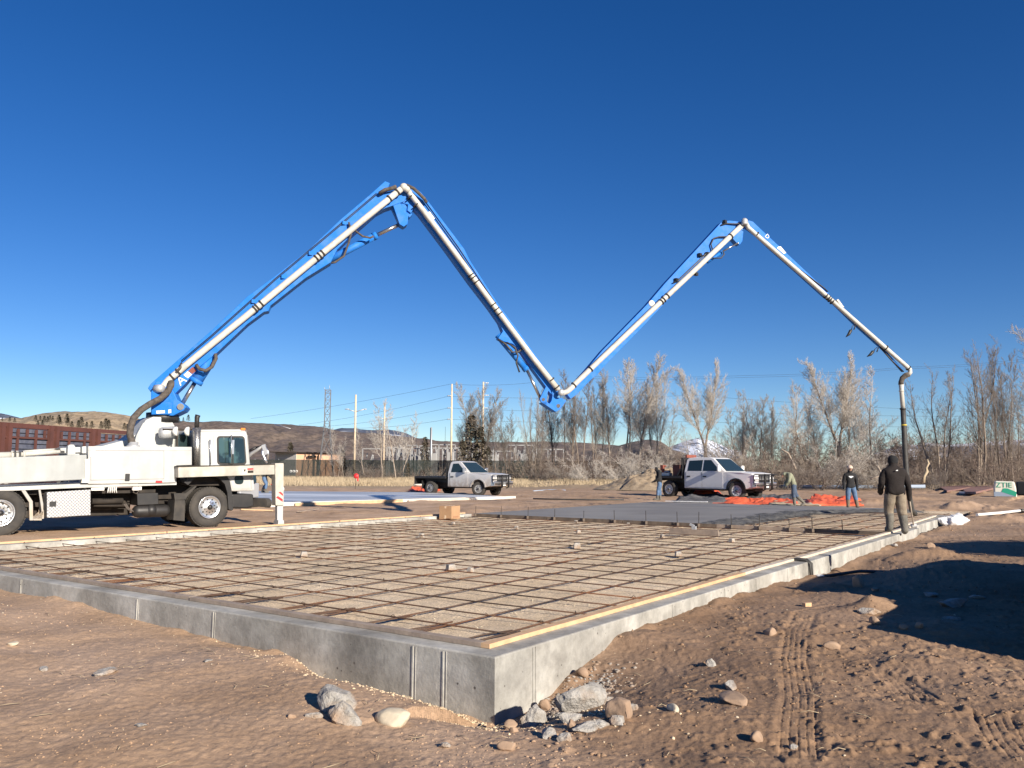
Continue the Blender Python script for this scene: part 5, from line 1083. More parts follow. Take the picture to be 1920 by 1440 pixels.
# ================================================================ PEOPLE
def person(loc, rz, label, J, cloths, build=1.0, torso=1.0, arm=1.0, belly=1.0, hat='beanie', hood=False, group='workmen on the site'):
    """J: joints (facing local +y). cloths: top, legs, boots, gloves, hat"""
    o = thing('person', loc, rz, label, 'person', group)
    vs = []; rs = []; es = []; nm = []
    def jt(n, r, par=None):
        vs.append(J[n]); rs.append(r*build if not isinstance(r, tuple) else tuple(x*build for x in r)); nm.append(n)
        if par is not None: es.append((nm.index(par), len(vs)-1))
    q_ = torso; jt('pelvis', (.155*q_, .115*q_)); jt('waist', (.15*q_*belly, .11*q_*belly), 'pelvis'); jt('chest', (.175*q_*belly, .125*q_*belly), 'waist'); jt('upper', (.15*q_, .105*q_), 'chest'); jt('neck', (.062, .062), 'upper'); jt('jaw', (.080, .088), 'neck'); jt('head', (.084, .10), 'jaw'); jt('crown', (.06, .07), 'head')
    J['nose'] = Vector(J['head'])+J['_face']*.105+Vector((0, 0, -.035)); jt('nose', (.014, .014), 'head')
    for s in 'LR':
        a_ = arm; jt('sh'+s, (.075*a_, .07*a_), 'upper'); jt('ua'+s, (.060*a_, .058*a_), 'sh'+s); jt('el'+s, (.048*a_, .048*a_), 'ua'+s); jt('fa'+s, (.046*a_, .044*a_), 'el'+s); jt('wr'+s, (.030, .030), 'fa'+s); jt('pa'+s, (.040, .026), 'wr'+s)
        d = (Vector(J['pa'+s])-Vector(J['wr'+s])).normalized(); sgn = 1 if s == 'R' else -1
        fwd = J['_face'] - d*J['_face'].dot(d); fwd.normalize(); inw = d.cross(fwd)*sgn
        for k, (off, L) in enumerate(((.030, .070), (.011, .080), (-.009, .074), (-.028, .058))):
            b = Vector(J['pa'+s])+d*.03+fwd*off; curl = J.get('_curl'+s, .4)
            m1 = b+(d*math.cos(curl*.6)-inw*math.sin(curl*.6)*-1)*L*.5; t = m1+(d*math.cos(curl*1.6)+inw*math.sin(curl*1.6))*L*.5
            J['f%d%s' % (k, s)] = b; J['g%d%s' % (k, s)] = m1; J['h%d%s' % (k, s)] = t
            jt('f%d%s' % (k, s), (.012, .012), 'pa'+s); jt('g%d%s' % (k, s), (.010, .010), 'f%d%s' % (k, s)); jt('h%d%s' % (k, s), (.009, .009), 'g%d%s' % (k, s))
        b = Vector(J['pa'+s])-d*.01+fwd*.042; J['t'+s] = b; J['u'+s] = b+d*.045+fwd*.012+inw*.02; jt('t'+s, (.013, .013), 'pa'+s); jt('u'+s, (.010, .010), 't'+s)
        jt('hip'+s, (.105, .105), 'pelvis'); jt('th'+s, (.095, .095), 'hip'+s); jt('kn'+s, (.066, .068), 'th'+s); jt('ca'+s, (.062, .064), 'kn'+s); jt('an'+s, (.045, .05), 'ca'+s); jt('he'+s, (.045, .045), 'an'+s); jt('ba'+s, (.052, .036), 'he'+s); jt('to'+s, (.042, .028), 'ba'+s)
    me = bpy.data.meshes.new('body'); me.from_pydata([tuple(v) for v in vs], es, []); ob = bpy.data.objects.new('body', me); COL.objects.link(ob)
    sk = ob.modifiers.new('skin', 'SKIN'); sk.use_smooth_shade = True; sk.branch_smoothing = .6
    for i, d in enumerate(me.skin_vertices[0].data): r = rs[i]; d.radius = r if isinstance(r, tuple) else (r, r); d.use_root = (i == 0)
    sb = ob.modifiers.new('sub', 'SUBSURF'); sb.levels = 2; sb.render_levels = 2
    dg = bpy.context.evaluated_depsgraph_get(); dg.update(); em = bpy.data.meshes.new_from_object(ob.evaluated_get(dg)); bpy.data.objects.remove(ob)
    em.name = 'body'; em.materials.clear(); em.materials.append(M['skin']); em.polygons.foreach_set('use_smooth', [True]*len(em.polygons))
    bones = [(nm[a], nm[b], Vector(vs[a]), Vector(vs[b])) for a, b in es]
    part_o = link('body', em, o)
    n = len(em.vertices); co = np.empty(n*3); em.vertices.foreach_get('co', co); co = co.reshape(-1, 3); no = np.empty(n*3); em.vertices.foreach_get('normal', no); no = no.reshape(-1, 3)
    best = np.full(n, 1e9); reg = np.zeros(n, int); names = ['top', 'legs', 'boots', 'gloves', 'hat', 'skin']
    def region(a, b):
        t = b
        if t[0] in 'fghtu' and t[1:2] in '0123LR' and t not in ('thL', 'thR') or t[:2] == 'pa': return 3
        if t in ('jaw', 'head', 'nose'): return 5
        if t == 'crown': return 4
        if t[:2] in ('he', 'ba', 'to', 'an') and t != 'head': return 2
        if t[:2] in ('ca',): return 2 if cloths.get('tall') else 1
        if t[:2] in ('th', 'kn'): return 1
        if t[:3] == 'hip': return 1
        return 0
    for a, b, p, q in bones:
        p = np.array(p); q = np.array(q); d = q-p; L = d@d; tt = np.clip(((co-p)@d)/L, 0, 1); dist = np.linalg.norm(co-(p+tt[:, None]*d), axis=1)
        rg = region(a, b); rr_ = .06 if rg in (0, 1) else .0
        m = (dist-rr_) < best; best = np.where(m, dist-rr_, best); reg = np.where(m, rg, reg)
    reg = np.where((reg == 0) & (co[:, 2] < J['pelvis'][2]-.02), np.where(np.abs(co[:, 0]) < .22, 1, reg), reg)
    hem = J['pelvis'][2]-.03
    reg = np.where((reg == 1) & (co[:, 2] > hem), 0, reg)
    hc = np.array(J['head']); fc = np.array(J['_face'])
    if hood: reg = np.where((reg >= 4) & (((co-hc)@fc < .045) | (co[:, 2] > hc[2]+.05)), 4, reg)
    else: reg = np.where((reg >= 4) & (co[:, 2] > hc[2]+.012-.04*np.clip(-((co-hc)@fc)/.1, -1, 1)*-1*0) & (co[:, 2] > hc[2]-.02*1), 4, reg)
    offs = {0: .026, 1: .022, 2: .020, 3: .006, 4: .016}
    wr_ = np.array([mnoise.fractal(Vector(c)*7+Vector((3, label.__len__(), 0)), 1, 2, 3) for c in co])*.012
    polys = [tuple(p.vertices) for p in em.polygons]
    for k in range(5):
        fs = [p for p in polys if all(reg[i] == k for i in p) or (k in (0, 1, 2, 4) and sum(reg[i] == k for i in p) >= 2)]
        if not fs: continue
        used = sorted({i for p in fs for i in p}); ix = {v: i for i, v in enumerate(used)}
        ex = offs[k]+(wr_ if k in (0, 1) else wr_*.3)
        v2 = co+no*ex[:, None] if not np.isscalar(ex) else co
        if k == 0: v2[:, 2] = np.where(co[:, 2] < hem+.06, co[:, 2]-.02, v2[:, 2])
        m_ = MB(); m_.add([v2[i] for i in used], [tuple(ix[i] for i in p) for p in fs], True)
        nmk = [cloths.get('topname', 'jacket'), 'trousers', 'boots', 'gloves', cloths.get('hatname', 'beanie')][k]
        x = part(o, nmk, m_, M[cloths[names[k]]]); sol = x.modifiers.new('s', 'SOLIDIFY'); sol.thickness = .006; sol.offset = -1
        if k == 0 and cloths.get('print'):
            mt, pos, sz = cloths['print']; pr = MB(); 
            for (dx, dz, ww, hh) in pos: pr.box(Vector(J['upper'])+J['_face']*sz+Vector((dx, 0, dz)), (ww, .012, hh))
            part(x, 'print', pr, M[mt])
    if not hood and J['_face'].z > -.5: part(o, cloths.get('hatname', 'beanie')+'_crown', MB().lathe(Vector(J['head'])+Vector((0, -.01, -.02 if hat == 'beanie' else .01)), (0, 0, 1), [(-.03 if hat == 'beanie' else 0, .112), (.03, .118), (.08, .110), (.12, .082), (.145, .04), (.15, 0)], 18), M[cloths['hat']])
    if hat == 'cap': part(o, 'cap_brim', MB().ball(Vector(J['head'])+J['_face']*.12+Vector((0, 0, .03)), .09, 10, (1, 1, .15)), M[cloths['hat']])
    for s in (-1, 1): part(o, 'eye', MB().ball(Vector(J['head'])+J['_face']*.092+Vector((s*.03, 0, 0)), .010, 6), M['black'])
    return o
def stand(**kw):
    V_ = Vector
    J = dict(pelvis=V_((0, 0, .96)), waist=V_((0, 0, 1.10)), chest=V_((0, .0, 1.27)), upper=V_((0, -.01, 1.42)), neck=V_((0, 0, 1.52)), jaw=V_((0, .015, 1.59)), head=V_((0, .02, 1.68)), crown=V_((0, .0, 1.74)))
    for s, k in (('L', -1), ('R', 1)):
        J.update({'sh'+s: V_((k*.17, -.01, 1.43)), 'ua'+s: V_((k*.225, -.01, 1.30)), 'el'+s: V_((k*.26, -.03, 1.14)), 'fa'+s: V_((k*.265, .01, 1.04)), 'wr'+s: V_((k*.265, .06, .90)), 'pa'+s: V_((k*.265, .075, .83)),
                  'hip'+s: V_((k*.09, 0, .90)), 'th'+s: V_((k*.10, .0, .74)), 'kn'+s: V_((k*.11, .015, .50)), 'ca'+s: V_((k*.115, -.01, .36)), 'an'+s: V_((k*.12, -.02, .12)), 'he'+s: V_((k*.12, -.035, .055)), 'ba'+s: V_((k*.125, .10, .04)), 'to'+s: V_((k*.13, .17, .035))})
    J['_face'] = V_((0, 1, 0))
    for k, v in kw.items(): J[k] = V_(v) if isinstance(v, tuple) else v
    return J
def scaleJ(J, f):
    for k in list(J):
        if k[0] != '_': J[k] = J[k]*f
    return J
# the man in the dark fleece, seen from behind, walking on the wall
pm = onz(1681, 1001, .0); man_loc = Vector((pm.x, pm.y, .045))
J = stand(waist=(.0, .0, 1.11), chest=(0, .02, 1.28), upper=(0, .03, 1.43), neck=(.01, .05, 1.53), jaw=(.01, .085, 1.60), head=(.012, .085, 1.68), crown=(.012, .06, 1.75),
          shL=(-.19, .02, 1.43), uaL=(-.265, .02, 1.29), elL=(-.295, .0, 1.14), faL=(-.30, .08, 1.05), wrL=(-.26, .20, .96), paL=(-.24, .25, .93),
          shR=(.19, .02, 1.43), uaR=(.265, .01, 1.29), elR=(.30, -.02, 1.13), faR=(.325, -.01, 1.01), wrR=(.34, .02, .85), paR=(.345, .03, .78),
          thL=(-.12, .02, .74), knL=(-.14, .06, .50), caL=(-.13, .02, .36), anL=(-.13, .05, .13), heL=(-.13, .04, .075), baL=(-.14, .17, .055), toL=(-.14, .24, .05),
          thR=(.12, -.01, .74), knR=(.13, -.03, .50), caR=(.14, -.07, .34), anR=(.15, -.12, .09), heR=(.15, -.14, .035), baR=(.18, .0, .025), toR=(.19, .07, .02), _curlR=1.3)
man = person(man_loc, R(-4), 'heavyset man in dark brown fleece, khaki trousers and black knit hat on the wall', scaleJ(J, .975), dict(top='jk_brown', legs='khaki', boots='boot', gloves='glove', hat='knit', tall=True, topname='fleece_jacket', hatname='knit_hat',
      print=('emblem', [(.0, .015, .045, .014), (.01, .028, .03, .008)], -.205)), build=1.30, torso=1.05, arm=.80, belly=1.2)
hm = wm(man) @ (J['paR']+Vector((.01, .03, -.02))); ft = onz(1713, 988, .045)
hmr = thing('sledge_hammer', (ft.x, ft.y, .045), R(30), 'long handled hammer held by the man in dark fleece, its head on the form board', 'hammer')
part(hmr, 'handle', MB().tube([(0, 0, .03), tuple(Matrix.Rotation(R(-30), 3, 'Z') @ (hm-Vector((ft.x, ft.y, .045))))], .016, 8), M['wood_pale'])
part(hmr, 'hammer_head', MB().box((0, 0, .045), (.17, .07, .075)), M['galv'], bevel=.01)
# figure in charcoal hood, seen side-on
pp = at(1237, 936, 41.5); z = hz(pp.x, pp.y)
J = stand(chest=(0, .03, 1.28), upper=(0, .06, 1.42), neck=(0, .10, 1.50), jaw=(0, .15, 1.55), head=(0, .15, 1.63), crown=(0, .12, 1.70), _face=Vector((0, .93, -.36)),
          wrL=(-.2, .26, .96), paL=(-.15, .32, .95), faL=(-.25, .14, 1.02), elL=(-.27, .02, 1.12), wrR=(.2, .26, .96), paR=(.15, .32, .95), faR=(.25, .14, 1.02), elR=(.27, .02, 1.12),
          anL=(-.12, .12, .12), heL=(-.12, .10, .05), baL=(-.13, .24, .04), toL=(-.13, .31, .035), knL=(-.11, .08, .5), caL=(-.11, .08, .36))
p1 = person((pp.x, pp.y, z), R(78), 'workman in a charcoal hooded top with green print and blue jeans, looking left', scaleJ(J, .97), dict(top='jk_black', legs='jeans', boots='boot', gloves='glove', hat='jk_black', hatname='hood', topname='hooded_top', print=('emblemg', [(-.05, -.05, .12, .10), (.04, -.11, .10, .12), (-.03, -.18, .14, .06)], -.145)), hood=True)
# bent man in sage green
pp = at(1488, 944, 36.5); z = hz(pp.x, pp.y)
J = stand(pelvis=(0, -.05, .95), waist=(0, .0, 1.10), chest=(0, .07, 1.26), upper=(0, .18, 1.39), neck=(0, .28, 1.42), jaw=(0, .36, 1.40), head=(0, .41, 1.36), crown=(0, .43, 1.42), _face=Vector((0, .5, -.86)),
          shL=(-.17, .16, 1.38), uaL=(-.22, .17, 1.25), elL=(-.25, .2, 1.10), faL=(-.22, .25, 1.02), wrL=(-.15, .32, .92), paL=(-.12, .36, .86), shR=(.17, .16, 1.38), uaR=(.22, .17, 1.25), elR=(.25, .2, 1.10), faR=(.22, .25, 1.02), wrR=(.15, .32, .92), paR=(.12, .36, .86),
          hipL=(-.09, -.04, .9), hipR=(.09, -.04, .9), knR=(.11, -.12, .50), caR=(.11, -.24, .38), anR=(.12, -.42, .20), heR=(.12, -.47, .16), baR=(.12, -.38, .07), toR=(.12, -.32, .05), thR=(.10, -.06, .72))
p2 = person((pp.x, pp.y, z), R(82), 'workman in a sage green hooded top and dark jeans bending forward beside the fresh slab', scaleJ(J, 1.02), dict(top='jk_green', legs='jeansdk', boots='boot', gloves='glove', hat='barkdark', tall=True, topname='hooded_top', hatname='hair'))
# man in cap and charcoal top, facing the camera
pp = at(1596, 947, 35.2); z = hz(pp.x, pp.y)
J = stand(head=(0, .03, 1.68), knL=(-.16, .06, .50), caL=(-.20, .03, .36), anL=(-.25, .0, .12), heL=(-.25, -.02, .05), baL=(-.28, .10, .04), toL=(-.29, .16, .035), thL=(-.13, .03, .73), hipL=(-.1, 0, .9),
          wrL=(-.25, .02, .9), wrR=(.27, .08, .92), paR=(.27, .1, .85), knR=(.12, .0, .5))
J['_face'] = Vector((.0, 1, -.1)).normalized()
p3 = person((pp.x, pp.y, z), R(172), 'workman in a beige cap, charcoal top and blue jeans facing the camera', scaleJ(J, 1.0), dict(top='jk_black', legs='jeans', boots='boot_tan', gloves='glove', hat='capbeige', tall=True, topname='sweatshirt', hatname='cap', print=('emblem', [(0, -.04, .18, .03), (0, -.08, .08, .05), (-.06, -.06, .05, .03), (.06, -.06, .05, .03)], .150)), hat='cap', build=1.06)
# man sawing behind the outrigger
pp = at(497, 924, 49.3); z = .0
J = stand(pelvis=(0, -.12, .93), waist=(0, -.02, 1.05), chest=(0, .12, 1.17), upper=(0, .26, 1.27), neck=(0, .36, 1.31), jaw=(0, .44, 1.32), head=(0, .48, 1.33), crown=(0, .50, 1.42), _face=Vector((0, .5, -.86)),
          shL=(-.17, .24, 1.26), uaL=(-.22, .27, 1.13), elL=(-.25, .32, .98), faL=(-.22, .42, .90), wrL=(-.15, .52, .80), paL=(-.12, .57, .75), shR=(.17, .24, 1.26), uaR=(.22, .27, 1.13), elR=(.25, .32, .98), faR=(.22, .42, .90), wrR=(.15, .52, .80), paR=(.12, .57, .75),
          hipL=(-.09, -.10, .88), hipR=(.09, -.10, .88), knL=(-.13, .02, .48), caL=(-.14, -.10, .36), anL=(-.15, -.24, .12), heL=(-.15, -.26, .05), baL=(-.15, -.13, .04), toL=(-.15, -.06, .035), thL=(-.12, -.03, .70), thR=(.12, -.0, .70), knR=(.13, .12, .48), caR=(.13, .09, .34), anR=(.13, .08, .12), heR=(.13, .06, .05), baR=(.13, .2, .04), toR=(.13, .27, .035))
p4 = person((pp.x, pp.y, z), R(-95), 'stooping workman in dusty jeans cutting with a red saw behind the outrigger', J, dict(top='jk_black', legs='jeans', boots='boot', gloves='glove', hat='knit', tall=False))
sw = wm(p4) @ Vector((0, .72, .45)); s_ = thing('concrete_saw', (sw.x, sw.y, .0), R(-95), 'red hand saw cutting the older slab behind the outrigger', 'saw')
part(s_, 'motor', MB().box((0, 0, .32), (.22, .42, .24)).box((0, -.15, .48), (.06, .5, .05)), M['red'], bevel=.03)
part(s_, 'blade', MB().lathe((.12, .28, .2), (1, 0, 0), [(0, 0), (0, .2), (.01, .2), (.01, 0)], 24), M['galv'])
part(s_, 'handle', MB().tube([(0, -.15, .5), (0, -.18, .72), (.02, -.12, .78)], .02, 6), M['black'])
# ================================================================ LOOSE THINGS ON THE SITE
def crumple(name, quad, amp, m, label, cat, seed, nx=60, ny=16, group=None, freq=1.6, edge=.06, base=.03):
    """quad: four ground pixels near-left, near-right, far-right, far-left"""
    P = [gp(*q) for q in quad]; a, b = np.meshgrid(np.linspace(0, 1, nx), np.linspace(0, 1, ny), indexing='ij')
    X = sum(w*p.x for w, p in zip(((1-a)*(1-b), a*(1-b), a*b, (1-a)*b), P)); Y = sum(w*p.y for w, p in zip(((1-a)*(1-b), a*(1-b), a*b, (1-a)*b), P))
    X = X+.5*amp*vnoise(Y*1.7, X*1.7, seed)+.1*vnoise(X*4, Y*4, seed+1); Y = Y+.8*amp*vnoise(X*1.1, Y*1.3, seed+2)
    k = np.minimum(np.minimum(a, 1-a)*nx/4, np.minimum(b, 1-b)*ny/3); k = np.clip(k, 0, 1)
    Z = H(X, Y, False)+base+amp*k*(.45+.55*fbm(X*freq, Y*freq, 4, seed+3))+.04*k*np.abs(vnoise(X*6, Y*6, seed+4))
    n, mm = a.shape; i = np.arange(n-1)[:, None]*mm; j = np.arange(mm-1)[None, :]
    f = np.stack([i+j, i+mm+j, i+mm+j+1, i+j+1], -1).reshape(-1, 4); c = np.array([X.mean(), Y.mean(), Z.min()])
    o = link(name, npmesh(name, np.stack([X.ravel(), Y.ravel(), Z.ravel()], 1)-c, f, m, True)); o.location = c
    s_ = o.modifiers.new('s', 'SOLIDIFY'); s_.thickness = .02
    return tag(o, label, cat, group)
GT = 'tarps lying on the dirt'
crumple('tarp', [(766, 925), (800, 924), (798, 918), (770, 918)], .34, M['orange'], 'orange tarp heap left of the rear wheel of the silver flatbed, left half', 'tarp', 101, 30, 14, GT)
crumple('tarp', [(797, 926), (822, 925), (822, 918), (798, 919)], .40, M['orange'], 'folded orange tarp touching the rear wheel of the silver flatbed, right half', 'tarp', 102, 24, 14, GT)
c = gp(789, 920); single('cloth_bundle', MB().ball(c+Vector((0, 0, .40)), .42, 12, (1.3, .6, .22)), M['sign'], 'cream cloth bundle on top of the left orange tarp pile', 'cloth', loc=c)
crumple('tarp', [(1302, 934), (1352, 935), (1346, 927), (1312, 926)], .38, M['orange'], 'orange tarp mound beside the white flatbed', 'tarp', 103, 40, 16, GT)
crumple('blanket', [(1262, 944), (1500, 943), (1490, 932), (1300, 932)], .20, M['tarpgrey'], 'dark grey insulating blanket spread behind the fresh slab', 'blanket', 104, 120, 20)
crumple('tarp', [(1338, 944), (1500, 947), (1486, 938), (1390, 937)], .20, M['orange'], 'long orange tarp strip along the far edge of the fresh slab', 'tarp', 105, 90, 14, GT)
crumple('blanket', [(1440, 946), (1540, 949), (1530, 941), (1450, 941)], .10, M['straw'], 'tan folded blanket edge beside the bending man', 'blanket', 106, 60, 12)
crumple('tarp', [(1506, 947), (1618, 950), (1606, 936), (1524, 935)], .24, M['orange'], 'orange tarp heap behind the man in the beige cap', 'tarp', 107, 70, 20, GT)
c = gp(1790, 984); mb = MB().ball((0, 0, .12), .52, 48, (1, .42, .34)); 
mb.map(lambda v: v*(1+.30*mnoise.fractal(v*5, 1, 2, 5))); o = single('sack', mb, M['plastic'], 'crumpled white plastic sack on the dirt at the end of the right wall', 'sack'); o.location = c; o.rotation_euler = (0, R(-4), R(20))
a = at(1452, 912, 66); b = at(1735, 912, 62); mb = MB().tube([a, a.lerp(b, .5)+Vector((0, 0, -.03)), b], .13, 12); single('pipe', mb, M['bluepipe'], 'long blue grey pipe lying on the dirt behind the men', 'pipe')
a = at(1832, 965.5, 28.5); b = at(1912, 957.5, 31.5); pv = MB().tube([a, a.lerp(b, .5)+Vector((0, 0, -.01)), b], .05, 10); o = single('pipe', pv, M['pvc'], 'white plastic pipe on the dirt beyond the right wall', 'pipe')
a2 = at(1913, 957.5, 31.55); b2 = at(1950, 958, 33); part(o, 'pipe_end', MB().tube([a2, b2], .075, 10), M['black'])
def sheet(l, lb, m='maroon', hh=.06):
    P = [gp(*q) for q in l]; mb = MB(); n = len(P); z = max(p.z for p in P)+.10
    mb.add([Vector((p.x, p.y, z)) for p in P]+[Vector((p.x, p.y, z+hh)) for p in P], [tuple(range(n))[::-1], tuple(range(n, 2*n))]+[(i, (i+1) % n, (i+1) % n+n, i+n) for i in range(n)])
    single('wood_sheet', mb, M[m], lb, 'sheet', 'sheets stacked on the dirt at the right')
mp = mat('red_brown_form_sheet', (.25, .14, .12), .7, col2=(.20, .11, .09), scale=2); M['sheet'] = mp
sheet([(1761, 918), (1776, 926), (1824, 918), (1820, 914)], 'upper left red brown plywood sheet on the dirt', 'sheet', .10)
sheet([(1806, 924), (1810, 930), (1827, 930.5), (1870, 919), (1868, 913), (1846, 913)], 'red brown plywood sheet with a white end, right of the other sheet', 'sheet', .12)
c = gp(1806, 929); single('wood_offcut', MB().box(c+Vector((0, 0, .2)), (.16, .6, .10)), M['pvc'], 'white board end at the left of the right red brown sheet', 'board', loc=c)
q = gp(1885, 932); q = Vector((q.x, q.y, q.z)); bg_ = thing('material_bale', q, R(-28), 'green and white wrapped bale with green lettering at the right edge', 'bale')
mb = MB().prism([(-.55, 0), (.55, 0), (.52, .52), (.45, .88), (-.47, .9), (-.55, .5)], lambda a, b, d: Vector((a, d, b)), -.5, .5); part(bg_, 'wrapper', mb, M['sign'], bevel=.06)
part(bg_, 'side_panel', MB().bb(-.56, .50, -.512, -.50, .05, .30), M['bluepipe'])
part(bg_, 'green_stripe', MB().prism([(-.2, .30), (.5, .05), (.54, .3), (.1, .50), (-.1, .50)], lambda a, b, d: Vector((a, d, b)), -.516, -.51), M['emblemg'])
cu = bpy.data.curves.new('t', 'FONT'); cu.body = 'ZTIE'; cu.size = .40; cu.extrude = .003; tt_ = bpy.data.objects.new('t', cu); COL.objects.link(tt_); dg = bpy.context.evaluated_depsgraph_get(); me = bpy.data.meshes.new_from_object(tt_.evaluated_get(dg)); bpy.data.objects.remove(tt_)
me.transform(Matrix.Translation((-.46, -.513, .55)) @ Matrix.Rotation(R(90), 4, 'X')); me.materials.clear(); me.materials.append(M['emblemg']); link('lettering', me, bg_)
# earth heap behind the white flatbed
c = at(1243, 905, 60); cx_, cy_ = c.x, c.y
n = 90; a, r_ = np.meshgrid(np.linspace(0, 2*np.pi, 140, endpoint=False), np.linspace(0, 1, n), indexing='ij')
rad = 4.0*r_; X = cx_+rad*np.cos(a)*1.25; Y = cy_+rad*np.sin(a); Z = 1.75*np.clip(1-np.sqrt(r_**2+.012)+.04, -.1, 1)+(.14*fbm(X*1.3, Y*1.3, 3, 120)+.05*fbm(X*5, Y*5, 3, 121))*(1-r_**4)-.02; Z[:, 0] = Z[0, 0]
i = np.arange(140)[:, None]; i2 = (i+1) % 140; j = np.arange(n-1)[None, :]
f = np.stack([i*n+j, i*n+j+1, i2*n+j+1, i2*n+j], -1).reshape(-1, 4)
o = link('earth_heap', npmesh('earth_heap', np.stack([X.ravel(), Y.ravel(), Z.ravel()], 1), f, mat('gravelly_fill', (.36, .28, .19), .95, col2=(.27, .20, .13), scale=2.5, bump=1, bscale=8, bdist=.05), True)); tag(o, 'tan heap of gravelly fill behind the white flatbed', 'earth heap')
mb = MB().bar(at(1168, 915, 57), at(1186, 897, 58.5), .05, .05); single('pole', mb, M['wood_dark'], 'thin stick leaning on the left foot of the tan earth heap', 'stick')
# survey flag and other marks
q = at(666, 913, 62); z0 = hz(q.x, q.y); fl = thing('marker_sign', (q.x, q.y, z0), 0, 'red round marker on a thin post at the edge of the dry grass', 'marker')
part(fl, 'post', MB().tube([(0, 0, 0), (0, 0, .95)], .015, 6), M['black']); part(fl, 'disc', MB().lathe((.05, 0, .95), (0, -1, .1), [(0, 0), (0, .19), (.02, .19), (.02, 0)], 18).box((.18, 0, .72), (.1, .02, .3)), M['red'])
q = gp(687, 910); single('white_stone', MB().ball((0, 0, .06), .22, 10, (1.4, .7, .35)), M['conc_pale'], 'pale flat rock near the red marker', 'rock').location = q
mb = MB().tube([at(1000, 935, 38.0), at(1040, 936, 37.4), at(1100, 937, 37), at(1170, 937, 36.8)], .035, 6); single('hose', mb, M['hose_black'], 'dark hose lying on the dirt left of the man in the charcoal hood', 'hose')
mb = MB().tube([gp(1000, 921), gp(1030, 918.5), gp(1060, 919.5)], .05, 6); single('pipe', mb, M['bluepipe'], 'grey pipe lying by the front of the silver flatbed', 'pipe')

# ================================================================ MINI EXCAVATOR behind the cab
q = at(452, 935, 33); q.z = hz(q.x, q.y); q.z = max(q.z, 0 if inpoly(np.array([q.x]), np.array([q.y]), SLAB2)[0] else q.z)
ev = thing('mini_excavator', q, R(-20), 'small excavator behind the pump truck cab with only its silver arm and grab showing', 'excavator'); evi = wm(ev).inverted()
part(ev, 'track', MB().prism(rounded(-.9, 0, .9, .4, .18), lambda a, b, d: Vector((a, d, b)), -.75, -.45), M['rubber']); part(ev, 'track', MB().prism(rounded(-.9, 0, .9, .4, .18), lambda a, b, d: Vector((a, d, b)), .45, .75), M['rubber'])
part(ev, 'body', MB().bb(-.9, .4, -.6, .6, .42, 1.0), M['galv'], bevel=.05); part(ev, 'cab', MB().prism([(-.4, 1.0), (.5, 1.0), (.4, 1.75), (-.35, 1.78)], lambda a, b, d: Vector((a, d, b)), -.5, .3), M['glass'], bevel=.04)
E3 = lambda px, py, Y=33: evi @ at(px, py, Y)
part(ev, 'boom', MB().tube([E3(462, 862), E3(472, 850), E3(482, 844), E3(494, 835)], [.09, .07, .07, .045], 8), M['galvdark'])
part(ev, 'boom_cylinder', MB().tube([E3(466, 846), E3(480, 839)], .05, 8).tube([E3(480, 839), E3(494, 835)], .03, 8), M['black'])
part(ev, 'stick', MB().bar(E3(494, 834), E3(500, 852), .12, .14), M['galv']); part(ev, 'grab', MB().tube([E3(494, 838), E3(492, 850), E3(497, 862), E3(501, 868)], [.03, .06, .07, .03], 8).tube([E3(497, 836), E3(503, 848), E3(502, 862)], .035, 8), M['chrome'])

# ================================================================ MAROON TRAILER
t0 = at(243, 845, 36.0); t1 = at(-40, 845, 28.0); td = (t0-t1); td.z = 0; LL = td.length; td.normalize()
z0 = hz(t0.x, t0.y)
tr = thing('livestock_trailer', (t0.x, t0.y, z0), math.atan2(td.y, td.x), 'long red brown slatted trailer parked behind the pump truck at the left', 'trailer')
L_ = 16; T_ = 3.16
fr_ = MB().bb(-L_, 0, -.05, -.005, T_-.15, T_).bb(-L_, 0, -.05, .03, 1.05, 1.2).bb(-L_, 0, -.06, -.005, 2.62, 2.69).bb(-L_, 0, 2.0, 2.1, T_-.16, T_)
part(tr, 'rail', fr_, M['maroon'])
for k in range(7): 
    x = -.05-k*2.35
    part(tr, 'post', MB().bb(x-.22, x-.06, -.14, .02, .9, T_-.02).bb(x+.10, x+.26, -.14, .02, .9, T_-.02), M['maroon'])
m_ = MB()
for k in range(36):
    x = -.75-k*.44; m_.bb(x-.045, x+.045, -.07, -.01, 2.69, T_-.2)
    if k % 2: m_.bb(x-.045, x+.045, -.06, -.01, 1.2, 2.62)
part(tr, 'stud', m_, M['maroon']); part(tr, 'floor', MB().bb(-L_, 0, -.02, 2.1, .95, 1.1), M['maroon'])
for xw in (-1.5, -2.7, -12.5): wheel(tr, (xw, -.0, .5), .5, .3, -1, 8, 'galv'); wheel(tr, (xw, 2.05, .5), .5, .3, 1, 8, 'galv')
m_ = MB(); zz = 1.12
while zz < T_-.25: m_.bb(-L_+.1, -.15, .0+random.uniform(0, .03), 1.9, zz, zz+.16); zz += .19
ld = single('sheet_stack', m_, M['slate'], 'dark blue grey load of stacked sheets inside the red brown trailer', 'load'); ld.matrix_world = wm(tr); ld.location = tr.location; ld.rotation_euler = tr.rotation_euler

# ================================================================ BACKGROUND STRUCTURES
def bpix(px, py, Y): return at(px, py, Y)
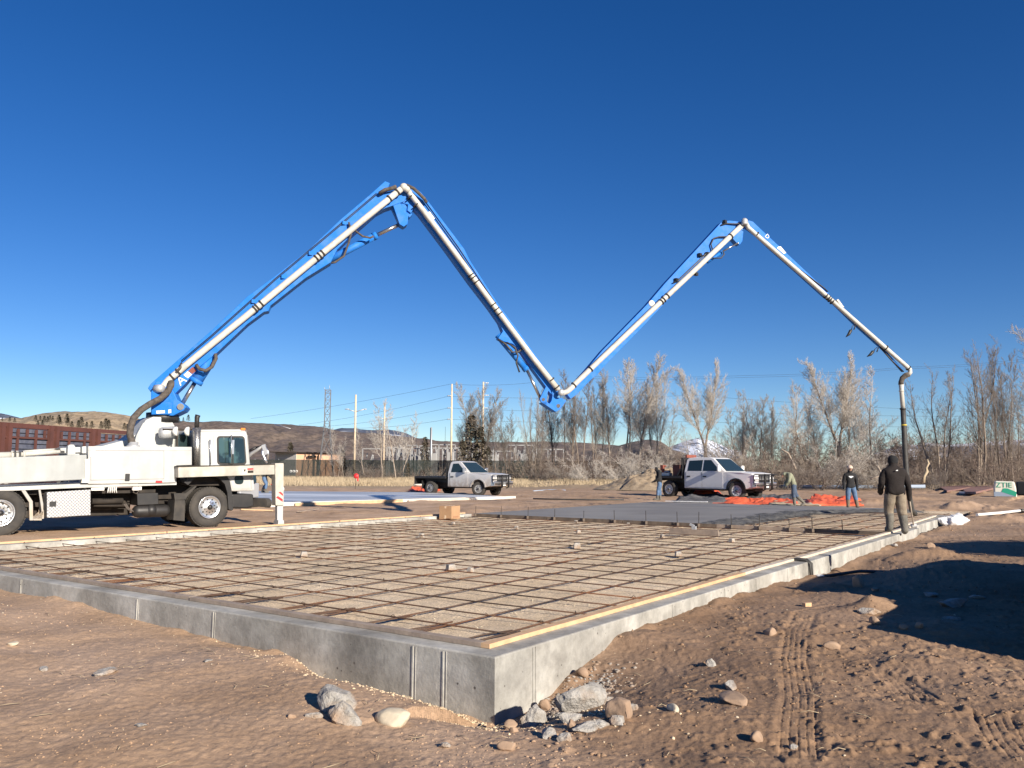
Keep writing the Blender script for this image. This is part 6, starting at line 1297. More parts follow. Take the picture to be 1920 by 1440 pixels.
# long shed
Y0 = 122.; c0 = at(555, 880, Y0); sh = thing('shed', (c0.x, c0.y, 0), R(0), 'long low shed with grey ribbed side and salmon front beyond the fence', 'shed')
zt = at(555, 847, Y0).z; W1 = at(620, 860, Y0).x-c0.x
wl = MB().bb(0, W1, 0, 9, 0, zt-.25); part(sh, 'wall', wl, mat('salmon_wall', (.72, .44, .28), .8))
mb = MB()
for k in range(30): mb.bb(-.08-k*.16*1.25, -.0-k*.16*1.25, .2+k*.35-.01, .2+k*.35+.15, 0, zt-.1)
P1 = Vector((at(505, 860, Y0).x-c0.x, 3.0, 0)); mb = MB(); n = 26
for k in range(n):
    a = P1*(k/n); b = P1*((k+.55)/n); mb.bar(a+Vector((0, 0, (zt-.1)/2)), b+Vector((0, 0, (zt-.1)/2)), .12, zt-.1)
part(sh, 'ribbed_wall', MB().bar(Vector((0, .1, (zt-.15)/2)), P1+Vector((0, .1, (zt-.15)/2)), .1, zt-.15), M['galv']); part(sh, 'wall_rib', mb, mat('grey_ribs', (.48, .46, .45), .7))
part(sh, 'roof', MB().prism([(-5.2, zt-.02), (W1+.3, zt-.20), (W1+.3, zt-.10), (-5.2, zt+.10)], lambda a, b, d: Vector((a, d, b)), -.5, 10), mat('dark_brown_roof', (.06, .045, .04), .7))
part(sh, 'awning', MB().bb(W1*.36, W1*.58, -.5, 0, zt-.85, zt-.55), M['chassis']); part(sh, 'door_panel', MB().bb(W1*.60, W1*.62, -.06, 0, 0, zt-.6).bb(W1*.63, W1*.66, -.08, 0, 0, zt-.4), M['chassis'])
# green screened fence
def fence_mat():
    m = mat('green_privacy_screen', (.015, .026, .023), .8, col2=(.03, .035, .03), scale=.6); t, p = tree_of(m)
    tb_ = t.nodes.new("ShaderNodeBsdfTransparent"); mx = t.nodes.new("ShaderNodeMixShader"); mx.inputs[0].default_value = .58; out = t.nodes["Material Output"]
    t.links.new(tb_.outputs[0], mx.inputs[1]); t.links.new(p.outputs[0], mx.inputs[2]); t.links.new(mx.outputs[0], out.inputs[0]); return m
M['screen'] = fence_mat()
FY = 106.; fx0 = at(300, 880, FY).x; fx1 = at(1180, 880, FY).x; ft_ = at(900, 863.5, FY).z
fe = thing('screened_fence', (fx0, FY, 0), 0, 'long dark green screened fence behind the bare trees', 'fence')
part(fe, 'screen', MB().bb(0, fx1-fx0, -.01, .01, .12, ft_), M['screen'])
k = 0
while k*3.0 < fx1-fx0: part(fe, 'fence_post', MB().cyl((k*3., .06, 0), (k*3., .06, ft_+.08), .04, n=6), M['galv']); k += 1
mb = MB()
for k in range(3): mb.lathe((at(545.5+k*5.3, 885, FY).x-fx0, -.02, at(545, 883.5, FY).z), (0, -1, 0), [(0, .10), (0, .15), (.01, .15), (.01, .10)], 14)
part(fe, 'printed_logo', mb, M['pvc'])
# poles
def pole(px, ytop, Y, label, r=.16, arms=(), m='pole', base=880):
    b = at(px, base, Y); t = at(px, ytop, Y); o = thing('utility_pole', (b.x, b.y, 0), 0, label, 'utility pole', 'utility poles beyond the fence'); h = t.z
    part(o, 'shaft', MB().tube([(0, 0, 0), (0, 0, h)], [r*.82, r*.6], 10), M[m])
    for (ya, w0, w1, kind) in arms:
        za = at(px, ya, Y).z; k_ = Y/F
        if kind == 'v': mb = MB().tube([(0, 0, za), (w0*k_, 0, za+.35)], .06, 6).tube([(0, 0, za), (w1*k_, 0, za+.35)], .06, 6).ball((w0*k_, 0, za+.35), .16, 8, (2.2, .5, .5)).ball((w1*k_, 0, za+.35), .16, 8, (2.2, .5, .5))
        else: mb = MB().tube([(0, 0, za), (w0*k_, 0, za)], .08, 6).ball((w0*k_, 0, za), .15, 8, (1.6, .6, .6))
        part(o, 'cross_arm', mb, M['galv'])
    return o, h
p1_, h1 = pole(664, 740, 112, 'tallest sunlit wooden pole with swept arms, standing left of the birches beyond the fence', .20, [(772, -16, 17, 'v')])
pole(719, 757, 128, 'wooden pole with swept arms among the bare birches, right of the tall sunlit one', .19, [(786, -14, 12, 'v')])
pole(845.5, 720, 124, 'pole with three stubby side arms on its left, left of the cottonwoods', .20, [(742, -6, 0, 's'), (765, -6, 0, 's'), (786, -6, 0, 's')])
pole(905, 716, 136, 'pole half hidden inside the cottonwoods, right of the one with stubby arms', .22, [(718, 8, 0, 's'), (741, 8, 0, 's'), (765, 6, 0, 's')])
o_, h_ = pole(808, 801, 118, 'short dark steel post in front of the substation', .16, [], 'galv'); pole(806.5, 802, 118.6, 'darker twin of the short steel post in front of the substation', .13, [], 'black')
pole(780, 803, 150, 'very thin mast left of the short steel post', .04, [], 'black'); pole(834, 800, 150, 'very thin mast right of the short steel post', .04, [], 'black')
# lattice tower
lt = at(611, 880, 118); o = thing('lattice_tower', (lt.x, lt.y, 0), R(8), 'grey steel lattice tower left of the utility poles', 'lattice tower'); hT = at(612, 731, 118).z; mb = MB(); w0, w1 = 1.75, .62
lv = [0, 3.2, 5.8, 7.7, 9, 10.1, 11.1, 12.05, hT]
wdt = lambda z: w0+(w1-w0)*min(1, z/7.)
for a, b in zip(lv[:-1], lv[1:]):
    ca = [(sx*wdt(a)*.62, sy*wdt(a)*.62, a) for sx, sy in ((-1, -1), (1, -1), (1, 1), (-1, 1))]; cb_ = [(sx*wdt(b)*.62, sy*wdt(b)*.62, b) for sx, sy in ((-1, -1), (1, -1), (1, 1), (-1, 1))]
    for k in range(4): mb.bar(ca[k], cb_[k], .075, .075); mb.bar(ca[k], cb_[(k+1) % 4], .04, .04); mb.bar(ca[(k+1) % 4], cb_[k], .04, .04); mb.bar(cb_[k], cb_[(k+1) % 4], .04, .04)
part(o, 'frame', mb, M['tower']); part(o, 'antenna', MB().tube([(.2, 0, hT), (.2, 0, hT+.7)], .03, 6).tube([(-.5, 0, hT), (-.5, 0, hT+.4)], .03, 6), M['galv'])
# wires
def wirepx(name, pts, Y, label, sag=.4):
    w_ = [at(x, y, yy) for (x, y), yy in zip(pts, Y)]; out = []
    for a, b in zip(w_[:-1], w_[1:]):
        for k in range(9): t = k/9; p = a.lerp(b, t); p.z -= sag*4*t*(1-t); out.append(p)
    out.append(w_[-1]); single(name, MB().tube(out, .016, 4), M['black'], label, 'power line', 'power lines across the sky')
wirepx('power_line', [(470, 785), (845, 720), (1000, 717)], (135, 124, 130), 'top wire rising from the lower left to the pole with stubby arms', .3)
wirepx('power_line', [(560, 797), (840, 743), (1300, 741), (1930, 775)], (135, 124, 140, 140), 'wire meeting the uppermost stubby arm')
wirepx('power_line', [(600, 800), (840, 765), (1300, 769), (1930, 780)], (135, 124, 140, 140), 'wire meeting the middle stubby arm')
wirepx('power_line', [(640, 803), (840, 786), (1300, 790), (1930, 800)], (135, 124, 140, 140), 'wire meeting the lowest stubby arm')
wirepx('power_line', [(1080, 705), (1400, 704), (1700, 688), (1930, 672)], (150, 150, 150, 150), 'highest wire over the forked tree', .3)
wirepx('power_line', [(1080, 709), (1400, 707.5), (1700, 691), (1930, 676)], (150, 150, 150, 150), 'wire just under the highest one over the forked tree', .3)
# substation
q = at(860, 880, 140); ss = thing('substation', (q.x, q.y, 0), 0, 'grey steel electrical substation behind the fence', 'substation')
sx_ = lambda px: at(px, 850, 140).x-q.x; sz = lambda py: at(860, py, 140).z
random.seed(21)
def gant(x0, x1, yt, d, nn_):
    mb = MB(); xs = np.linspace(x0, x1, nn_)
    for x in xs: mb.bb(sx_(x)-.09, sx_(x)+.09, d-.1, d+.1, 0, sz(yt))
    mb.bb(sx_(x0), sx_(x1), d-.1, d+.1, sz(yt)-.12, sz(yt)+.06); part(ss, 'gantry', mb, M['galvdark'])
for a in ((674, 710, 841, 3, 2), (726, 760, 839, 0, 4), (756, 766, 834, 4, 2), (768, 777, 834, 4, 2), (781, 790, 835, 4, 2), (735, 800, 842, -3, 6), (800, 860, 840, 0, 7), (802, 850, 832, 5, 4), (850, 905, 838, 4, 6), (950, 1003, 832, 6, 4), (900, 960, 845, 1, 5), (1000, 1060, 840, 5, 5)): gant(*a)
mb = MB()
for k in range(70):
    x = random.choice((random.uniform(744, 860), random.uniform(670, 1050))); y0_ = random.uniform(846, 858); h_ = random.uniform(.6, 1.8)
    mb.lathe((sx_(x), random.uniform(-2, 6), sz(y0_)-.6), (random.uniform(-.3, .3), 0, 1), [(0, .05), (.1, .16), (h_*.3, .08), (h_*.5, .16), (h_*.8, .08), (h_, .14), (h_+.05, .0)], 8)
x_ = part(ss, 'insulator', mb, M['galvdark']); x_['kind'] = 'stuff'
for a, b, c_, d_ in ((756, 775, 853, 866), (778, 792, 855, 866), (805, 820, 850, 866), (838, 852, 848, 866), (915, 935, 852, 866), (975, 990, 850, 866)): part(ss, 'transformer', MB().bb(sx_(a), sx_(b), -1, 1.5, 0, sz(c_)), M['galvdark'], bevel=.1)
random.seed(5)

# ================================================================ HILLS
def hill(name, sky_, D0, D1, m, label, seed, gul=.25, rows=34, base=0., jag=.5):
    xs = np.array([p[0] for p in sky_], float); ys = np.array([p[1] for p in sky_], float)
    px = np.linspace(xs[0], xs[-1], int((xs[-1]-xs[0])/3)+2); py = np.interp(px, xs, ys)
    az_ = []; zt_ = []
    for a, b in zip(px, py):
        p = at(a, b, 1000.); az_.append(p.x/1000.); zt_.append((p.z-CH)/1000.)
    az_ = np.array(az_); zt_ = np.array(zt_); zt_ = zt_+jag*.0012*fbm(px*.05, px*0+seed, 4, seed)
    k = np.concatenate([np.linspace(0, 1, rows), [1.15, 1.5]]); K, A = np.meshgrid(k, az_, indexing='ij'); ZT = np.broadcast_to(zt_, K.shape)
    D = D0+(D1-D0)*np.minimum(K, 1.5)
    top = ZT*D1
    pr = np.where(K <= 1, K**1.15, 1-(K-1)*1.6)
    X = A*D; Y = D
    sc_ = 6./(D1-D0)
    g_ = fbm(X*sc_*1.6, Y*sc_*.35, 5, seed+3)+.6*fbm(X*sc_*5, Y*sc_*1.2, 4, seed+8)
    Z = CH*0+top*pr+top*gul*g_*np.clip(K, 0, 1)*np.clip(1-K, 0, 1)*1.6+CH+base*(1-np.clip(K, 0, 1))
    Z = np.where(K == 0, -2, Z)
    n, mm = K.shape; i = np.arange(n-1)[:, None]*mm; j = np.arange(mm-1)[None, :]
    f = np.stack([i+j, i+j+1, i+mm+j+1, i+mm+j], -1).reshape(-1, 4)
    tag(link(name, npmesh(name, np.stack([X.ravel(), Y.ravel(), Z.ravel()], 1), f, m, True)), label, None, None, 'structure')
def hmat(n, c, c2, c3, s1, s2, rough=.95):
    m = mat(n, c, rough, col2=c2, scale=s1, col3=c3, scale3=s2, bump=.6, bscale=s1*8, bdist=1/s1*.05); banded(m, (s1*9, s1*5, s1*9), .66, 1.12); return m
HA = [(-60, 800), (0, 785), (40, 783.5), (80, 776), (120, 771.5), (160, 771.5), (200, 773), (245, 781), (300, 797), (360, 815), (420, 840)]
hill('hill', HA, 420, 900, hmat('tan_hillside', (.40, .30, .19), (.27, .22, .15), (.47, .34, .21), .02, .008), 'tan grassy hill dotted with junipers at the left', 200, .22)
HB = [(120, 800), (200, 797), (300, 793), (345, 790), (438, 791), (515, 795), (575, 798), (602, 801), (640, 808), (700, 812), (751, 818), (805, 823.6), (832, 827.7), (900, 829), (995, 828), (1080, 829), (1150, 834), (1260, 850)]
hill('hill', HB, 1300, 2600, hmat('brown_sagebrush_slope', (.16, .115, .09), (.11, .085, .075), (.20, .15, .11), .008, .003), 'long dark brown sagebrush hill behind the shed and poles', 210, .22)
HC = [(1060, 852), (1120, 843), (1170, 833), (1206, 824), (1221, 824), (1240, 829), (1262, 843), (1290, 852)]
hill('hill', HC, 900, 1400, hmat('brown_wooded_knoll', (.15, .11, .09), (.09, .075, .06), (.18, .13, .10), .02, .006), 'brown knoll left of the snowy mountain', 220, .2)
def snowmat(n, hazy_rock, lo, hi, sc):  # the rock colour passed in carries the blue of distant haze
    m = mat(n, hazy_rock, .8); t, p = tree_of(m); tc = t.nodes.new("ShaderNodeTexCoord"); mp_ = t.nodes.new("ShaderNodeMapping"); mp_.inputs["Scale"].default_value = sc; mp_.inputs["Rotation"].default_value = (0, R(35), 0)
    nz = t.nodes.new("ShaderNodeTexNoise"); nz.inputs["Scale"].default_value = 1; nz.inputs["Detail"].default_value = 7; mr = t.nodes.new("ShaderNodeMapRange"); mr.inputs[1].default_value = lo; mr.inputs[2].default_value = hi
    mx = t.nodes.new("ShaderNodeMix"); mx.data_type = 'RGBA'; mx.inputs[6].default_value = (*hazy_rock, 1); mx.inputs[7].default_value = (.80, .84, .92, 1)
    t.links.new(tc.outputs["Object"], mp_.inputs[0]); t.links.new(mp_.outputs[0], nz.inputs["Vector"]); t.links.new(nz.outputs["Fac"], mr.inputs[0]); t.links.new(mr.outputs[0], mx.inputs[0]); t.links.new(mx.outputs[2], p.inputs["Base Color"]); return m
hill('mountain', [(1225, 850), (1251, 839), (1272, 832), (1290, 826), (1300, 824), (1309, 821.5), (1316, 823.5), (1325, 823), (1334, 827), (1345, 832), (1358, 836), (1370, 842), (1400, 850)], 9000, 13000, snowmat('snowy_peak', (.10, .13, .19), .40, .50, (.016, .0015, .004)), 'far snow covered mountain behind the forked tree', 230, .1)
hill('mountain', [(600, 812), (640, 802), (697, 807), (727, 805.5), (740, 807), (762, 812.5), (779, 820.6), (800, 828), (840, 840)], 5000, 7500, snowmat('far_dark_ridge', (.075, .09, .13), .50, .60, (.002, .001, .012)), 'dark blue ridge with snow patches above the substation', 240, .12)
hill('mountain', [(-60, 770), (0, 776), (15, 777), (40, 784), (60, 792)], 5000, 7000, snowmat('far_left_ridge', (.075, .09, .13), .52, .62, (.002, .001, .012)), 'dark blue ridge with snow patches at the far left', 250, .12)
hill('mountain', [(1640, 850), (1680, 836), (1720, 833), (1745, 830), (1770, 834), (1800, 832), (1850, 828), (1885, 826), (1960, 824), (2050, 840)], 6000, 9000, snowmat('far_right_ridge', (.09, .10, .14), .47, .58, (.0015, .0008, .012)), 'distant ridge streaked with snow behind the right trees', 260, .12)
# a pale track over the brown hill
mb = MB().tube([at(515, 796.2, 2480), at(528, 799, 2400), at(544, 803.5, 2300)], 1.0, 5); single('snow_drift', mb, M['plastic'], 'thin white snow drift on the crest of the brown hill', 'snow drift')

# ================================================================ TREES
def segs_mesh(name, S, m, sides=3):
    S = np.array(S, float); p0 = S[:, 0:3]; p1 = S[:, 3:6]; r0 = S[:, 6:7]; r1 = S[:, 7:8]; d = p1-p0; d /= np.linalg.norm(d, axis=1, keepdims=True)+1e-9
    ref = np.where(np.abs(d[:, 2:3]) > .9, np.array([[1., 0, 0]]), np.array([[0, 0, 1.]])); a = np.cross(d, ref); a /= np.linalg.norm(a, axis=1, keepdims=True); b = np.cross(d, a)
    vs = []
    for P_, r_ in ((p0, r0), (p1, r1)):
        for k in range(sides): t = 2*math.pi*k/sides; vs.append(P_+(a*math.cos(t)+b*math.sin(t))*r_)
    v = np.stack(vs, 1).reshape(-1, 3); n = len(S); base = (np.arange(n)*2*sides)[:, None]
    f = np.stack([np.concatenate([base+k, base+(k+1) % sides, base+sides+(k+1) % sides, base+sides+k], 1) for k in range(sides)], 1).reshape(-1, 4)
    return v, f
def grow(Hh, seed, trunks=1, ang=(22, 40), upb=.12, limbs=22, rt=.16, start=.22, lean=0., tw=.0078, ll=.40, spread=.10, depth=3, dens=1., fork=0.):
    rd = random.Random(seed); T = []; C_ = []
    def br(p, d, L, r, dep):
        n = 6 if dep == 0 else 5 if dep == 1 else 4 if dep == 2 else 2
        if dep == 0: n = 12
        st = L/n; k0 = start*n if dep == 0 else .8
        for i in range(n):
            j = .05 if dep == 0 else .13
            d = (d+Vector((rd.gauss(0, j), rd.gauss(0, j), rd.gauss(0, j*.6)))+Vector((0, 0, upb*(1 if dep else .5)))).normalized()
            q = p+d*st; ra = max(tw*.75, r*(1-i/n*.85)); rb = max(tw*.7, r*(1-(i+1)/n*.85))
            (T if ra > min(.030, rt*.6) else C_).append((*p, *q, ra, rb))
            p = q
            if dep < depth+1 and i+1 >= k0 and i < n:
                cnt = limbs/(n*(1-start)) if dep == 0 else (3.3, 3.0, 2.6)[min(dep-1, 2)]*dens
                for _ in range(int(cnt)+(rd.random() < cnt % 1)):
                    if dep == depth and rd.random() < .3: continue
                    th = R(rd.uniform(*ang))*(1.0 if dep == 0 else 1.15); ph = rd.uniform(0, 6.283)
                    a = d.cross(Vector((rd.gauss(0, 1), rd.gauss(0, 1), rd.gauss(0, 1)))).normalized()
                    nd = (d*math.cos(th)+a*math.sin(th)).normalized()
                    f_ = 1-(i+1)/n*(.72 if dep == 0 else .5)
                    nl = L*(ll if dep == 0 else .46)*f_*rd.uniform(.7, 1.25)
                    if nl > .12: br(p, nd, nl, max(tw, rb*(rd.uniform(.24, .42) if dep == 0 else rd.uniform(.35, .6))), dep+1)
    if fork:
        h0 = Hh*fork; pts = [Vector((0, 0, -.2)), Vector((.05, 0, h0*.5)), Vector((0, 0, h0))]
        for a_, b_ in zip(pts[:-1], pts[1:]): T.append((*a_, *b_, rt*1.25, rt*1.1))
        for sg in (-1, 1): br(pts[-1]-Vector((0, 0, .1)), Vector((sg*spread, 0, 1)).normalized(), (Hh-h0)*(1 if sg > 0 else .97), rt*.85, 0)
        trunks = 0
    for k in range(trunks):
        a = rd.uniform(0, 6.28); sp = spread*(0 if trunks == 1 else 1)
        p0 = Vector((math.cos(a)*.25*(trunks > 1), math.sin(a)*.25*(trunks > 1), -.1)); d = Vector((math.cos(a)*sp+lean, math.sin(a)*sp, 1)).normalized()
        if trunks > 1: T.append((0, 0, -.35, *p0, rt, rt*.9))
        br(p0, d, Hh*rd.uniform(.8, 1.0), rt*rd.uniform(.7, 1), 0)
    zt_ = max(s[5] for s in C_+T)
    return T, C_, zt_
def variant(tm, cm, **kw):
    T, C_, zt_ = grow(**kw); v, f = segs_mesh('t', T, None, 6); a = npmesh('trunk', v, f, tm, True); v, f = segs_mesh('c', C_, None, 3); b = npmesh('crown', v, f, cm); return a, b, zt_
VAR = {
 'tall1': variant(M['bark'], M['twig'], Hh=15, seed=1, trunks=1, limbs=26, ang=(18, 34), start=.25),
 'tall2': variant(M['bark'], M['twig'], Hh=15, seed=2, trunks=2, limbs=17, ang=(16, 32), spread=.12, start=.3),
 'tall3': variant(M['bark'], M['twig'], Hh=14, seed=3, trunks=3, limbs=13, ang=(16, 30), spread=.16, start=.3, rt=.13),
 'fork': variant(M['bark'], M['twigw'], Hh=15, seed=17, fork=.30, limbs=34, ang=(16, 34), spread=.24, start=.16, rt=.17, upb=.13, ll=.42),
 'birch': variant(M['bark'], M['twigw'], Hh=10, seed=5, trunks=1, limbs=20, ang=(24, 42), start=.28, rt=.10, ll=.36, dens=.75),
 'birch2': variant(M['bark'], M['twigw'], Hh=10, seed=6, trunks=2, limbs=14, ang=(20, 38), spread=.14, start=.2, rt=.09, ll=.4, dens=.75),
 'fan1': variant(M['barkdark'], M['twig'], Hh=14, seed=7, trunks=4, limbs=12, ang=(18, 38), spread=.30, start=.2, rt=.17, lean=-.16, dens=.72, ll=.34),
 'fan2': variant(M['barkdark'], M['twig'], Hh=14, seed=8, trunks=4, limbs=13, ang=(18, 38), spread=.30, start=.18, rt=.16, dens=.72, ll=.34),
 'scrub1': variant(M['barkdark'], M['twigd'], Hh=6, seed=9, trunks=6, limbs=9, ang=(25, 55), spread=.6, start=.08, rt=.06, tw=.010, upb=.05, dens=.8),
 'scrub2': variant(M['bark'], M['twig'], Hh=5, seed=10, trunks=7, limbs=8, ang=(25, 60), spread=.9, start=.08, rt=.045, tw=.009, upb=.03, dens=.8),
}
def tree(px, ytop, Y, var, label, kind='bare tree', group='bare cottonwoods and birches at the back', wide=1., rot=None, bm_=None, cm_=None):
    a, b, zt_ = VAR[var]; p = at(px, 880, Y); h = at(px, ytop, Y).z; s_ = h/zt_
    o = thing('tree' if kind != 'shrub' else 'shrub', (p.x, p.y, hz(p.x, p.y) if Y < 90 else 0), random.uniform(0, 6.28) if rot is None else rot, label, kind, group); wide *= 1.25 if kind == 'bare tree' else 1; o.scale = (s_*wide, s_*wide, s_)
    for nm, me, mm in (('trunk', a, bm_), ('crown', b, cm_)):
        c = bpy.data.objects.new(nm, me); COL.objects.link(c); c.parent = o
        if mm: c.material_slots[0].link = 'OBJECT'; c.material_slots[0].material = mm
TB, TW, TD, BK, BD_ = M['twig'], M['twigw'], M['twigd'], M['bark'], M['barkdark']
L_T = [
 (630, 800, 104, 'birch2', 1, None, TW, 'slim birch pair between the lattice tower and the tall sunlit pole'),
 (645, 830, 102, 'birch', .8, None, TW, 'short birch just left of the tall sunlit pole'),
 (683, 795, 101, 'birch', .9, None, TW, 'birch just right of the tall sunlit pole'),
 (716, 752, 100, 'birch', 1.1, None, TW, 'birch overlapping the second pole with swept arms'),
 (748, 745, 100, 'birch2', 1, None, TW, 'paler birch right of the second pole'),
 (765, 800, 110, 'birch', .8, None, TW, 'low birch in front of the left end of the substation'),
 (868, 735, 104, 'tall1', .8, None, TB, 'bare cottonwood left of the dark conifers above the silver flatbed'),
 (888, 712, 103, 'tall2', 1, None, TB, 'tall cottonwood directly above the cab of the silver flatbed'),
 (905, 722, 101, 'tall1', .9, None, TB, 'cottonwood around the half hidden pole'),
 (935, 742, 100, 'birch2', .8, BD_, TD, 'slim dark tree right of the half hidden pole'),
 (952, 752, 100, 'birch2', .8, BD_, TD, 'slim dark tree left of the blue knuckle of the boom'),
 (1000, 717, 98, 'fan1', .55, None, TB, 'tree leaning left under the blue knuckle of the boom'),
 (1012, 760, 97, 'birch2', .9, BD_, TD, 'dark tree below the blue knuckle'),
 (1040, 700, 104, 'tall1', .9, BD_, TD, 'tall tree right behind the blue knuckle'),
 (1068, 712, 102, 'tall3', .8, BD_, TB, 'many-stemmed tree right of the blue knuckle'),
 (1092, 690, 100, 'tall2', .8, BD_, TD, 'dark-stemmed cottonwood behind the start of the third boom section'),
 (1120, 706, 101, 'tall3', .8, BD_, TB, 'cottonwood left of the tallest pale one'),
 (1146, 680, 100, 'tall1', .8, BK, TB, 'narrow cottonwood left of the tallest pale pair'),
 (1176, 664, 99, 'tall2', 1, BK, TW, 'left one of the two tallest pale cottonwoods in the middle'),
 (1196, 656, 98, 'tall1', 1, BK, TW, 'tallest pale cottonwood in the middle'),
 (1224, 674, 99, 'tall3', .7, BK, TW, 'right one of the tallest pale cottonwoods, with a slim white stem'),
 (1245, 760, 100, 'birch', .9, None, TB, 'small bare tree at the right end of the middle group'),
 (1323, 668, 92, 'fork', .85, None, TW, 'big forked cottonwood standing alone above the white flatbed'),
 (1298, 790, 92, 'birch', 1, None, TW, 'small pale tree left of the big forked cottonwood'),
 (1395, 752, 82, 'tall3', 1.0, BD_, TW, 'pale rounded tree right of the big forked cottonwood'),
 (1425, 730, 80, 'tall2', 1.0, BD_, TB, 'grey-brown tree above the hood of the white flatbed'),
 (1450, 742, 79, 'tall3', .9, BD_, TB, 'dense tree left of the slim white birch'),
 (1482, 712, 78, 'birch', 1.1, BK, TW, 'slim white birch above the bending man'),
 (1512, 722, 77, 'birch2', 1.1, BD_, TW, 'birch with crossing dark stems between the bending man and the man in the cap'),
 (1535, 738, 79, 'tall1', .8, BD_, TW, 'thin tree just left of the tall whitish fan-shaped tree'),
 (1574, 655, 78, 'fork', .9, BK, TW, 'tall whitish fan-shaped tree above the man in the beige cap'),
 (1590, 690, 80, 'tall2', .9, BK, TW, 'tree behind the tall whitish fan-shaped one'),
 (1628, 688, 76, 'birch2', 1.2, BD_, TW, 'open-crowned tree left of the hanging end hose'),
 (1765, 676, 70, 'fan1', .8, BD_, TD, 'dark tree leaning left, just right of the hanging end hose'),
 (1838, 618, 72, 'fan2', .75, BD_, TD, 'tallest dark tree on the right'),
 (1856, 700, 73, 'fan1', .5, BD_, TD, 'thin leaning tree beside the tallest dark one'),
 (1878, 644, 74, 'tall3', .75, BD_, TD, 'upright tree right of the tallest dark one'),
 (1902, 700, 72, 'fan2', .5, BD_, TD, 'spreading tree near the right edge'),
 (1948, 560, 62, 'fan2', 1.0, BD_, TB, 'tree at the right edge with only its left twigs in the picture'),
 (1700, 790, 88, 'birch', .9, BD_, TD, 'low bare tree behind the hanging end hose'),
 (1725, 792, 86, 'scrub1', .6, BD_, TD, 'low rounded bare tree right of the hose and behind the dark leaning tree')]
for px, yt, Y, vr, wd, bm_, cm_, lb in L_T: tree(px, yt, Y, vr, lb, wide=wd, bm_=bm_, cm_=cm_, rot=.2 if vr == 'fork' else random.uniform(-.5, .5) if vr[:3] == 'fan' else None)
G3 = 'bare shrubs in front of the trees'
for px, yt, Y, vr, wd, cm_, lb in ((1108, 845, 80, 'scrub2', 1.1, TW, 'pale bare bush standing alone in the grass left of the earth heap'), (1168, 850, 79, 'scrub2', 1, TW, 'pale bush just left of the earth heap'), (1068, 862, 82, 'scrub2', 1.2, TB, 'low brown bush left of the pale lone bush'),
                               (1015, 868, 84, 'scrub1', 1.3, TD, 'dark bush in front of the fence right of the silver flatbed'), (1215, 835, 84, 'scrub2', 1.3, TW, 'pale bush behind the earth heap'), (1262, 838, 80, 'scrub2', 1.2, TW, 'pale bush behind the bed of the white flatbed'),
                               (1375, 800, 68, 'scrub1', 1.2, TB, 'dense bush behind the hood of the white flatbed'), (1535, 842, 60, 'scrub1', 1.5, TD, 'dark spreading bush between the bending man and the man in the cap'), (1560, 810, 64, 'scrub2', 1.1, TW, 'pale arching bush above the man in the cap'), (1660, 845, 62, 'scrub2', 1.3, TB, 'brown bush left of the man in dark fleece'),
                               (1745, 868, 62, 'scrub2', .9, TD, 'low bush at the foot of the dark leaning tree'), (890, 852, 98, 'scrub1', 1.2, TD, 'brown bush behind the silver cab'), (700, 862, 98, 'scrub1', 1.2, TD, 'dark bush at the foot of the birches')):
    tree(px, yt, Y, vr, lb, 'shrub', G3, wide=wd, cm_=cm_)
# broken pale snags
for pts, lb in (([(1731, 905), (1733, 893), (1738, 884), (1737, 877), (1741, 869), (1739, 861)], 'splintered yellowish snag at the edge of the thicket'), ([(1464, 842), (1478, 850), (1487, 868), (1492, 880)], 'pale bent branch hanging over the bending man'), ([(1632, 898), (1650, 892), (1652, 886), (1645, 873)], 'thin pale fallen branch left of the man in dark fleece')):
    p_ = [at(x, y, 60) for x, y in pts]; single('dead_branch', MB().tube(p_, [.13, .10, .12, .07, .09, .03][:len(p_)] if 'snag' in lb else .07, 7), M['bark' if 'snag' not in lb else 'straw'], lb, 'dead branch')
# thicket: one mass
def merge(name, variants, places, m, label):
    V_ = []; F_ = []; o_ = 0
    for (x, y, z, s_, w_, rz, vi) in places:
        for me in VAR[variants[vi]][:2]:
            co = np.empty(len(me.vertices)*3); me.vertices.foreach_get('co', co); co = co.reshape(-1, 3); k = me.name
            fa = MESHF.setdefault(me.name, np.array([tuple(p.vertices) for p in me.polygons]))
            if variants[vi][0:5] == 'thick' or True:
                c, s = math.cos(rz), math.sin(rz); q = np.stack([(co[:, 0]*c-co[:, 1]*s)*w_+x, (co[:, 0]*s+co[:, 1]*c)*w_+y, co[:, 2]*s_+z], 1)
                V_.append(q); F_.append(fa+o_); o_ += len(q)
    tag(link(name, npmesh(name, np.concatenate(V_), np.concatenate(F_), m)), label, None, None, 'stuff')
MESHF = {}
VAR['th1'] = variant(M['brush'], M['brush'], Hh=4, seed=31, trunks=6, limbs=8, ang=(25, 60), spread=.7, start=.08, rt=.030, tw=.010, upb=.05, dens=.48)
VAR['th2'] = variant(M['brush'], M['brush'], Hh=4, seed=32, trunks=5, limbs=8, ang=(25, 70), spread=1.0, start=.05, rt=.026, tw=.010, upb=.01, dens=.48)
rt_ = random.Random(77); pl = []
def thick(px0, px1, ytop, Y0_, Y1_, n):
    for k in range(n):
        px = px0+(px1-px0)*(k+rt_.random())/n; Y = rt_.uniform(Y0_, Y1_); yt = ytop+rt_.uniform(-6, 22); p = at(px, 880, Y); h = max(1.2, at(px, yt, Y).z); vi = rt_.randint(0, 1)
        s_ = h/VAR[('th1', 'th2')[vi]][2]; pl.append((p.x, p.y, 0, s_, s_*rt_.uniform(.7, 1.0), rt_.uniform(0, 6.28), vi))
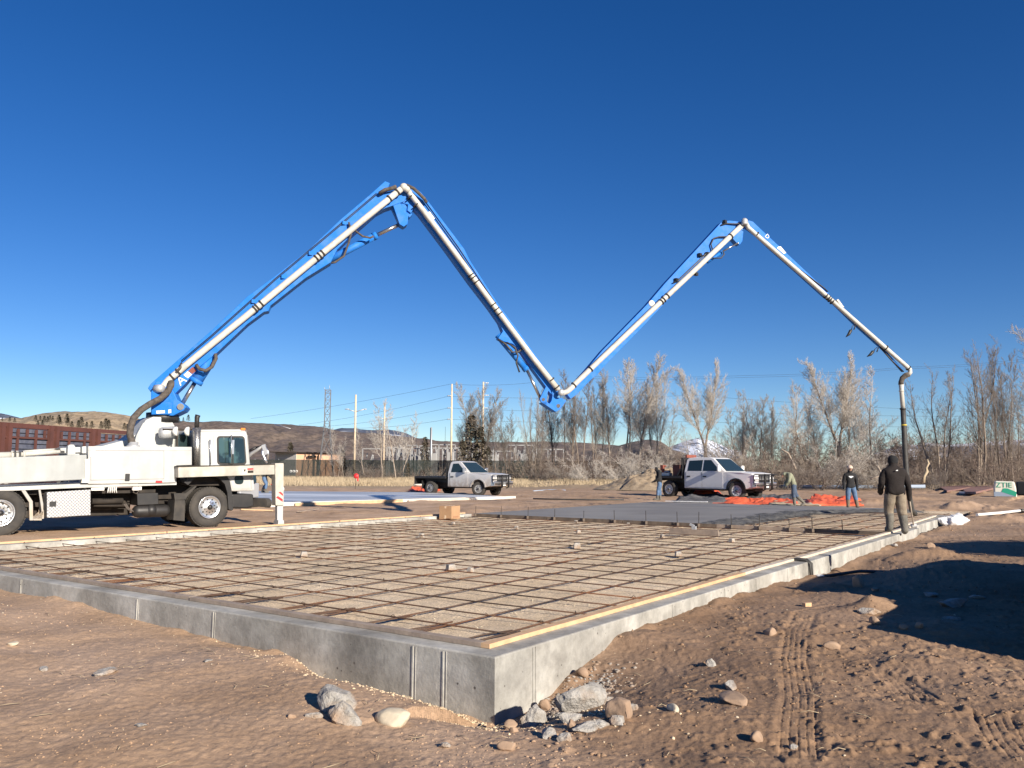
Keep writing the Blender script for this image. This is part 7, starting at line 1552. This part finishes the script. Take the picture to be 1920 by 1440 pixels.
thick(1350, 1960, 800, 74, 96, 62); thick(1340, 1960, 840, 62, 78, 34); thick(960, 1260, 836, 90, 108, 38); thick(620, 960, 868, 92, 103, 34); thick(1240, 1400, 840, 85, 110, 18); thick(1700, 1960, 828, 78, 110, 20)
merge('thicket', ('th1', 'th2'), pl, M['brush'], 'dense brown leafless willow thicket behind the site')
# conifers
def conifer(Hh, seed, wd, n=1500, ns=.10):
    rd = np.random.default_rng(seed); t = rd.random(n)**.8; z = Hh*(.08+.92*t); rmax = wd*(1-t)**.8+.05; lay = .75+.25*np.sin(t*38); r = rmax*lay*np.sqrt(rd.uniform(.15, 1, n)); a = rd.uniform(0, 6.283, n)
    c = np.stack([r*np.cos(a), r*np.sin(a), z-r*.25], 1); out = np.stack([np.cos(a), np.sin(a), -.35+0*a], 1); side = np.stack([-np.sin(a), np.cos(a), rd.normal(0, .3, n)], 1); L = ns*Hh*rd.uniform(.5, 1.1, n)[:, None]
    v = np.stack([c-out*L*.3, c+out*L+side*L*.25, c+out*L*.6-side*L*.3+np.array([0, 0, .1])*L], 1).reshape(-1, 3); f = np.arange(n*3).reshape(-1, 3)
    tr_ = MB().tube([(0, 0, -.2), (0, 0, Hh*.95)], [Hh*.018, .01], 6).mesh('trunk', M['barkdark']); return tr_, npmesh('crown', v, f, M['needle'])
CV = [conifer(8, 61, 1.9, 900, .07), conifer(8, 62, 1.5, 800, .07)]
def con(px, yt, Y, k, label, group, yb=None, mt=None, name='conifer_tree', wd=1.):
    b = at(px, yb if yb else 880, Y); zb = b.z if yb else 0; h = at(px, yt, Y).z-zb; o = thing(name, (b.x, b.y, zb), random.uniform(0, 6), label, 'conifer', group); o.scale = (h/8*wd, h/8*wd, h/8)
    for nm, me in zip(('trunk', 'crown'), CV[k]):
        c = bpy.data.objects.new(nm, me); COL.objects.link(c); c.parent = o
        if mt and nm == 'crown': c.material_slots[0].link = 'OBJECT'; c.material_slots[0].material = mt
for px, yt, Y, k, lb in ((883, 778, 101, 0, 'dead-brown conifer above the cab of the silver flatbed'), (866, 826, 99, 0, 'lower brown conifer left of the dead-brown one'), (900, 800, 100, 1, 'brown conifer right of the dead-brown one'), (796, 819, 135, 1, 'green conifer inside the substation'), (642, 842, 106, 1, 'small dark conifer between tower and tall pole'), (543, 829, 160, 0, 'dry conifer behind the shed'), (915, 838, 98, 0, 'dark conifer behind the hood of the silver flatbed'), (765, 868, 99, 0, 'short dark conifer in front of the fence')):
    con(px, yt, Y, k, lb, 'conifers behind the site')
HJ = [(66, 782, 790), (76, 783, 790), (83, 783, 793), (90, 784, 792), (94, 782, 788), (99, 783, 789), (109, 781, 794), (112, 785, 797), (125, 779, 793), (127, 786, 799), (70, 792, 799), (80, 791, 799), (135, 793, 802), (146, 791, 803), (152, 785, 801), (162, 794, 803), (172, 793, 803), (190, 793, 805), (197, 788, 805), (204, 790, 805), (232, 796, 806), (238, 798, 806), (258, 790, 800), (18, 785, 791), (28, 787, 792), (5, 786, 790), (352, 781, 790), (343, 786, 791), (335, 787, 793)]
for i, (x, a, b) in enumerate(HJ):
    con(x+random.uniform(-1, 1), a-3.5, 640 if x < 300 else 800, i % 2, 'dark juniper on the tan hillside', 'junipers on the tan hill', b, M['hillneedle'], 'juniper_tree', 1.7)
# dry grass: one mass
def grass(n, seed):
    rd = np.random.default_rng(seed); Y = rd.uniform(64, 112, n)**1.0; px = rd.uniform(380, 1990, n); X = (px-960)/F*Y
    k = vnoise(X*.08, Y*.16, 300)*8+rd.random(n)**2*-9+Y > 69; k &= rd.random(n) < np.where(px > 1250, .6, 1); X, Y = X[k], Y[k]; n = len(X); Z = np.where(Y < 90, H(X, Y, False), .05)
    h = .14+.34*rd.random(n)**1.5+.16*vnoise(X*.3, Y*.3, 301)+.10*vnoise(X*1.3, Y*.8, 302); a = rd.uniform(0, 6.28, n); w_ = .014+.016*rd.random(n); lx = rd.normal(0, .14, n); ly = rd.normal(0, .14, n)
    b0 = np.stack([X-w_*np.cos(a), Y-w_*np.sin(a), Z-.03], 1); b1 = np.stack([X+w_*np.cos(a), Y+w_*np.sin(a), Z-.03], 1); t = np.stack([X+lx, Y+ly, Z+h], 1)
    tag(link('dry_grass', npmesh('dry_grass', np.stack([b0, b1, t], 1).reshape(-1, 3), np.arange(n*3).reshape(-1, 3), M['straw'])), 'tall dry straw-coloured grass beyond the site', None, None, 'stuff')
grass(300000, 9)
rd = np.random.default_rng(33)
